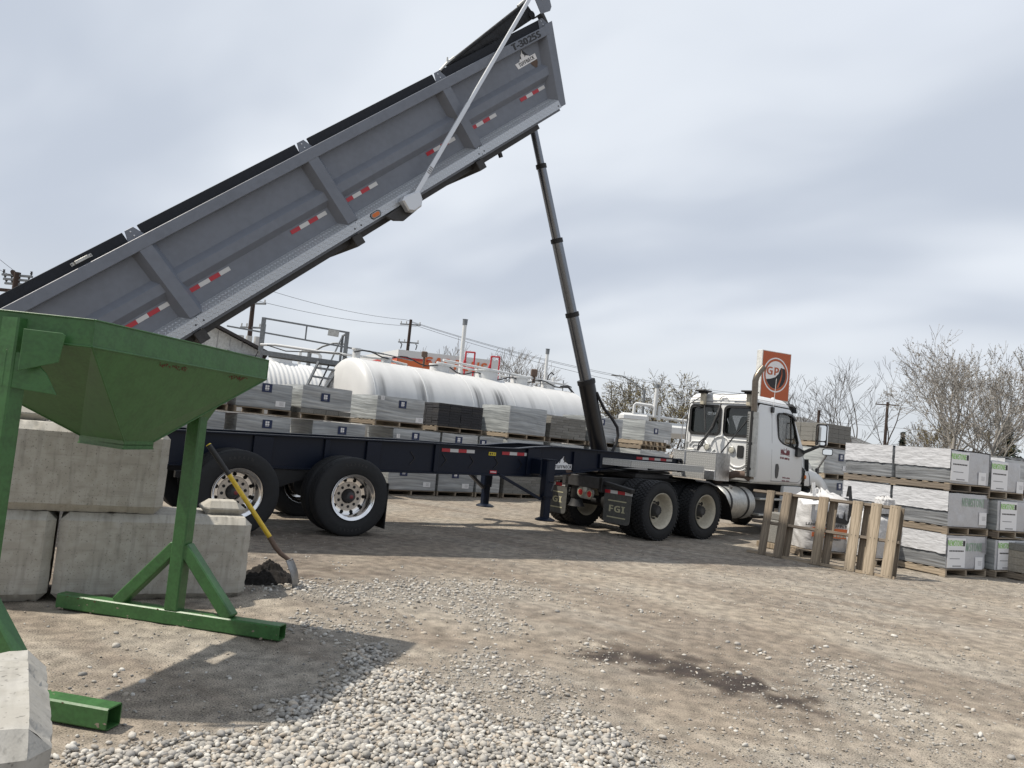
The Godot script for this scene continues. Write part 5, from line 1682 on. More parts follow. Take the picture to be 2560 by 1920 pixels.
func cab(t: Node3D) -> void:
	# shell: outer skin by rounded plan sections, hollow, with window openings
	var front := func(y: float) -> float:
		if y < 1.86: return 5.15
		if y < 2.62: return 5.15 - (y - 1.86) * 0.70
		return 4.618 - (y - 2.62) * 0.9
	var secs := [[1.10, 0.03], [1.16, 0.0], [1.9, 0.0], [2.4, 0.0], [2.62, 0.008], [2.70, 0.02], [2.755, 0.03], [2.76, 0.045], [2.81, 0.07], [2.845, 0.13], [2.86, 0.22]]
	var rows := []
	for s in secs:
		var y: float = s[0]; var i: float = s[1]
		var lean := 0.0 if y < 1.9 else (y - 1.9) * 0.05
		var f: float = front.call(minf(y, 2.8))
		if y > 2.75:
			f -= i * 0.5 - 0.02
		var r := 0.17
		var poly := rrect(3.06 + i * 0.6, -0.70 + i + lean, f, 1.085 - i - lean, r, 6)
		var row := PackedVector3Array()
		for p in poly:
			row.append(Vector3(p.x, y + (0.012 * sin((p.y + 0.7) / 1.78 * PI) if y > 2.7 else 0.0), p.y))
		rows.append(row)
	var mb := MB.new()
	mb.sheet(rows, Vector2.ONE, true, true)
	for e in [0, rows.size() - 1]:
		var c := Vector3.ZERO
		for p in rows[e]: c += p
		c /= rows[e].size()
		var up := Vector3.DOWN if e == 0 else Vector3.UP
		for k in rows[e].size():
			mb.tri(c, rows[e][k], rows[e][(k + 1) % rows[e].size()], up, up, up)
	# the solid needs outward winding: Godot faces run clockwise, as tri() makes them
	var shell := CSGCombiner3D.new()
	shell.name = "cab_shell"
	var solid := CSGMesh3D.new()
	solid.mesh = mb.mesh(M.cab_white)
	solid.material = M.cab_white
	solid.name = "cab_skin"
	shell.add_child(solid)
	var cut := func(poly: PackedVector2Array, xf: Transform3D, depth: float, m: Material) -> void:
		var p := CSGPolygon3D.new()
		p.polygon = poly
		p.mode = CSGPolygon3D.MODE_DEPTH
		p.depth = depth
		p.transform = xf
		p.operation = CSGShape3D.OPERATION_SUBTRACTION
		p.material = m
		p.name = "window_opening"
		shell.add_child(p, true)
	# CSGPolygon extrudes towards -Z of its own frame
	cut.call(PackedVector2Array([Vector2(3.11, 1.2), Vector2(5.06, 1.2), Vector2(5.06, 1.88), Vector2(4.60, 2.56), Vector2(4.45, 2.70), Vector2(3.16, 2.70)]), Transform3D(Basis(), Vector3(0, 0, 1.03)), 1.675, M.interior)
	var Bx := Basis(Vector3.BACK, Vector3.UP, Vector3.LEFT)   # polygon x -> Z, extruding along +X
	cut.call(rrect(-0.50, 1.99, 0.24, 2.59, 0.09), Transform3D(Bx, Vector3(2.9, 0, 0)), 0.35, M.black)
	cut.call(rrect(0.35, 1.99, 1.0, 2.59, 0.09), Transform3D(Bx, Vector3(2.9, 0, 0)), 0.35, M.black)
	var wp := rounded([Vector2(3.87, 2.55), Vector2(3.95, 2.02), Vector2(4.14, 1.93), Vector2(4.70, 1.85), Vector2(4.80, 1.95), Vector2(4.47, 2.55)], 0.10)
	cut.call(wp, Transform3D(Basis(), Vector3(0, 0, 1.3)), 0.35, M.black)
	cut.call(wp, Transform3D(Basis(), Vector3(0, 0, -0.5)), 0.45, M.black)
	var wn := Vector3(0.82, 0.573, 0).normalized()
	var wu := Vector3(-0.573, 0.82, 0).normalized()
	cut.call(rrect(-0.72, -0.36, 0.72, 0.36, 0.08), Transform3D(Basis(Vector3.BACK, wu, -wn), Vector3(4.88, 2.24, 0.19) - wn * 0.2), 0.5, M.black)
	t.add_child(shell)
	# panes, seals
	for w in [[-0.50, 0.24], [0.35, 1.0]]:
		var win := node("rear_window", t)
		mb = MB.new()
		mb.prism(rrect(w[0] + 0.002, 1.992, w[1] - 0.002, 2.588, 0.088), Transform3D(Bx, Vector3(3.10, 0, 0)), 0.006)
		mb.put("pane", M.glass, win)
		mb = MB.new()
		var o := rrect(w[0] - 0.025, 1.965, w[1] + 0.025, 2.615, 0.11); var q := rrect(w[0] + 0.028, 2.02, w[1] - 0.028, 2.562, 0.07)
		ring(mb, o, q, Transform3D(Bx, Vector3(3.052, 0, 0)), 0.016)
		mb.put("seal", M.black, win)
	for s in [1, -1]:
		var win := node("side_window", t)
		var z := 1.062 if s > 0 else -0.672
		mb = MB.new()
		mb.prism(wp, Transform3D(Basis(), Vector3(0, 0, z)), 0.005)
		mb.put("pane", M.glass, win)
		mb = MB.new()
		var off: Array = Geometry2D.offset_polygon(wp, 0.016)
		var inn: Array = Geometry2D.offset_polygon(wp, -0.022)
		if off[0].size() == inn[0].size() and off[0].size() == wp.size():
			ring(mb, off[0], inn[0], Transform3D(Basis(), Vector3(0, 0, 1.052 if s > 0 else -0.682)), 0.025)
		else:
			for k in wp.size():
				mb.bar(Vector3(wp[k].x, wp[k].y, 1.075 if s > 0 else -0.68), Vector3(wp[(k + 1) % wp.size()].x, wp[(k + 1) % wp.size()].y, 1.075 if s > 0 else -0.68), 0.03, 0.03, Vector3.BACK)
		mb.put("seal", M.black, win)
		mb = MB.new(); mb.bar(Vector3(4.50, 1.88, z + 0.008), Vector3(4.42, 2.55, z + 0.008), 0.014, 0.035, Vector3.RIGHT); mb.put("divider", M.black, win)
	mb = MB.new()
	mb.prism(rrect(-0.72, -0.36, 0.72, 0.36, 0.08), Transform3D(Basis(Vector3.BACK, wu, -wn), Vector3(4.88, 2.24, 0.19) - wn * 0.02), 0.006)
	mb.put("windscreen", M.glass, t)
	# inside: two seats, dashboard, wheel
	for z in [-0.20, 0.66]:
		var st := node("seat", t)
		mb = MB.new(); mb.box(Vector3(3.75, 1.52, z), Vector3(0.55, 0.16, 0.50), 0.05); mb.put("cushion", M.cloth_dark, st)
		mb = MB.new(); mb.prism(rounded([Vector2(-0.25, 1.55), Vector2(0.25, 1.55), Vector2(0.23, 2.15), Vector2(0.15, 2.42), Vector2(-0.15, 2.42), Vector2(-0.23, 2.15)], 0.08), Transform3D(Basis(Vector3.BACK, Vector3.UP, Vector3.LEFT), Vector3(3.52, 0, z)), 0.15, 0.03); mb.put("seat_back", M.cloth_dark, st)
	mb = MB.new(); mb.box(Vector3(4.85, 1.62, 0.19), Vector3(0.5, 0.45, 1.6), 0.06); mb.put("dashboard", M.cloth_dark, t)
	mb = MB.new(); mb.lathe([Vector2(0.018, 0.22), Vector2(0, 0.238), Vector2(-0.018, 0.22), Vector2(0, 0.202), Vector2(0.018, 0.22)], Transform3D(Basis(Vector3.BACK, Vector3(0.6, 0.8, 0), Vector3(-0.8, 0.6, 0)), Vector3(4.42, 1.95, -0.20)), 24); mb.put("steering_wheel", M.black, t)

func ring(mb: MB, o: PackedVector2Array, q: PackedVector2Array, xf: Transform3D, depth: float) -> void:
	var m := o.size()
	var sh := 0
	for k in m:
		if q[k].distance_squared_to(o[0]) < q[sh].distance_squared_to(o[0]):
			sh = k
	var same := Geometry2D.is_polygon_clockwise(o) == Geometry2D.is_polygon_clockwise(q)
	for k in m:
		var a := o[k]; var b := o[(k + 1) % m]
		var c := q[(k + 1 + sh) % m] if same else q[(sh - k - 1 + 2 * m) % m]
		var d := q[(k + sh) % m] if same else q[(sh - k + 2 * m) % m]
		for z in [0.0, depth]:
			mb.quad(xf * Vector3(a.x, a.y, z), xf * Vector3(b.x, b.y, z), xf * Vector3(c.x, c.y, z), xf * Vector3(d.x, d.y, z))
		mb.quad(xf * Vector3(a.x, a.y, 0), xf * Vector3(b.x, b.y, 0), xf * Vector3(b.x, b.y, depth), xf * Vector3(a.x, a.y, depth))
		mb.quad(xf * Vector3(c.x, c.y, 0), xf * Vector3(d.x, d.y, 0), xf * Vector3(d.x, d.y, depth), xf * Vector3(c.x, c.y, depth))

func cab_fittings(t: Node3D) -> void:
	var mb := MB.new()
	# door: seams, handle, lettering
	var dr := node("door", t)
	mb = MB.new()
	var seam := [Vector2(3.66, 2.70), Vector2(3.70, 1.95), Vector2(3.76, 1.14), Vector2(4.86, 1.14), Vector2(4.98, 1.20), Vector2(5.06, 1.36), Vector2(5.06, 1.62), Vector2(5.0, 1.82)]
	for i in seam.size() - 1:
		var z0 := 1.083 - maxf(0.0, seam[i].y - 1.9) * 0.05; var z1 := 1.083 - maxf(0.0, seam[i + 1].y - 1.9) * 0.05
		mb.bar(Vector3(seam[i].x, seam[i].y, z0), Vector3(seam[i + 1].x, seam[i + 1].y, z1), 0.010, 0.008, Vector3.BACK)
	mb.put("door_seam", M.grey_print, dr)
	mb = MB.new(); mb.prism(rounded([Vector2(3.90, 1.50), Vector2(3.99, 1.50), Vector2(4.03, 1.42), Vector2(4.01, 1.24), Vector2(3.96, 1.19), Vector2(3.91, 1.22), Vector2(3.89, 1.35)], 0.03), Transform3D(Basis(), Vector3(0, 0, 1.084)), 0.012, 0.004); mb.put("handle", M.gloss_black, dr)
	# company mark: hills and a wheel over a line of small print
	mb = MB.new()
	mb.prism(PackedVector2Array([Vector2(4.07, 1.72), Vector2(4.44, 1.70), Vector2(4.44, 1.82), Vector2(4.41, 1.78), Vector2(4.38, 1.82), Vector2(4.34, 1.79), Vector2(4.30, 1.85), Vector2(4.25, 1.80), Vector2(4.21, 1.85), Vector2(4.16, 1.79), Vector2(4.12, 1.82), Vector2(4.09, 1.79), Vector2(4.07, 1.83)]), Transform3D(Basis(), Vector3(0, 0, 1.0855)), 0.002)
	mb.prism(PackedVector2Array([Vector2(4.06, 1.695), Vector2(4.25, 1.705), Vector2(4.45, 1.675), Vector2(4.45, 1.685), Vector2(4.25, 1.716), Vector2(4.06, 1.706)]), Transform3D(Basis(), Vector3(0, 0, 1.0855)), 0.002)
	for k in [[4.06, 0.06], [4.14, 0.07], [4.24, 0.13], [4.39, 0.05]]:
		mb.box(Vector3(k[0] + k[1] * 0.5, 1.635 - (k[0] - 4.06) * 0.05, 1.0865), Vector3(k[1], 0.042, 0.002))
	mb.put("door_emblem", M.maroon_print, dr)
	mb = MB.new()
	mb.lathe([Vector2(0, 0.05), Vector2(0.002, 0.05), Vector2(0.002, 0.03), Vector2(0, 0.03)], Transform3D(Basis(), Vector3(4.24, 1.80, 1.0865)), 20)
	mb.lathe([Vector2(0, 0.03), Vector2(0.001, 0.03), Vector2(0.001, 0)], Transform3D(Basis(), Vector3(4.26, 1.77, 1.0885)), 16)
	mb.put("emblem_wheel", M.white_print, dr)
	mb = MB.new()
	for r in 2:
		var y := 1.225 - 0.065 * r
		for k in 9:
			if k != 4:
				mb.box(Vector3(4.22 + k * 0.035 - r * 0.01, y - k * 0.001, 1.0855), Vector3(0.026, 0.03, 0.002))
		mb.box(Vector3(4.36 - r * 0.01, y - 0.014, 1.0855), Vector3(0.05, 0.008, 0.002))
	mb.put("door_print", M.maroon_print, dr)
	# sill and steps
	mb = MB.new(); mb.box(Vector3(4.15, 1.085, 0.19), Vector3(2.1, 0.05, 1.66), 0.015); mb.put("cab_floor", M.alu_dull, t)
	mb = MB.new(); mb.prism(rounded([Vector2(4.3, 0.40), Vector2(4.98, 0.40), Vector2(5.10, 1.05), Vector2(4.35, 1.05)], 0.04), Transform3D(Basis(), Vector3(0, 0, 0.98)), 0.08, 0.01); mb.put("side_skirt", M.cab_white, t)
	for y in [0.44, 0.76]:
		mb = MB.new(); mb.box(Vector3(3.85, y, 0.98), Vector3(0.95, 0.04, 0.22), 0.008); mb.put("step", M.alu_dull, t)
	mb = MB.new(); mb.box(Vector3(3.85, 0.62, 0.84), Vector3(0.85, 0.55, 0.18), 0.03); mb.put("battery_case", M.dark_steel, t)
	mb = MB.new(); mb.box(Vector3(4.6, 0.8, 0.2), Vector3(2.6, 0.55, 0.8), 0.05); mb.put("engine", M.black, t)
	# hood with fenders
	var hd := node("hood", t)
	var rows := []
	for k in [[5.16, 1.84, 0.62, 1.0], [5.35, 1.83, 0.62, 1.0], [5.7, 1.76, 0.58, 1.0], [6.1, 1.64, 0.53, 1.0], [6.35, 1.52, 0.48, 1.0], [6.48, 1.40, 0.44, 0.98], [6.54, 1.2, 0.42, 0.95], [6.56, 0.75, 0.42, 0.9]]:
		var row := PackedVector3Array()
		for q in [Vector2(-1, -0.62), Vector2(-1, -0.25), Vector2(-0.97, -0.06), Vector2(-0.85, 0.0), Vector2(-0.5, 0.03), Vector2(0, 0.04), Vector2(0.5, 0.03), Vector2(0.85, 0.0), Vector2(0.97, -0.06), Vector2(1, -0.25), Vector2(1, -0.62)]:
			row.append(Vector3(k[0], maxf(k[1] + q.y, 0.7), 0.19 + q.x * k[2]))
		rows.append(row)
	mb = MB.new(); mb.sheet(rows, Vector2.ONE, true); mb.put("hood_top", M.cab_white, hd)
	for s in [1.0, -1.0]:
		rows = []
		for i in 15:
			var k := i / 14.0
			var x := lerpf(5.16, 6.58, k)
			var top := 1.50 - 0.10 * k - 0.42 * pow(k, 3.2)
			var out := 0.895 - 0.10 * pow(k, 3.0)
			var arch := 0.0
			var dx := x - 5.60
			if absf(dx) < 0.60:
				arch = 0.52 + sqrt(maxf(0.0, 0.60 * 0.60 - dx * dx))
			var low := maxf(0.72 if k > 0.5 else 1.08, arch)
			low = minf(low, top - 0.06)
			var row := PackedVector3Array()
			for q in [Vector2(0.48, top + 0.06), Vector2(0.62, top + 0.025), Vector2(out - 0.12, top - 0.01), Vector2(out - 0.04, top - 0.04), Vector2(out, top - 0.10), Vector2(out, lerpf(top - 0.10, low, 0.5)), Vector2(out - 0.005, low), Vector2(out - 0.05, low)]:
				row.append(Vector3(x, q.y, 0.19 + s * q.x))
			rows.append(row)
		mb = MB.new(); mb.sheet(rows, Vector2.ONE, s > 0.0); mb.put("fender", M.cab_white, hd)
	mb = MB.new()
	mb.bar(Vector3(5.20, 1.66, 1.075), Vector3(5.21, 1.40, 1.088), 0.012, 0.10, Vector3.BACK)
	mb.put("hood_vent", M.gloss_black, hd)
	mb = MB.new()
	mb.bar(Vector3(5.24, 1.42, 1.075), Vector3(5.36, 1.30, 1.088), 0.010, 0.014, Vector3.BACK)
	mb.bar(Vector3(5.36, 1.30, 1.088), Vector3(5.42, 1.08, 1.088), 0.010, 0.014, Vector3.BACK)
	mb.put("hood_seam", M.grey_print, hd)
	mb = MB.new(); mb.lathe([Vector2(0, 0.045), Vector2(0.012, 0.042), Vector2(0.018, 0.03), Vector2(0.02, 0)], Transform3D(Basis(), Vector3(5.17, 1.27, 1.085)), 18); mb.put("marker_lamp", M.lens_amber, hd)
	mb = MB.new(); mb.box(Vector3(6.53, 1.0, 0.19), Vector3(0.03, 0.6, 0.7), 0.01); mb.put("grille", M.chrome, hd)
	mb = MB.new(); mb.box(Vector3(6.60, 0.52, 0.19), Vector3(0.18, 0.36, 1.7), 0.06); mb.put("bumper", M.cab_white, t)
	for z in [0.86, -0.48]:
		mb = MB.new(); mb.lathe([Vector2(0, 0.13), Vector2(0.05, 0.11), Vector2(0.08, 0.06), Vector2(0.085, 0)], Transform3D(Basis(Vector3.FORWARD, Vector3.UP, Vector3.RIGHT), Vector3(6.44, 0.95, z)), 18); mb.put("headlamp", M.lens_clear, t)
	# mirrors
	var mr := node("door_mirror", t)
	mb = MB.new(); mb.prism(rounded([Vector2(4.66, 1.90), Vector2(4.72, 1.88), Vector2(4.93, 1.84), Vector2(4.98, 1.78), Vector2(4.90, 1.72), Vector2(4.74, 1.68), Vector2(4.66, 1.70)], 0.02), Transform3D(Basis(), Vector3(0, 0, 1.08)), 0.07, 0.02); mb.put("mount", M.gloss_black, mr)
	mb = MB.new(); mb.bar(Vector3(4.90, 1.78, 1.12), Vector3(5.10, 1.98, 1.42), 0.06, 0.07, Vector3.UP, 0.015); mb.put("arm", M.gloss_black, mr)
	mb = MB.new(); mb.prism(rrect(-0.12, -0.24, 0.12, 0.24, 0.05), Transform3D(Basis(Vector3(0.18, 0, 0.98), Vector3.UP, Vector3(-0.98, 0, 0.18)), Vector3(5.12, 2.20, 1.42)), 0.02, 0.004); mb.put("mirror_case", M.gloss_black, mr)
	mb = MB.new(); mb.prism(rrect(-0.115, -0.235, 0.115, 0.235, 0.05), Transform3D(Basis(Vector3(0.18, 0, 0.98), Vector3.UP, Vector3(0.98, 0, -0.18)), Vector3(5.125, 2.20, 1.42)), 0.09, 0.03); mb.put("mirror_shell", M.chrome, mr)
	mb = MB.new(); mb.prism(rrect(-0.10, -0.12, 0.10, 0.21, 0.04), Transform3D(Basis(Vector3(0.18, 0, 0.98), Vector3.UP, Vector3(-0.98, 0, 0.18)), Vector3(5.098, 2.20, 1.424)), 0.004); mb.put("mirror_glass", M.mirror, mr)
	mb = MB.new(); mb.prism(rrect(-0.09, -0.21, 0.09, -0.145, 0.03), Transform3D(Basis(Vector3(0.18, 0, 0.98), Vector3.UP, Vector3(-0.98, 0, 0.18)), Vector3(5.098, 2.20, 1.424)), 0.004); mb.put("mirror_glass", M.mirror, mr)
	mr = node("hood_mirror", t)
	mb = MB.new(); mb.bar(Vector3(5.82, 1.45, 1.02), Vector3(5.98, 1.80, 1.14), 0.04, 0.03, Vector3.RIGHT, 0.008); mb.box(Vector3(5.82, 1.42, 1.02), Vector3(0.12, 0.14, 0.06), 0.02); mb.put("arm", M.gloss_black, mr)
	mb = MB.new(); mb.prism(rrect(-0.11, -0.075, 0.11, 0.075, 0.035), Transform3D(Basis(Vector3(0.4, 0, 0.92), Vector3.UP, Vector3(-0.92, 0, 0.4)), Vector3(6.02, 1.87, 1.14)), 0.05, 0.012); mb.put("mirror_case", M.gloss_black, mr)
	mb = MB.new(); mb.prism(rrect(-0.095, -0.06, 0.095, 0.06, 0.03), Transform3D(Basis(Vector3(0.4, 0, 0.92), Vector3.UP, Vector3(-0.92, 0, 0.4)), Vector3(6.02, 1.87, 1.14) + Vector3(-0.92, 0, 0.4) * 0.051), 0.003); mb.put("mirror_glass", M.mirror, mr)
	# sun visor, antenna, roof lamps
	mb = MB.new()
	rows = []
	for k in 7:
		var a := lerpf(-0.66, 1.04, k / 6.0)
		rows.append(PackedVector3Array([Vector3(4.50, 2.80, a), Vector3(4.66, 2.74, a), Vector3(4.73, 2.62, a)]))
	mb.sheet(rows); mb.put("sun_visor", M.gloss_black, t)
	mb = MB.new(); mb.prism(rounded([Vector2(4.10, 2.585), Vector2(4.42, 2.57), Vector2(4.60, 2.47), Vector2(4.58, 2.44), Vector2(4.40, 2.53), Vector2(4.10, 2.565)], 0.01), Transform3D(Basis(), Vector3(0, 0, 1.05)), 0.06, 0.004); mb.put("rain_guard", M.gloss_black, t)
	mb = MB.new(); mb.box(Vector3(3.66, 2.60, 1.07), Vector3(0.09, 0.12, 0.05), 0.012); mb.put("antenna_mount", M.gloss_black, t)
	mb = MB.new(); mb.tube([Vector3(3.66, 2.64, 1.08), Vector3(3.67, 3.25, 1.10)], 0.006, 6); mb.put("antenna", M.white_pipe, t)
	mb = MB.new(); mb.tube([Vector3(3.15, 2.55, -0.74), Vector3(3.16, 3.3, -0.76)], 0.006, 6); mb.put("antenna", M.white_pipe, t)
	mb = MB.new()
	for z in [-0.35, 0.19, 0.75]:
		mb.lathe([Vector2(0, 0.05), Vector2(0.04, 0.04), Vector2(0.055, 0)], Transform3D(Basis(Vector3.RIGHT, Vector3.FORWARD, Vector3.UP), Vector3(4.2, 2.855, z)), 12)
	mb.put("roof_marker", M.cab_white, t)
	# seam below the roof
	mb = MB.new()
	mb.box(Vector3(3.78, 2.757, 1.043), Vector3(1.5, 0.008, 0.008)); mb.box(Vector3(3.045, 2.757, 0.19), Vector3(0.01, 0.008, 1.5))
	mb.put("roof_seam", M.grey_print, t)
	# pressed back wall: arches, vent, lamps
	var bw := node("back_panel", t)
	var B := Basis(Vector3.BACK, Vector3.UP, Vector3.LEFT)
	var arc := func(mq: MB, c: Vector2, r: float, a0: float, a1: float, w: float, sx := 1.0) -> void:
		var pts := []
		for k in 13:
			var a := lerpf(a0, a1, k / 12.0)
			pts.append(Vector3(3.052, c.y + sin(a) * r, c.x + cos(a) * r * sx))
		mq.tube(pts, w, 8)
	mb = MB.new()
	arc.call(mb, Vector2(0.295, 1.72), 0.24, 0.2, PI - 0.2, 0.020)
	arc.call(mb, Vector2(0.295, 2.70), 0.10, 0.0, PI, 0.012)
	arc.call(mb, Vector2(0.72, 1.62), 0.27, PI + 0.1, TAU - 0.1, 0.022)
	arc.call(mb, Vector2(0.72, 1.62), 0.34, PI + 0.1, TAU - 0.1, 0.018)
	mb.tube([Vector3(3.052, 1.62, 0.45), Vector3(3.052, 1.86, 0.45), Vector3(3.052, 1.90, 0.49), Vector3(3.052, 1.90, 0.97)], 0.018, 8)
	mb.tube([Vector3(3.052, 1.20, 0.02), Vector3(3.052, 1.55, 0.02), Vector3(3.052, 1.62, 0.10), Vector3(3.052, 1.68, 0.16)], 0.018, 8)
	mb.tube([Vector3(3.052, 1.75, -0.46), Vector3(3.052, 1.82, -0.40), Vector3(3.052, 1.83, -0.08), Vector3(3.052, 1.76, -0.02), Vector3(3.052, 1.50, 0.0)], 0.02, 8)
	mb.tube([Vector3(3.052, 1.70, -0.40), Vector3(3.052, 1.75, -0.36), Vector3(3.052, 1.76, -0.12), Vector3(3.052, 1.70, -0.07)], 0.012, 8)
	mb.tube([Vector3(3.052, 2.66, -0.5), Vector3(3.052, 2.66, 0.95)], 0.012, 8)
	mb.tube([Vector3(3.05, 1.22, -0.55), Vector3(3.05, 1.22, 0.95)], 0.02, 8)
	mb.put("pressed_rib", M.cab_white, bw)
	mb = MB.new()
	mb.prism(rrect(0.69, 1.55, 0.84, 1.80, 0.03), Transform3D(B, Vector3(3.056, 0, 0)), 0.012, 0.003)
	mb.put("vent", M.black, bw)
	for c in [Vector2(0.57, 1.70), Vector2(-0.02, 1.72)]:
		mb = MB.new()
		mb.lathe([Vector2(0, 0.075), Vector2(0.035, 0.072), Vector2(0.04, 0.062)], Transform3D(B, Vector3(3.05, c.y, c.x)), 20)
		mb.put("lamp_ring", M.alu_dull, bw)
		mb = MB.new()
		mb.lathe([Vector2(0.03, 0.062), Vector2(0.036, 0.03), Vector2(0.04, 0.0)], Transform3D(B, Vector3(3.05, c.y, c.x)), 20)
		mb.put("lens", M.lens_clear, bw)
	mb = MB.new()
	for k in [[-0.12, 0.12], [0.55, 0.85]]:
		mb.box(Vector3(3.052, 2.68, (k[0] + k[1]) * 0.5), Vector3(0.008, 0.028, k[1] - k[0]))
	mb.box(Vector3(3.052, 1.85, -0.47), Vector3(0.008, 0.30, 0.022))
	mb.put("trim_strip", M.grey_print, bw)
	# work lamps on stub posts
	for z in [-0.17, 0.93]:
		var wl := node("work_lamp", t)
		mb = MB.new()
		mb.box(Vector3(2.99, 2.74, z), Vector3(0.10, 0.27, 0.10), 0.012)
		mb.put("post", M.cream, wl)
		mb = MB.new()
		mb.box(Vector3(2.98, 2.895, z), Vector3(0.30, 0.035, 0.24), 0.012)
		mb.box(Vector3(2.97, 2.86, z), Vector3(0.18, 0.04, 0.14), 0.01)
		mb.put("lamp_head", M.black, wl)
	# air lines, rod, exhaust
	var al := node("air_lines", t)
	var hang := [[0.27, 0.0, 0.0], [0.30, 0.04, 0.03], [0.25, -0.03, 0.02], [0.29, 0.02, -0.03]]
	for k in 4:
		mb = MB.new()
		var o: Array = hang[k]
		mb.tube([Vector3(2.98, 2.63, 0.28), Vector3(2.91 + o[2] * 0.5, 2.38, 0.25 + o[1]), Vector3(2.86 + o[1] * 0.5, 2.13, 0.18 + o[2]), Vector3(2.79, 1.95, 0.11 + o[1]), Vector3(2.70 + o[2], 1.77 + o[1], 0.06 + o[2]), Vector3(2.60, 1.55 + o[2], 0.0 + o[1]), Vector3(2.45, 1.42 + o[1], -0.05 + o[2]), Vector3(2.1, 1.36, -0.06 + o[1]), Vector3(1.7, 1.38, -0.06 + o[1])], 0.013, 8)
		mb.put("hose", M.cable if k != 2 else M.hose, al)
	mb = MB.new(); mb.tube([Vector3(2.93, 2.45, 0.26), Vector3(2.86, 2.13, 0.19), Vector3(2.78, 1.92, 0.10)], 0.030, 8); mb.put("hose_wrap", M.black, al)
	mb = MB.new(); mb.tube([Vector3(2.95, 2.58, -0.10), Vector3(2.85, 2.2, 0.02), Vector3(2.8, 2.06, 0.06)], 0.016, 8); mb.put("hose", M.cable, al)
	mb = MB.new(); mb.tube([Vector3(2.30, 1.60, -0.02), Vector3(2.30, 1.78, 0.0)], 0.03, 10); mb.box(Vector3(2.32, 1.62, 0.1), Vector3(0.1, 0.06, 0.18), 0.01); mb.put("glad_hand", M.alu_dull, al)
	mb = MB.new(); mb.tube([Vector3(2.95, 2.36, 0.97), Vector3(2.62, 1.62, 0.60)], 0.014, 8); mb.put("stay_rod", M.gloss_black, t)
	mb = MB.new()
	mb.tube([Vector3(2.99, 2.62, -0.20), Vector3(2.98, 2.54, -0.40), Vector3(2.99, 2.60, -0.12)], 0.009, 6)
	mb.tube([Vector3(2.98, 2.86, -0.10), Vector3(2.97, 2.82, 0.3), Vector3(2.98, 2.86, 0.86)], 0.008, 6)
	mb.tube([Vector3(3.0, 2.78, -0.22), Vector3(3.02, 2.62, -0.52), Vector3(3.03, 2.40, -0.56), Vector3(3.03, 1.9, -0.58), Vector3(3.03, 1.5, -0.60)], 0.010, 6)
	mb.put("wiring", M.cable, t)
	mb = MB.new()
	mb.tube([Vector3(3.02, 1.5, -0.67), Vector3(3.0, 2.3, -0.66), Vector3(3.03, 2.38, -0.60)], 0.012, 8)
	mb.put("grab_handle", M.alu, t)
	var ex := node("exhaust_stack", t, Vector3(-0.27, 0.0, 0.20))
	mb = MB.new()
	mb.tube([Vector3(3.22, 1.15, 0.90), Vector3(3.17, 2.5, 0.90), Vector3(3.14, 3.10, 0.90), Vector3(3.16, 3.20, 0.91), Vector3(3.22, 3.30, 0.93), Vector3(3.30, 3.40, 0.96)], 0.062, 20, false)
	mb.put("pipe", M.stack_pipe, ex)
	mb = MB.new()
	mb.tube([Vector3(3.285, 3.385, 0.955), Vector3(3.302, 3.404, 0.961)], 0.057, 16)
	mb.put("outlet", M.hole, ex)
	mb = MB.new()
	rows = []
	for y in [1.20, 1.24, 2.44, 2.48]:
		var row := PackedVector3Array()
		for k in 13:
			var a := lerpf(-2.5, 0.9, k / 12.0)
			var r := 0.105
			row.append(Vector3(3.20 - (y - 1.15) * 0.035 + sin(a) * r, y, 0.90 + cos(a) * r))
		rows.append(row)
	mb.sheet(rows, Vector2.ONE, true)
	mb.put("heat_shield", M.alu_dull, ex)
	mb = MB.new()
	for k in 34:
		for j in 4:
			var a := -2.05 + j * 0.14 - 0.2
			var y := 1.27 + k * 0.035
			mb.lathe([Vector2(0, 0.009), Vector2(0.002, 0.009), Vector2(0.002, 0)], Transform3D(Basis(Vector3.UP, a), Vector3(3.20 - (y - 1.15) * 0.035 + sin(a) * 0.1055, y, 0.90 + cos(a) * 0.1055)), 6)
	mb.put("shield_holes", M.hole, ex)
	mb = MB.new()
	mb.box(Vector3(3.06, 1.85, 0.93), Vector3(0.03, 1.30, 0.05), 0.004)
	for y in [1.35, 1.85, 2.35]:
		mb.box(Vector3(3.12, y, 0.92), Vector3(0.12, 0.05, 0.08), 0.006)
	mb.put("stack_bracket", M.black, ex)
	mb = MB.new()
	mb.tube([Vector3(2.95, 1.0, 0.25), Vector3(3.05, 1.14, 0.42), Vector3(3.12, 1.22, 0.62), Vector3(3.18, 1.22, 0.80), Vector3(3.22, 1.16, 0.90)], 0.075, 14)
	mb.put("elbow", M.brown_rust, ex)

var cache := {}

func box_mesh(s: Vector3, m: Material, bv := 0.004) -> ArrayMesh:
	var key := "%.3f %.3f %.3f %s" % [s.x, s.y, s.z, m.resource_name]
	if not cache.has(key):
		var mb := MB.new()
		mb.box(Vector3.ZERO, s, bv)
		cache[key] = mb.mesh(m)
	return cache[key]

# a length of timber with its grain along the longest side
func plank(called: String, s: Vector3, m: Material, p: Node, at: Vector3, B := Basis(), bv := 0.004) -> void:
	if s.x >= s.y and s.x >= s.z:
		share(called, box_mesh(Vector3(s.y, s.x, s.z), m, bv), p, at, B * Basis(Vector3.BACK, -PI / 2))
	elif s.z >= s.y:
		share(called, box_mesh(Vector3(s.x, s.z, s.y), m, bv), p, at, B * Basis(Vector3.RIGHT, PI / 2))
	else:
		share(called, box_mesh(s, m, bv), p, at, B)

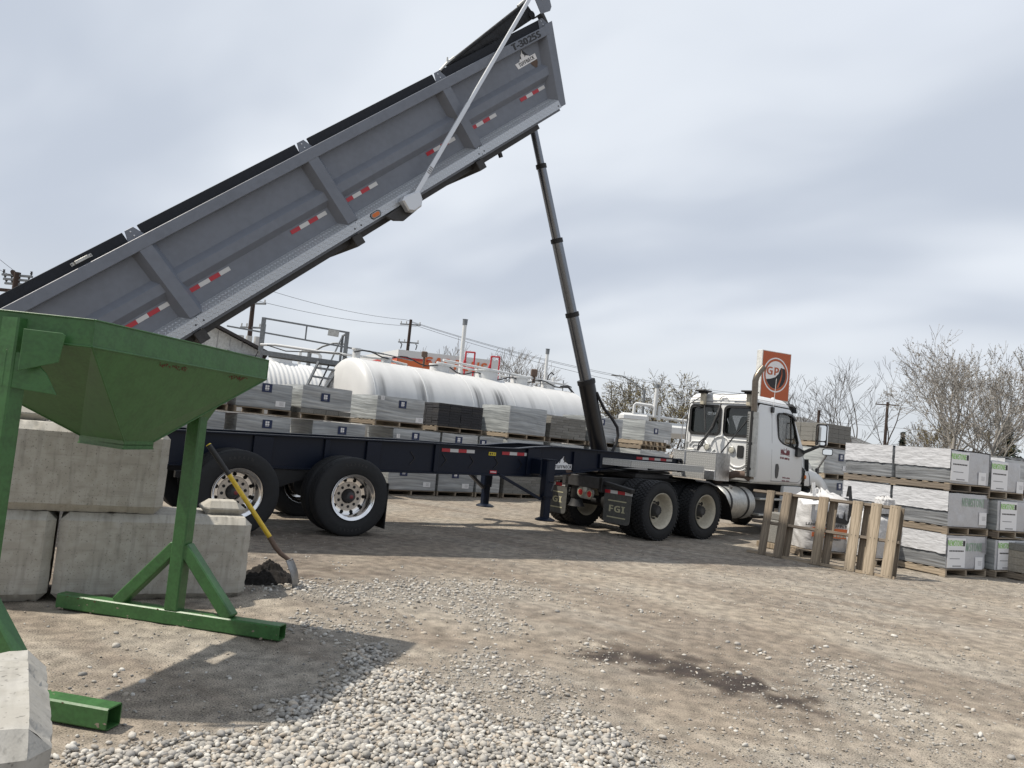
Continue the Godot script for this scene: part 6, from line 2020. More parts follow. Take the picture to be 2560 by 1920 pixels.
# pallet under a load: w across the front, d deep, base at y=0; boards and stringers are pieces
func pallet(t: Node3D, w: float, d: float, y := 0.0, sd := 0, x0 := 0.0, z0 := 0.0) -> void:
	var p := node("pallet", t, Vector3(x0, y, z0))
	var r := RandomNumberGenerator.new(); r.seed = sd + 5
	for x in [-0.5, 0.0, 0.5]:
		plank("stringer", Vector3(0.04, 0.088, d), M["wood%d" % (r.randi() % 4)], p, Vector3(x * (w - 0.045), 0.060, 0))
	var n := int(round(d / 0.17))
	for k in n:
		var z := -d * 0.5 + 0.048 + (d - 0.096) * k / (n - 1)
		plank("deck_board", Vector3(w, 0.018, 0.095), M["wood%d" % (r.randi() % 4)], p, Vector3(0, 0.113, z), Basis(Vector3.UP, r.randf_range(-0.008, 0.008)))
	for k in 3:
		var z := -d * 0.5 + 0.05 + (d - 0.10) * k / 2.0
		plank("base_board", Vector3(w, 0.016, 0.095), M["wood%d" % (r.randi() % 4)], p, Vector3(0, 0.008, z))

# a cube of blocks in stretch film: front and back sheets, then the two ends
func wrapped(t: Node3D, s: Vector3, base: float, k: int, sd: int, x0 := 0.0, z0 := 0.0, cover := false, smooth := false) -> void:
	var f := FastNoiseLite.new(); f.seed = sd; f.frequency = 2.2; f.fractal_octaves = 3
	var key := "load %.2f %.2f %.2f %d" % [s.x, s.y, s.z, sd % 4]
	if not cache.has(key):
		var h := s * 0.5
		var round := func(p: Vector3) -> Vector3:
			var q := Vector3(clampf(p.x, -h.x + 0.025, h.x - 0.025), clampf(p.y, -h.y + 0.02, h.y - 0.02), clampf(p.z, -h.z + 0.025, h.z - 0.025))
			var e := p - q
			var l := e.length()
			if l > 0.0:
				p = q + e / l * minf(l, 0.025)
			return p + Vector3(0.010 * f.get_noise_3dv(p * 1.5 + Vector3(5, 0, 0)), 0.010 * f.get_noise_3dv(p + Vector3(0, 9, 0)) * (1.0 if p.y > 0 else 0.2), 0.008 * f.get_noise_3dv(p * 2.0))
		var face := func(mb: MB, o: Vector3, a: Vector3, b: Vector3, na: int, nb: int, flip: bool) -> void:
			var rows := []
			for i in nb + 1:
				var row := PackedVector3Array()
				for j in na + 1:
					row.append(round.call(o + a * (2.0 * j / na - 1.0) + b * (1.0 - 2.0 * i / nb)))
				rows.append(row)
			mb.sheet(rows, Vector2(a.length() * 0.85, b.length() * 0.85), flip)
		var m1 := MB.new()
		face.call(m1, Vector3(0, 0, h.z), Vector3(h.x, 0, 0), Vector3(0, h.y, 0), 14, 9, true)
		face.call(m1, Vector3(0, 0, -h.z), Vector3(h.x, 0, 0), Vector3(0, h.y, 0), 10, 6, false)
		face.call(m1, Vector3(0, -h.y, 0), Vector3(h.x, 0, 0), Vector3(0, 0, h.z), 10, 6, true)
		var m2 := MB.new()
		face.call(m2, Vector3(h.x, 0, 0), Vector3(0, 0, h.z), Vector3(0, h.y, 0), 10, 9, false)
		face.call(m2, Vector3(-h.x, 0, 0), Vector3(0, 0, h.z), Vector3(0, h.y, 0), 10, 9, true)
		face.call(m2, Vector3(0, h.y, 0), Vector3(h.x, 0, 0), Vector3(0, 0, h.z), 12, 8, false)
		cache[key] = [m1.mesh(M["film%d" % k]), m2.mesh(M["film_side%d" % k])]
	var at := Vector3(x0, base + s.y * 0.5, z0)
	var wb := share("wrapped_blocks", cache[key][0], t, at)
	if smooth:
		wb.material_override = M.film_smooth
	var fe := share("film_ends", cache[key][1], t, at)
	if cover:
		fe.material_override = M.film_end_grey
	if cover:
		# white sheet over the top that hangs down the two ends
		var ck := "cover %.2f %.2f %d" % [s.x, s.z, sd % 4]
		if not cache.has(ck):
			var mb := MB.new()
			for sg in [-1.0, 1.0]:
				var rows := []
				for i in 13:
					var row := PackedVector3Array()
					for j in 19:
						var z := (j / 18.0 - 0.5) * (s.z + 0.006)
						var dr := s.y * (0.58 + 0.03 * f.get_noise_2d(z * 3.0, sg * 4.0)) * i / 12.0
						var wr := 0.010 * f.get_noise_3d(z * 1.5, dr * 5.0, sg * 3.0) + 0.006 * f.get_noise_3d(z * 7.0, dr * 11.0, 4.0)
						row.append(Vector3(sg * (s.x * 0.5 + 0.016 + wr * minf(1, i * 0.3)), s.y + 0.012 - dr, z))
					rows.append(row)
				mb.sheet(rows, Vector2.ONE, sg < 0)
			var rows2 := []
			for i in 11:
				var row := PackedVector3Array()
				for j in 19:
					var z := (j / 18.0 - 0.5) * (s.z + 0.006); var x := (i / 10.0 - 0.5)
					row.append(Vector3(x * (s.x + 0.032), s.y + 0.014 + 0.012 * f.get_noise_2d(x * 5.0, z * 5.0) * (1.0 if absf(x) < 0.49 else 0.0), z))
				rows2.append(row)
			mb.sheet(rows2, Vector2.ONE, true)
			cache[ck] = mb.mesh(M.cover)
		share("plastic_cover", cache[ck], t, Vector3(x0, base, z0))

func navy_label(t: Node3D, at: Vector3, w := 0.20) -> void:
	var l := node("navy_label", t, at)
	share("label_card", box_mesh(Vector3(w, w * 0.84, 0.004), M.navy_print, 0.0), l)
	if not cache.has("logo"):
		var mb := MB.new()
		mb.prism(PackedVector2Array([Vector2(-0.040, 0.003), Vector2(-0.003, 0.003), Vector2(-0.003, 0.045), Vector2(-0.040, 0.045)]), Transform3D(), 0.002)
		mb.prism(PackedVector2Array([Vector2(-0.040, -0.043), Vector2(-0.003, -0.043), Vector2(-0.003, -0.003), Vector2(-0.040, -0.003)]), Transform3D(), 0.002)
		mb.prism(rounded([Vector2(0.003, 0.003), Vector2(0.036, 0.003), Vector2(0.040, 0.024), Vector2(0.036, 0.045), Vector2(0.003, 0.045)], 0.012, 3), Transform3D(), 0.002)
		mb.prism(rounded([Vector2(0.003, -0.043), Vector2(0.038, -0.043), Vector2(0.043, -0.023), Vector2(0.038, -0.003), Vector2(0.003, -0.003)], 0.012, 3), Transform3D(), 0.002)
		mb.box(Vector3(0, -0.058, 0.001), Vector3(0.075, 0.006, 0.002))
		cache.logo = mb.mesh(M.white_print)
	share("label_logo", cache.logo, l, Vector3(0, 0.012, 0.0025), Basis.from_scale(Vector3(w / 0.2, w / 0.2, 1)))

func white_card(t: Node3D, at: Vector3, w := 0.20, h := 0.11, B := Basis()) -> void:
	var l := node("white_label", t, at)
	l.basis = B
	share("label_card", box_mesh(Vector3(w, h, 0.003), M.white_print, 0.0), l)
	var key := "card %.2f" % w
	if not cache.has(key):
		var mb := MB.new()
		for k in 4:
			mb.box(Vector3(w * 0.12, h * (0.28 - 0.17 * k), 0.0022), Vector3(w * (0.5 - 0.07 * (k % 2)), h * 0.05, 0.001))
		cache[key] = mb.mesh(M.grey_print)
	share("label_print", cache[key], l)

func bricks(t: Node3D, s: Vector3, base: float, nx: int, ny: int, nz: int, ms: Array, bond: bool, sd: int, jitter := 0.003, x0 := 0.0, z0 := 0.0) -> void:
	# the outer bricks one by one round a hidden core
	var r := RandomNumberGenerator.new(); r.seed = sd
	var c := Vector3(s.x / nx, s.y / ny, s.z / nz)
	share("inner_bricks", box_mesh(Vector3(s.x - c.x * 0.6, s.y - 0.02, s.z - c.z * 0.6), ms[0], 0.0), t, Vector3(x0, base + s.y * 0.5 - 0.01, z0))
	for y in ny:
		var sh := 0.5 if bond and y % 2 else 0.0
		for x in nx + (1 if sh > 0 else 0):
			for z in nz:
				var x1 := clampf((x - sh) * c.x, 0, s.x); var x2 := clampf((x + 1 - sh) * c.x, 0, s.x)
				if not (z == nz - 1 or x == 0 or y == ny - 1 or x2 >= s.x - 0.001):
					continue
				share("brick", box_mesh(Vector3(x2 - x1 - 0.004, c.y - 0.003, c.z - 0.004), ms[r.randi() % ms.size()], 0.004), t,
					Vector3(x0 + (x1 + x2) * 0.5 - s.x * 0.5 + r.randf_range(-jitter, jitter), base + (y + 0.5) * c.y, z0 + (z + 0.5) * c.z - s.z * 0.5 + r.randf_range(-jitter, jitter)))

func row_at(s0: float, s1: float, y: float, set: float, d: float) -> Vector3:
	var s := (s0 + s1) * 0.5; var b := set + d * 0.5
	return pp(-2.2 + 0.766 * s - 0.643 * b, y, 17.2 + 0.643 * s + 0.766 * b)

func bundle(label: String, s0: float, s1: float, y: float, top: float, k: int, labels: Array, set := 0.0, d := 1.15, pal := true) -> Node3D:
	var t := thing("paver_pallet", label, "paver pallet", row_at(s0, s1, y, set, d), 0.6982 + 0.022 * sin(s0 * 7.0 + y * 5.0), "wrapped paver pallets in the row behind the trailer")
	var w := s1 - s0
	if pal:
		pallet(t, w + 0.02, d, 0.0, k * 7 + int(s0 * 10))
	wrapped(t, Vector3(w, top - y - 0.128, d), 0.125, posmod(k, 3), k * 3 + int(absf(s0) * 10.0))
	for l in labels:
		var lx: float = (l[1] - 0.5) * w; var ly: float = 0.125 + (top - y - 0.128) * l[2]
		if l[0] == 0: navy_label(t, Vector3(lx, ly, d * 0.5 + 0.008))
		elif l[0] == 1: white_card(t, Vector3(lx, ly, d * 0.5 + 0.008))
		else: white_card(t, Vector3(lx, ly, d * 0.5 + 0.008), 0.09, 0.09)
	return t

func yard() -> void:
	var cols := [
		[-5.35, -4.15, "stack half hidden by the green hopper"],
		[-3.95, -2.83, "stack just right of the hopper tip"],
		[-2.35, -1.12, "stack below the loose brick course"],
		[-0.43, 0.86, "stack left of the dark bricks"],
		[0.92, 1.98, "stack under the dark bricks"],
		[2.03, 2.78, "narrow stack beside the dark bricks"],
		[2.92, 4.15, "stack below the load without navy label"],
		[4.36, 5.66, "stack under the grey slabs"],
		[5.84, 7.12, "stack behind the hoist cylinder"],
		[8.10, 9.40, "stack with the tallest load, left of the cab"],
	]
	for i in cols.size():
		var c: Array = cols[i]
		var lo := [[0, 0.52, 0.75]]
		if i == 3: lo = [[0, 0.30, 0.72], [1, 0.80, 0.25]]
		if i == 4: lo = [[0, 0.45, 0.72], [1, 0.75, 0.25]]
		if i == 6:
			var q := thing("brick_pallet", "pallet of loose brown-grey pavers, bottom of the " + c[2], "brick pallet", row_at(c[0], c[1], 0.0, 0.0, 1.15), 0.6982)
			pallet(q, 1.25, 1.15, 0.0, 3)
			bricks(q, Vector3(1.23, 0.54, 1.15), 0.125, 4, 8, 3, [M.brick_grey, M.brick_grey_pale], true, 8)
		else:
			bundle("grey wrapped paver pallet, bottom of the " + c[2], c[0], c[1], 0.0, 0.68, i, lo)
		var mid := [[0, 0.55, 0.76]]
		if i == 3: mid = [[0, 0.46, 0.78], [2, 0.10, 0.75]]
		if i == 4: mid = [[0, 0.45, 0.78]]
		if i == 5: mid = [[0, 0.16, 0.74]]
		if i == 6: mid = [[0, 0.5, 0.72]]
		if i == 8: mid = [[0, 0.3, 0.65]]
		bundle("grey wrapped paver pallet, middle of the " + c[2], c[0], c[1], 0.70, 1.49, i + 1, mid)
	# top layer
	bundle("top wrapped pallet of the stack half hidden by the green hopper", -5.35, -4.15, 1.51, 2.10, 0, [[0, 0.5, 0.7]])
	bundle("top wrapped paver pallet right of the hopper tip, navy and white labels", -3.98, -2.86, 1.51, 2.14, 1, [[0, 0.52, 0.80], [1, 0.79, 0.22]])
	var q := thing("paver_pallet", "wrapped paver load on top of a loose course of grey bricks", "paver pallet", row_at(-2.66, -1.52, 1.50, 0.0, 1.15), 0.6982, "wrapped paver pallets in the row behind the trailer")
	pallet(q, 1.20, 1.15, 0.0, 9)
	bricks(q, Vector3(1.14, 0.10, 1.15), 0.125, 4, 1, 6, [M.brick_grey, M.brick_grey_pale], false, 4)
	wrapped(q, Vector3(1.14, 0.47, 1.13), 0.228, 2, 5)
	navy_label(q, Vector3(-0.05, 0.48, 0.575))
	bundle("wrapped paver pallet left of the dark bricks, with a red warning sticker", -0.93, 0.34, 1.51, 2.18, 2, [[0, 0.52, 0.72], [1, 0.90, 0.14], [2, 0.10, 0.90]])
	q = thing("brick_pallet", "pallet of unwrapped charcoal bricks in the middle of the row", "brick pallet", row_at(0.74, 2.06, 1.51, 0.0, 1.05), 0.6982)
	pallet(q, 1.36, 1.05, 0.0, 12)
	bricks(q, Vector3(1.32, 0.54, 1.02), 0.125, 4, 9, 4, [M.brick_dark, M.brick_dark, M.brick_dark_warm], false, 6, 0.006)
	bundle("wrapped paver pallet set back behind the right end of the dark bricks", 1.62, 2.76, 1.52, 2.23, 0, [[0, 0.42, 0.55], [1, 0.70, 0.22]], 1.07, 1.0)
	bundle("tall wrapped paver pallet without a navy label, left of the grey slabs", 2.88, 4.17, 1.51, 2.33, 1, [])
	q = thing("slab_pallet", "pallet of unwrapped grey slabs left of the hoist cylinder", "slab pallet", row_at(4.34, 5.69, 1.51, 0.0, 1.15), 0.6982)
	pallet(q, 1.37, 1.15, 0.0, 15)
	bricks(q, Vector3(1.34, 0.56, 1.12), 0.125, 3, 8, 3, [M.brick_grey, M.brick_grey, M.brick_grey_pale], true, 9, 0.008)
	share("brick", box_mesh(Vector3(0.44, 0.05, 0.3), M.brick_grey_pale), q, Vector3(-0.15, 0.715, -0.2), Basis(Vector3.UP, 0.3))
	share("brick", box_mesh(Vector3(0.44, 0.05, 0.3), M.brick_grey), q, Vector3(0.35, 0.715, -0.3), Basis(Vector3.UP, -0.2))
	bundle("wrapped paver pallet on top, right behind the hoist cylinder", 5.84, 7.16, 1.51, 2.34, 0, [[0, 0.35, 0.80], [1, 0.82, 0.14]])
	bundle("tallest wrapped paver pallet, shiny film, left of the truck cab", 8.12, 9.42, 1.64, 2.42, 2, [[0, 0.40, 0.55], [1, 0.80, 0.12]])
	# empties on their own stack, in front of the row
	bundle("low wrapped paver pallet under the empty wooden pallets", 6.75, 7.85, 0.0, 0.74, 1, [], -1.05, 0.95)
	bundle("shiny wrapped load directly beneath the empty wooden pallets", 6.75, 7.85, 0.75, 1.54, 2, [], -1.05, 0.95)
	for k in 2:
		q = thing("empty_pallet", ["lower of the two empty wooden pallets left of the cab", "upper of the two empty wooden pallets left of the cab"][k], "pallet", row_at(6.75 + 0.03 * k, 7.87, 1.545 + 0.125 * k, -1.05, 0.95), 0.6982 + 0.05 * k, "empty wooden pallets left of the cab")
		pallet(q, 1.12, 0.95, 0.0, 40 + k)
	# pale slabs low in front of the left stacks
	q = thing("slab_pallet", "pale stone slabs stacked low behind the rear trailer wheels", "slab pallet", row_at(-3.35, -2.0, 0.0, -0.95, 0.8), 0.6982)
	pallet(q, 1.35, 0.8, 0.0, 17)
	bricks(q, Vector3(1.32, 0.98, 0.78), 0.125, 4, 8, 2, [M.slab, M.brick_grey_pale], true, 12, 0.004)
	q = thing("slab_pallet", "low pile of loose kerb stones on the ground right of the landing legs", "slab pallet", row_at(5.0, 6.2, 0.0, -0.9, 0.8), 0.74)
	pallet(q, 1.2, 0.8, 0.0, 18)
	bricks(q, Vector3(1.16, 0.36, 0.78), 0.125, 2, 3, 2, [M.brick_grey_pale, M.brick_grey], true, 14, 0.02)
	# past the truck's nose
	var far := func(label: String, kind: String, y: float, top: float, brick: bool, k: int) -> void:
		var f := thing(kind, label, "brick pallet" if brick else "paver pallet", pp(7.45, y, 18.2), 0.62, "" if brick else "wrapped pallets beyond the truck")
		pallet(f, 1.12, 1.1, 0.0, 60 + k)
		if brick:
			bricks(f, Vector3(1.05, top - y - 0.125, 1.0), 0.125, 4, 4, 3, [M.brick_grey, M.brick_grey], false, 20)
		else:
			wrapped(f, Vector3(1.12, top - y - 0.13, 1.05), 0.125, k % 3, 33 + k)
			navy_label(f, Vector3(0.12, 0.125 + (top - y) * 0.55, 0.535))
			white_card(f, Vector3(0.30, 0.125 + (top - y) * 0.2, 0.535))
	far.call("wrapped paver pallet on the ground beyond the truck hood", "paver_pallet", 0.0, 0.62, false, 0)
	far.call("wrapped paver pallet level with the truck hood, beyond the mirror", "paver_pallet", 0.64, 1.26, false, 1)
	far.call("film-wrapped pallet under the grey bricks, beyond the truck mirror", "paver_pallet", 1.27, 1.98, false, 2)
	far.call("pallet of bare grey bricks beyond the truck's door mirror", "brick_pallet", 1.99, 2.54, true, 3)
	for k in 3:
		var f := thing("paver_pallet", ["bottom", "middle", "top"][k] + " wrapped pallet of the stack left of the white covered loads", "paver pallet", pp(8.75, 0.66 * k, 18.9), 0.62, "wrapped pallets beyond the truck")
		pallet(f, 1.1, 1.1, 0.0, 70 + k)
		wrapped(f, Vector3(1.08, 0.52, 1.05), 0.125, k % 3, 50 + k)
	newstone()
	fence_pallet()
	bags()

func newstone() -> void:
	var turn := 0.4826
	var place := func(s: float, b: float, y: float) -> Vector3:
		return pp(6.98 + 0.886 * s - 0.464 * b, y, 11.92 + 0.464 * s + 0.886 * b)
	var lab := func(t: Node3D, x: float, y: float, z: float) -> void:
		var l := node("product_label", t, Vector3(x, y, z))
		share("label_card", box_mesh(Vector3(0.46, 0.46, 0.003), M.white_print, 0.0), l)
		text("NEWSTONE", 0.085, M.green_print, l, Vector3(-0.04, 0.15, 0.002), Basis.from_scale(Vector3(0.60, 1, 1)), "label_word", 0.002)
		share("label_mark", box_mesh(Vector3(0.055, 0.085, 0.002), M.black_print, 0.0), l, Vector3(0.185, 0.15, 0.0025))
		var mb := MB.new()
		for k in 9:
			mb.box(Vector3(-0.17 + k * 0.042, 0.03, 0.002), Vector3(0.034, 0.022, 0.001))
		mb.put("label_print", M.black_print, l)
		mb = MB.new()
		mb.box(Vector3(-0.04, -0.09, 0.002), Vector3(0.26, 0.012, 0.001)); mb.box(Vector3(0.02, -0.205, 0.002), Vector3(0.22, 0.018, 0.001))
		mb.put("label_print", M.grey_print, l)
		white_card(t, Vector3(x + 0.60, y - 0.16, z), 0.20, 0.20)
	var names := ["bottom pallet of white-covered stone with a green product label", "middle pallet of white-covered stone with large printed lettering on its film", "top pallet of white-covered stone with a green product label"]
	var ys := [0.0, 0.655, 1.335]
	var tops := [0.65, 1.315, 1.985]
	for k in 3:
		var t := thing("stone_pallet", names[k], "stone pallet", place.call(0.53, 0.975, ys[k]), turn, "stone pallets stacked at the right edge")
		pallet(t, 1.08, 1.95, 0.0, 80 + k)
		var hgt: float = tops[k] - ys[k] - 0.128
		wrapped(t, Vector3(1.04, hgt, 0.95), 0.125, 0, 60 + k, 0.0, 0.485, true, true)
		wrapped(t, Vector3(1.04, hgt, 0.92), 0.125, 1, 63 + k, -0.02, -0.49, true)
		if k != 1:
			lab.call(t, -0.29 if k == 2 else -0.27, 0.125 + hgt * (0.52 if k == 2 else 0.48), 0.485 + 0.485)
		if k != 2:
			text("NEWSTONE", 0.13, M.film_print if M.has("film_print") else M.green_print, t, Vector3(0.12 if k == 1 else 0.12, 0.125 + hgt * 0.74 if k == 1 else 0.125 + hgt * 0.66, 0.485 + 0.479), Basis.from_scale(Vector3(0.62, 1, 1)), "film_lettering", 0.002)
			share("film_mark", box_mesh(Vector3(0.10, 0.15, 0.002), M.grey_print, 0.0), t, Vector3(0.45, 0.125 + hgt * (0.74 if k == 1 else 0.66), 0.485 + 0.480))
		if k == 1:
			white_card(t, Vector3(0.38, 0.125 + 0.15, 0.97), 0.20, 0.20)
	var n2 := ["bottom film-wrapped stone pallet behind the loose tan slabs", "middle film-wrapped stone pallet in the stack at the right edge", "top film-wrapped stone pallet in the stack at the right edge"]
	var y2 := [0.0, 0.635, 1.27]
	var t2 := [0.62, 1.255, 1.90]
	for k in 3:
		var t := thing("stone_pallet", n2[k], "stone pallet", place.call([1.64, 1.66, 1.53][k], [0.40, 0.40, 0.50][k], y2[k]), turn, "stone pallets stacked at the right edge")
		pallet(t, 1.0, 1.0, 0.0, 90 + k)
		var hgt: float = t2[k] - y2[k] - 0.128
		wrapped(t, Vector3([0.98, 1.0, 0.86][k], hgt, 0.96), 0.125, 1, 70 + k, 0.0, 0.0, false, true)
		lab.call(t, -0.20, 0.125 + hgt * 0.50, 0.49)
	var s := thing("slab_pallet", "pallet of loose tan slabs at the right edge of the photo", "slab pallet", place.call(1.93, -0.05, 0.0), turn)
	pallet(s, 0.9, 0.7, 0.0, 99)
	bricks(s, Vector3(0.86, 0.46, 0.66), 0.125, 2, 4, 2, [M.slab, M.slab, M.brick_grey_pale], false, 31, 0.006)
	for k in 3:
		var t := thing("stone_pallet", ["lowest", "middle", "highest"][k] + " wrapped pallet in the rear stack, far right of the photo", "stone pallet", place.call(2.7, 0.9, 0.66 * k), turn, "stone pallets stacked at the right edge")
		pallet(t, 1.0, 1.0, 0.0, 110 + k)
		wrapped(t, Vector3(0.98, 0.52, 0.96), 0.125, k, 90 + k, 0, 0, true)

func fence_pallet() -> void:
	var t := thing("long_pallet", "long weathered wooden pallet standing on edge against white bags", "pallet", pp(4.12, 0.0, 12.73))
	t.basis = Basis(Vector3.UP, -0.8007) * Basis(Vector3.RIGHT, -0.2)
	var r := RandomNumberGenerator.new(); r.seed = 9
	for y in [0.028, 0.545, 1.045]:
		plank("stringer", Vector3(2.32, 0.042, 0.09), M.wood3 if y > 0.3 else M.wood0, t, Vector3(1.16 - (0.06 if y > 1.0 else 0.0), y, -0.066))
	var xs := [0.27, 0.55, 1.16, 1.68, 1.955, 2.215]
	for i in xs.size():
		var w: float = [0.135, 0.15, 0.155, 0.155, 0.155, 0.155][i]
		var m: Material = [M.wood1, M.wood1, M.wood0, M.wood2, M.wood2, M.wood2][i]
		share("board", box_mesh(Vector3(w, 1.07, 0.020), m, 0.004), t, Vector3(xs[i], 0.54, -0.010), Basis(Vector3.BACK, r.randf_range(-0.012, 0.012)))
	for x in [0.62, 1.27, 1.80, 2.245]:
		share("board", box_mesh(Vector3(0.13, 1.06, 0.020), M.wood1, 0.004), t, Vector3(x, 0.535, -0.122))
	var mb := MB.new()
	for x in xs:
		for y in [0.035, 0.55, 1.04]:
			for d in [-0.03, 0.03]:
				mb.lathe([Vector2(0, 0.006), Vector2(0.002, 0.005), Vector2(0.002, 0)], Transform3D(Basis(), Vector3(x + d, y, 0.0005)), 6)
	mb.put("nail_head", M.dark_steel, t)

func soft_bag(s: Vector3, sd: int, peak: float) -> MB:
	var f := FastNoiseLite.new(); f.seed = sd; f.frequency = 2.5; f.fractal_octaves = 4
	var rows := []
	for i in 25:
		var v := i / 24.0
		var row := PackedVector3Array()
		for j in 41:
			var a := TAU * (j % 40) / 40.0
			var c := Vector2(cos(a), sin(a))
			var k := pow(pow(absf(c.x), 5.0) + pow(absf(c.y), 5.0), -0.2)
			var rr := k * (0.95 + 0.10 * sin(minf(v, 0.8) / 0.8 * PI))
			var y := v * s.y
			if v > 0.80:
				var q := (v - 0.80) / 0.20
				rr *= 1.0 - 0.96 * q
				y = 0.80 * s.y + peak * sin(q * PI * 0.5) * (0.7 + 0.9 * f.get_noise_2d(c.x * 1.2 + q, c.y * 1.2))
			var w := 0.03 * f.get_noise_3d(c.x * 2.0, y * 2.5, c.y * 2.0) + 0.035 * smoothstep(0.6, 0.9, v) * f.get_noise_3d(c.x * 5.0, y * 6.0, c.y * 5.0)
			row.append(Vector3(c.x * rr * s.x * 0.5, y + w * 0.4, c.y * rr * s.z * 0.5) + Vector3(c.x, 0, c.y) * w)
		rows.append(row)
	var mb := MB.new()
	mb.sheet(rows, Vector2.ONE, false)
	return mb

func bags() -> void:
	var t := thing("bulk_bag", "white bulk bag with orange print standing behind the long pallet", "bulk bag", pp(5.52, 0.0, 13.28), 0.08, "white bulk bags behind the long pallet")
	pallet(t, 1.05, 1.0, 0.0, 130)
	var b := soft_bag(Vector3(0.86, 1.02, 0.86), 5, 0.20)
	for i in b.v.size():
		b.v[i].y += 0.13
	b.put("sack", M.bag, t)
	var z := 0.462
	text("LANDSCAPE SUPPLY", 0.048, M.black_print, t, Vector3(-0.09, 0.555, z), Basis.from_scale(Vector3(1.15, 1, 1)), "bag_lettering", 0.003)
	var mb := MB.new()
	for k in 2:
		mb.box(Vector3(0.0, 0.475 - 0.085 * k, z - 0.004), Vector3(0.66, 0.075, 0.006))
	mb.put("bag_print", M.orange, t)
	mb = MB.new()
	for k in 2:
		for q in 9:
			if not (k == 0 and q > 4):
				mb.box(Vector3(-0.22 + q * 0.058, 0.475 - 0.085 * k, z - 0.0004), Vector3(0.044, 0.034, 0.002))
	mb.put("bag_print", M.cream, t)
	mb = MB.new()
	mb.prism(PackedVector2Array([Vector2(-0.24, 0.62), Vector2(0.28, 0.60), Vector2(0.28, 0.64), Vector2(0.24, 0.68), Vector2(0.22, 0.84), Vector2(0.19, 0.69), Vector2(0.12, 0.70), Vector2(0.10, 0.77), Vector2(0.08, 0.70), Vector2(0.02, 0.72), Vector2(-0.06, 0.80), Vector2(-0.16, 0.70), Vector2(-0.24, 0.66)]), Transform3D(Basis(), Vector3(0, 0, z - 0.006)), 0.006)
	mb.box(Vector3(0.02, 0.595, z - 0.002), Vector3(0.62, 0.008, 0.004))
	mb.put("bag_emblem", M.black_print, t)
	text("A DIFFERENCE", 0.026, M.black_print, t, Vector3(0.05, 0.33, z), Basis(), "bag_lettering", 0.003)
	for x in [-0.34, 0.30]:
		mb = MB.new()
		mb.bar(Vector3(x, 0.62, 0.462), Vector3(x + 0.01, 0.98, 0.462), 0.055, 0.012, Vector3.BACK)
		mb.bar(Vector3(x + 0.01, 0.97, 0.462), Vector3(x + 0.03, 1.24, 0.36), 0.055, 0.012, Vector3.BACK)
		mb.bar(Vector3(x + 0.03, 1.24, 0.36), Vector3(x + 0.06, 1.06, 0.26), 0.055, 0.012, Vector3.BACK)
		mb.put("lifting_strap", M.black if x > 0 else M.bag, t)
	mb = MB.new()
	mb.box(Vector3(-0.40, 0.93, 0.47), Vector3(0.30, 0.006, 0.14), 0.0, Basis(Vector3.BACK, 0.12) * Basis(Vector3.RIGHT, 0.7))
	mb.put("tag", M.white_print, t)
	t = thing("bulk_bag", "plain white bulk bag behind the right half of the long pallet", "bulk bag", pp(6.25, 0.0, 12.95), 0.55, "white bulk bags behind the long pallet")
	pallet(t, 0.95, 0.9, 0.0, 131)
	b = soft_bag(Vector3(0.80, 0.80, 0.80), 11, 0.12)
	for i in b.v.size():
		b.v[i].y += 0.13
	b.put("sack", M.bag, t)
	t = thing("bulk_bag", "loosely tied white bag topped with crumpled film beside the truck's front wheel", "bulk bag", pp(6.62, 0.0, 14.0), 0.9, "white bulk bags behind the long pallet")
	pallet(t, 0.95, 0.9, 0.0, 132)
	b = soft_bag(Vector3(0.80, 0.92, 0.80), 23, 0.22)
	for i in b.v.size():
		b.v[i].y += 0.13
	b.put("sack", M.bag, t)
	t = thing("small_bag", "small white tied bag at the right end of the long pallet", "bag", pp(6.36, 0.85, 12.70), 0.3)
	b = soft_bag(Vector3(0.26, 0.30, 0.22), 31, 0.05)
	b.put("sack", M.bag, t)
	t = thing("stone_block", "grey square stone on a wooden bearer left of the printed bag", "stone block", pp(5.02, 0.0, 13.75), 0.5)
	share("block", box_mesh(Vector3(0.42, 0.40, 0.42), M.brick_grey_pale, 0.01), t, Vector3(0, 0.30, 0))
	share("block", box_mesh(Vector3(0.40, 0.12, 0.40), M.brick_grey, 0.01), t, Vector3(0.01, 0.565, 0))
	share("bearer", box_mesh(Vector3(0.55, 0.09, 0.5), M.wood0, 0.006), t, Vector3(0, 0.05, 0))

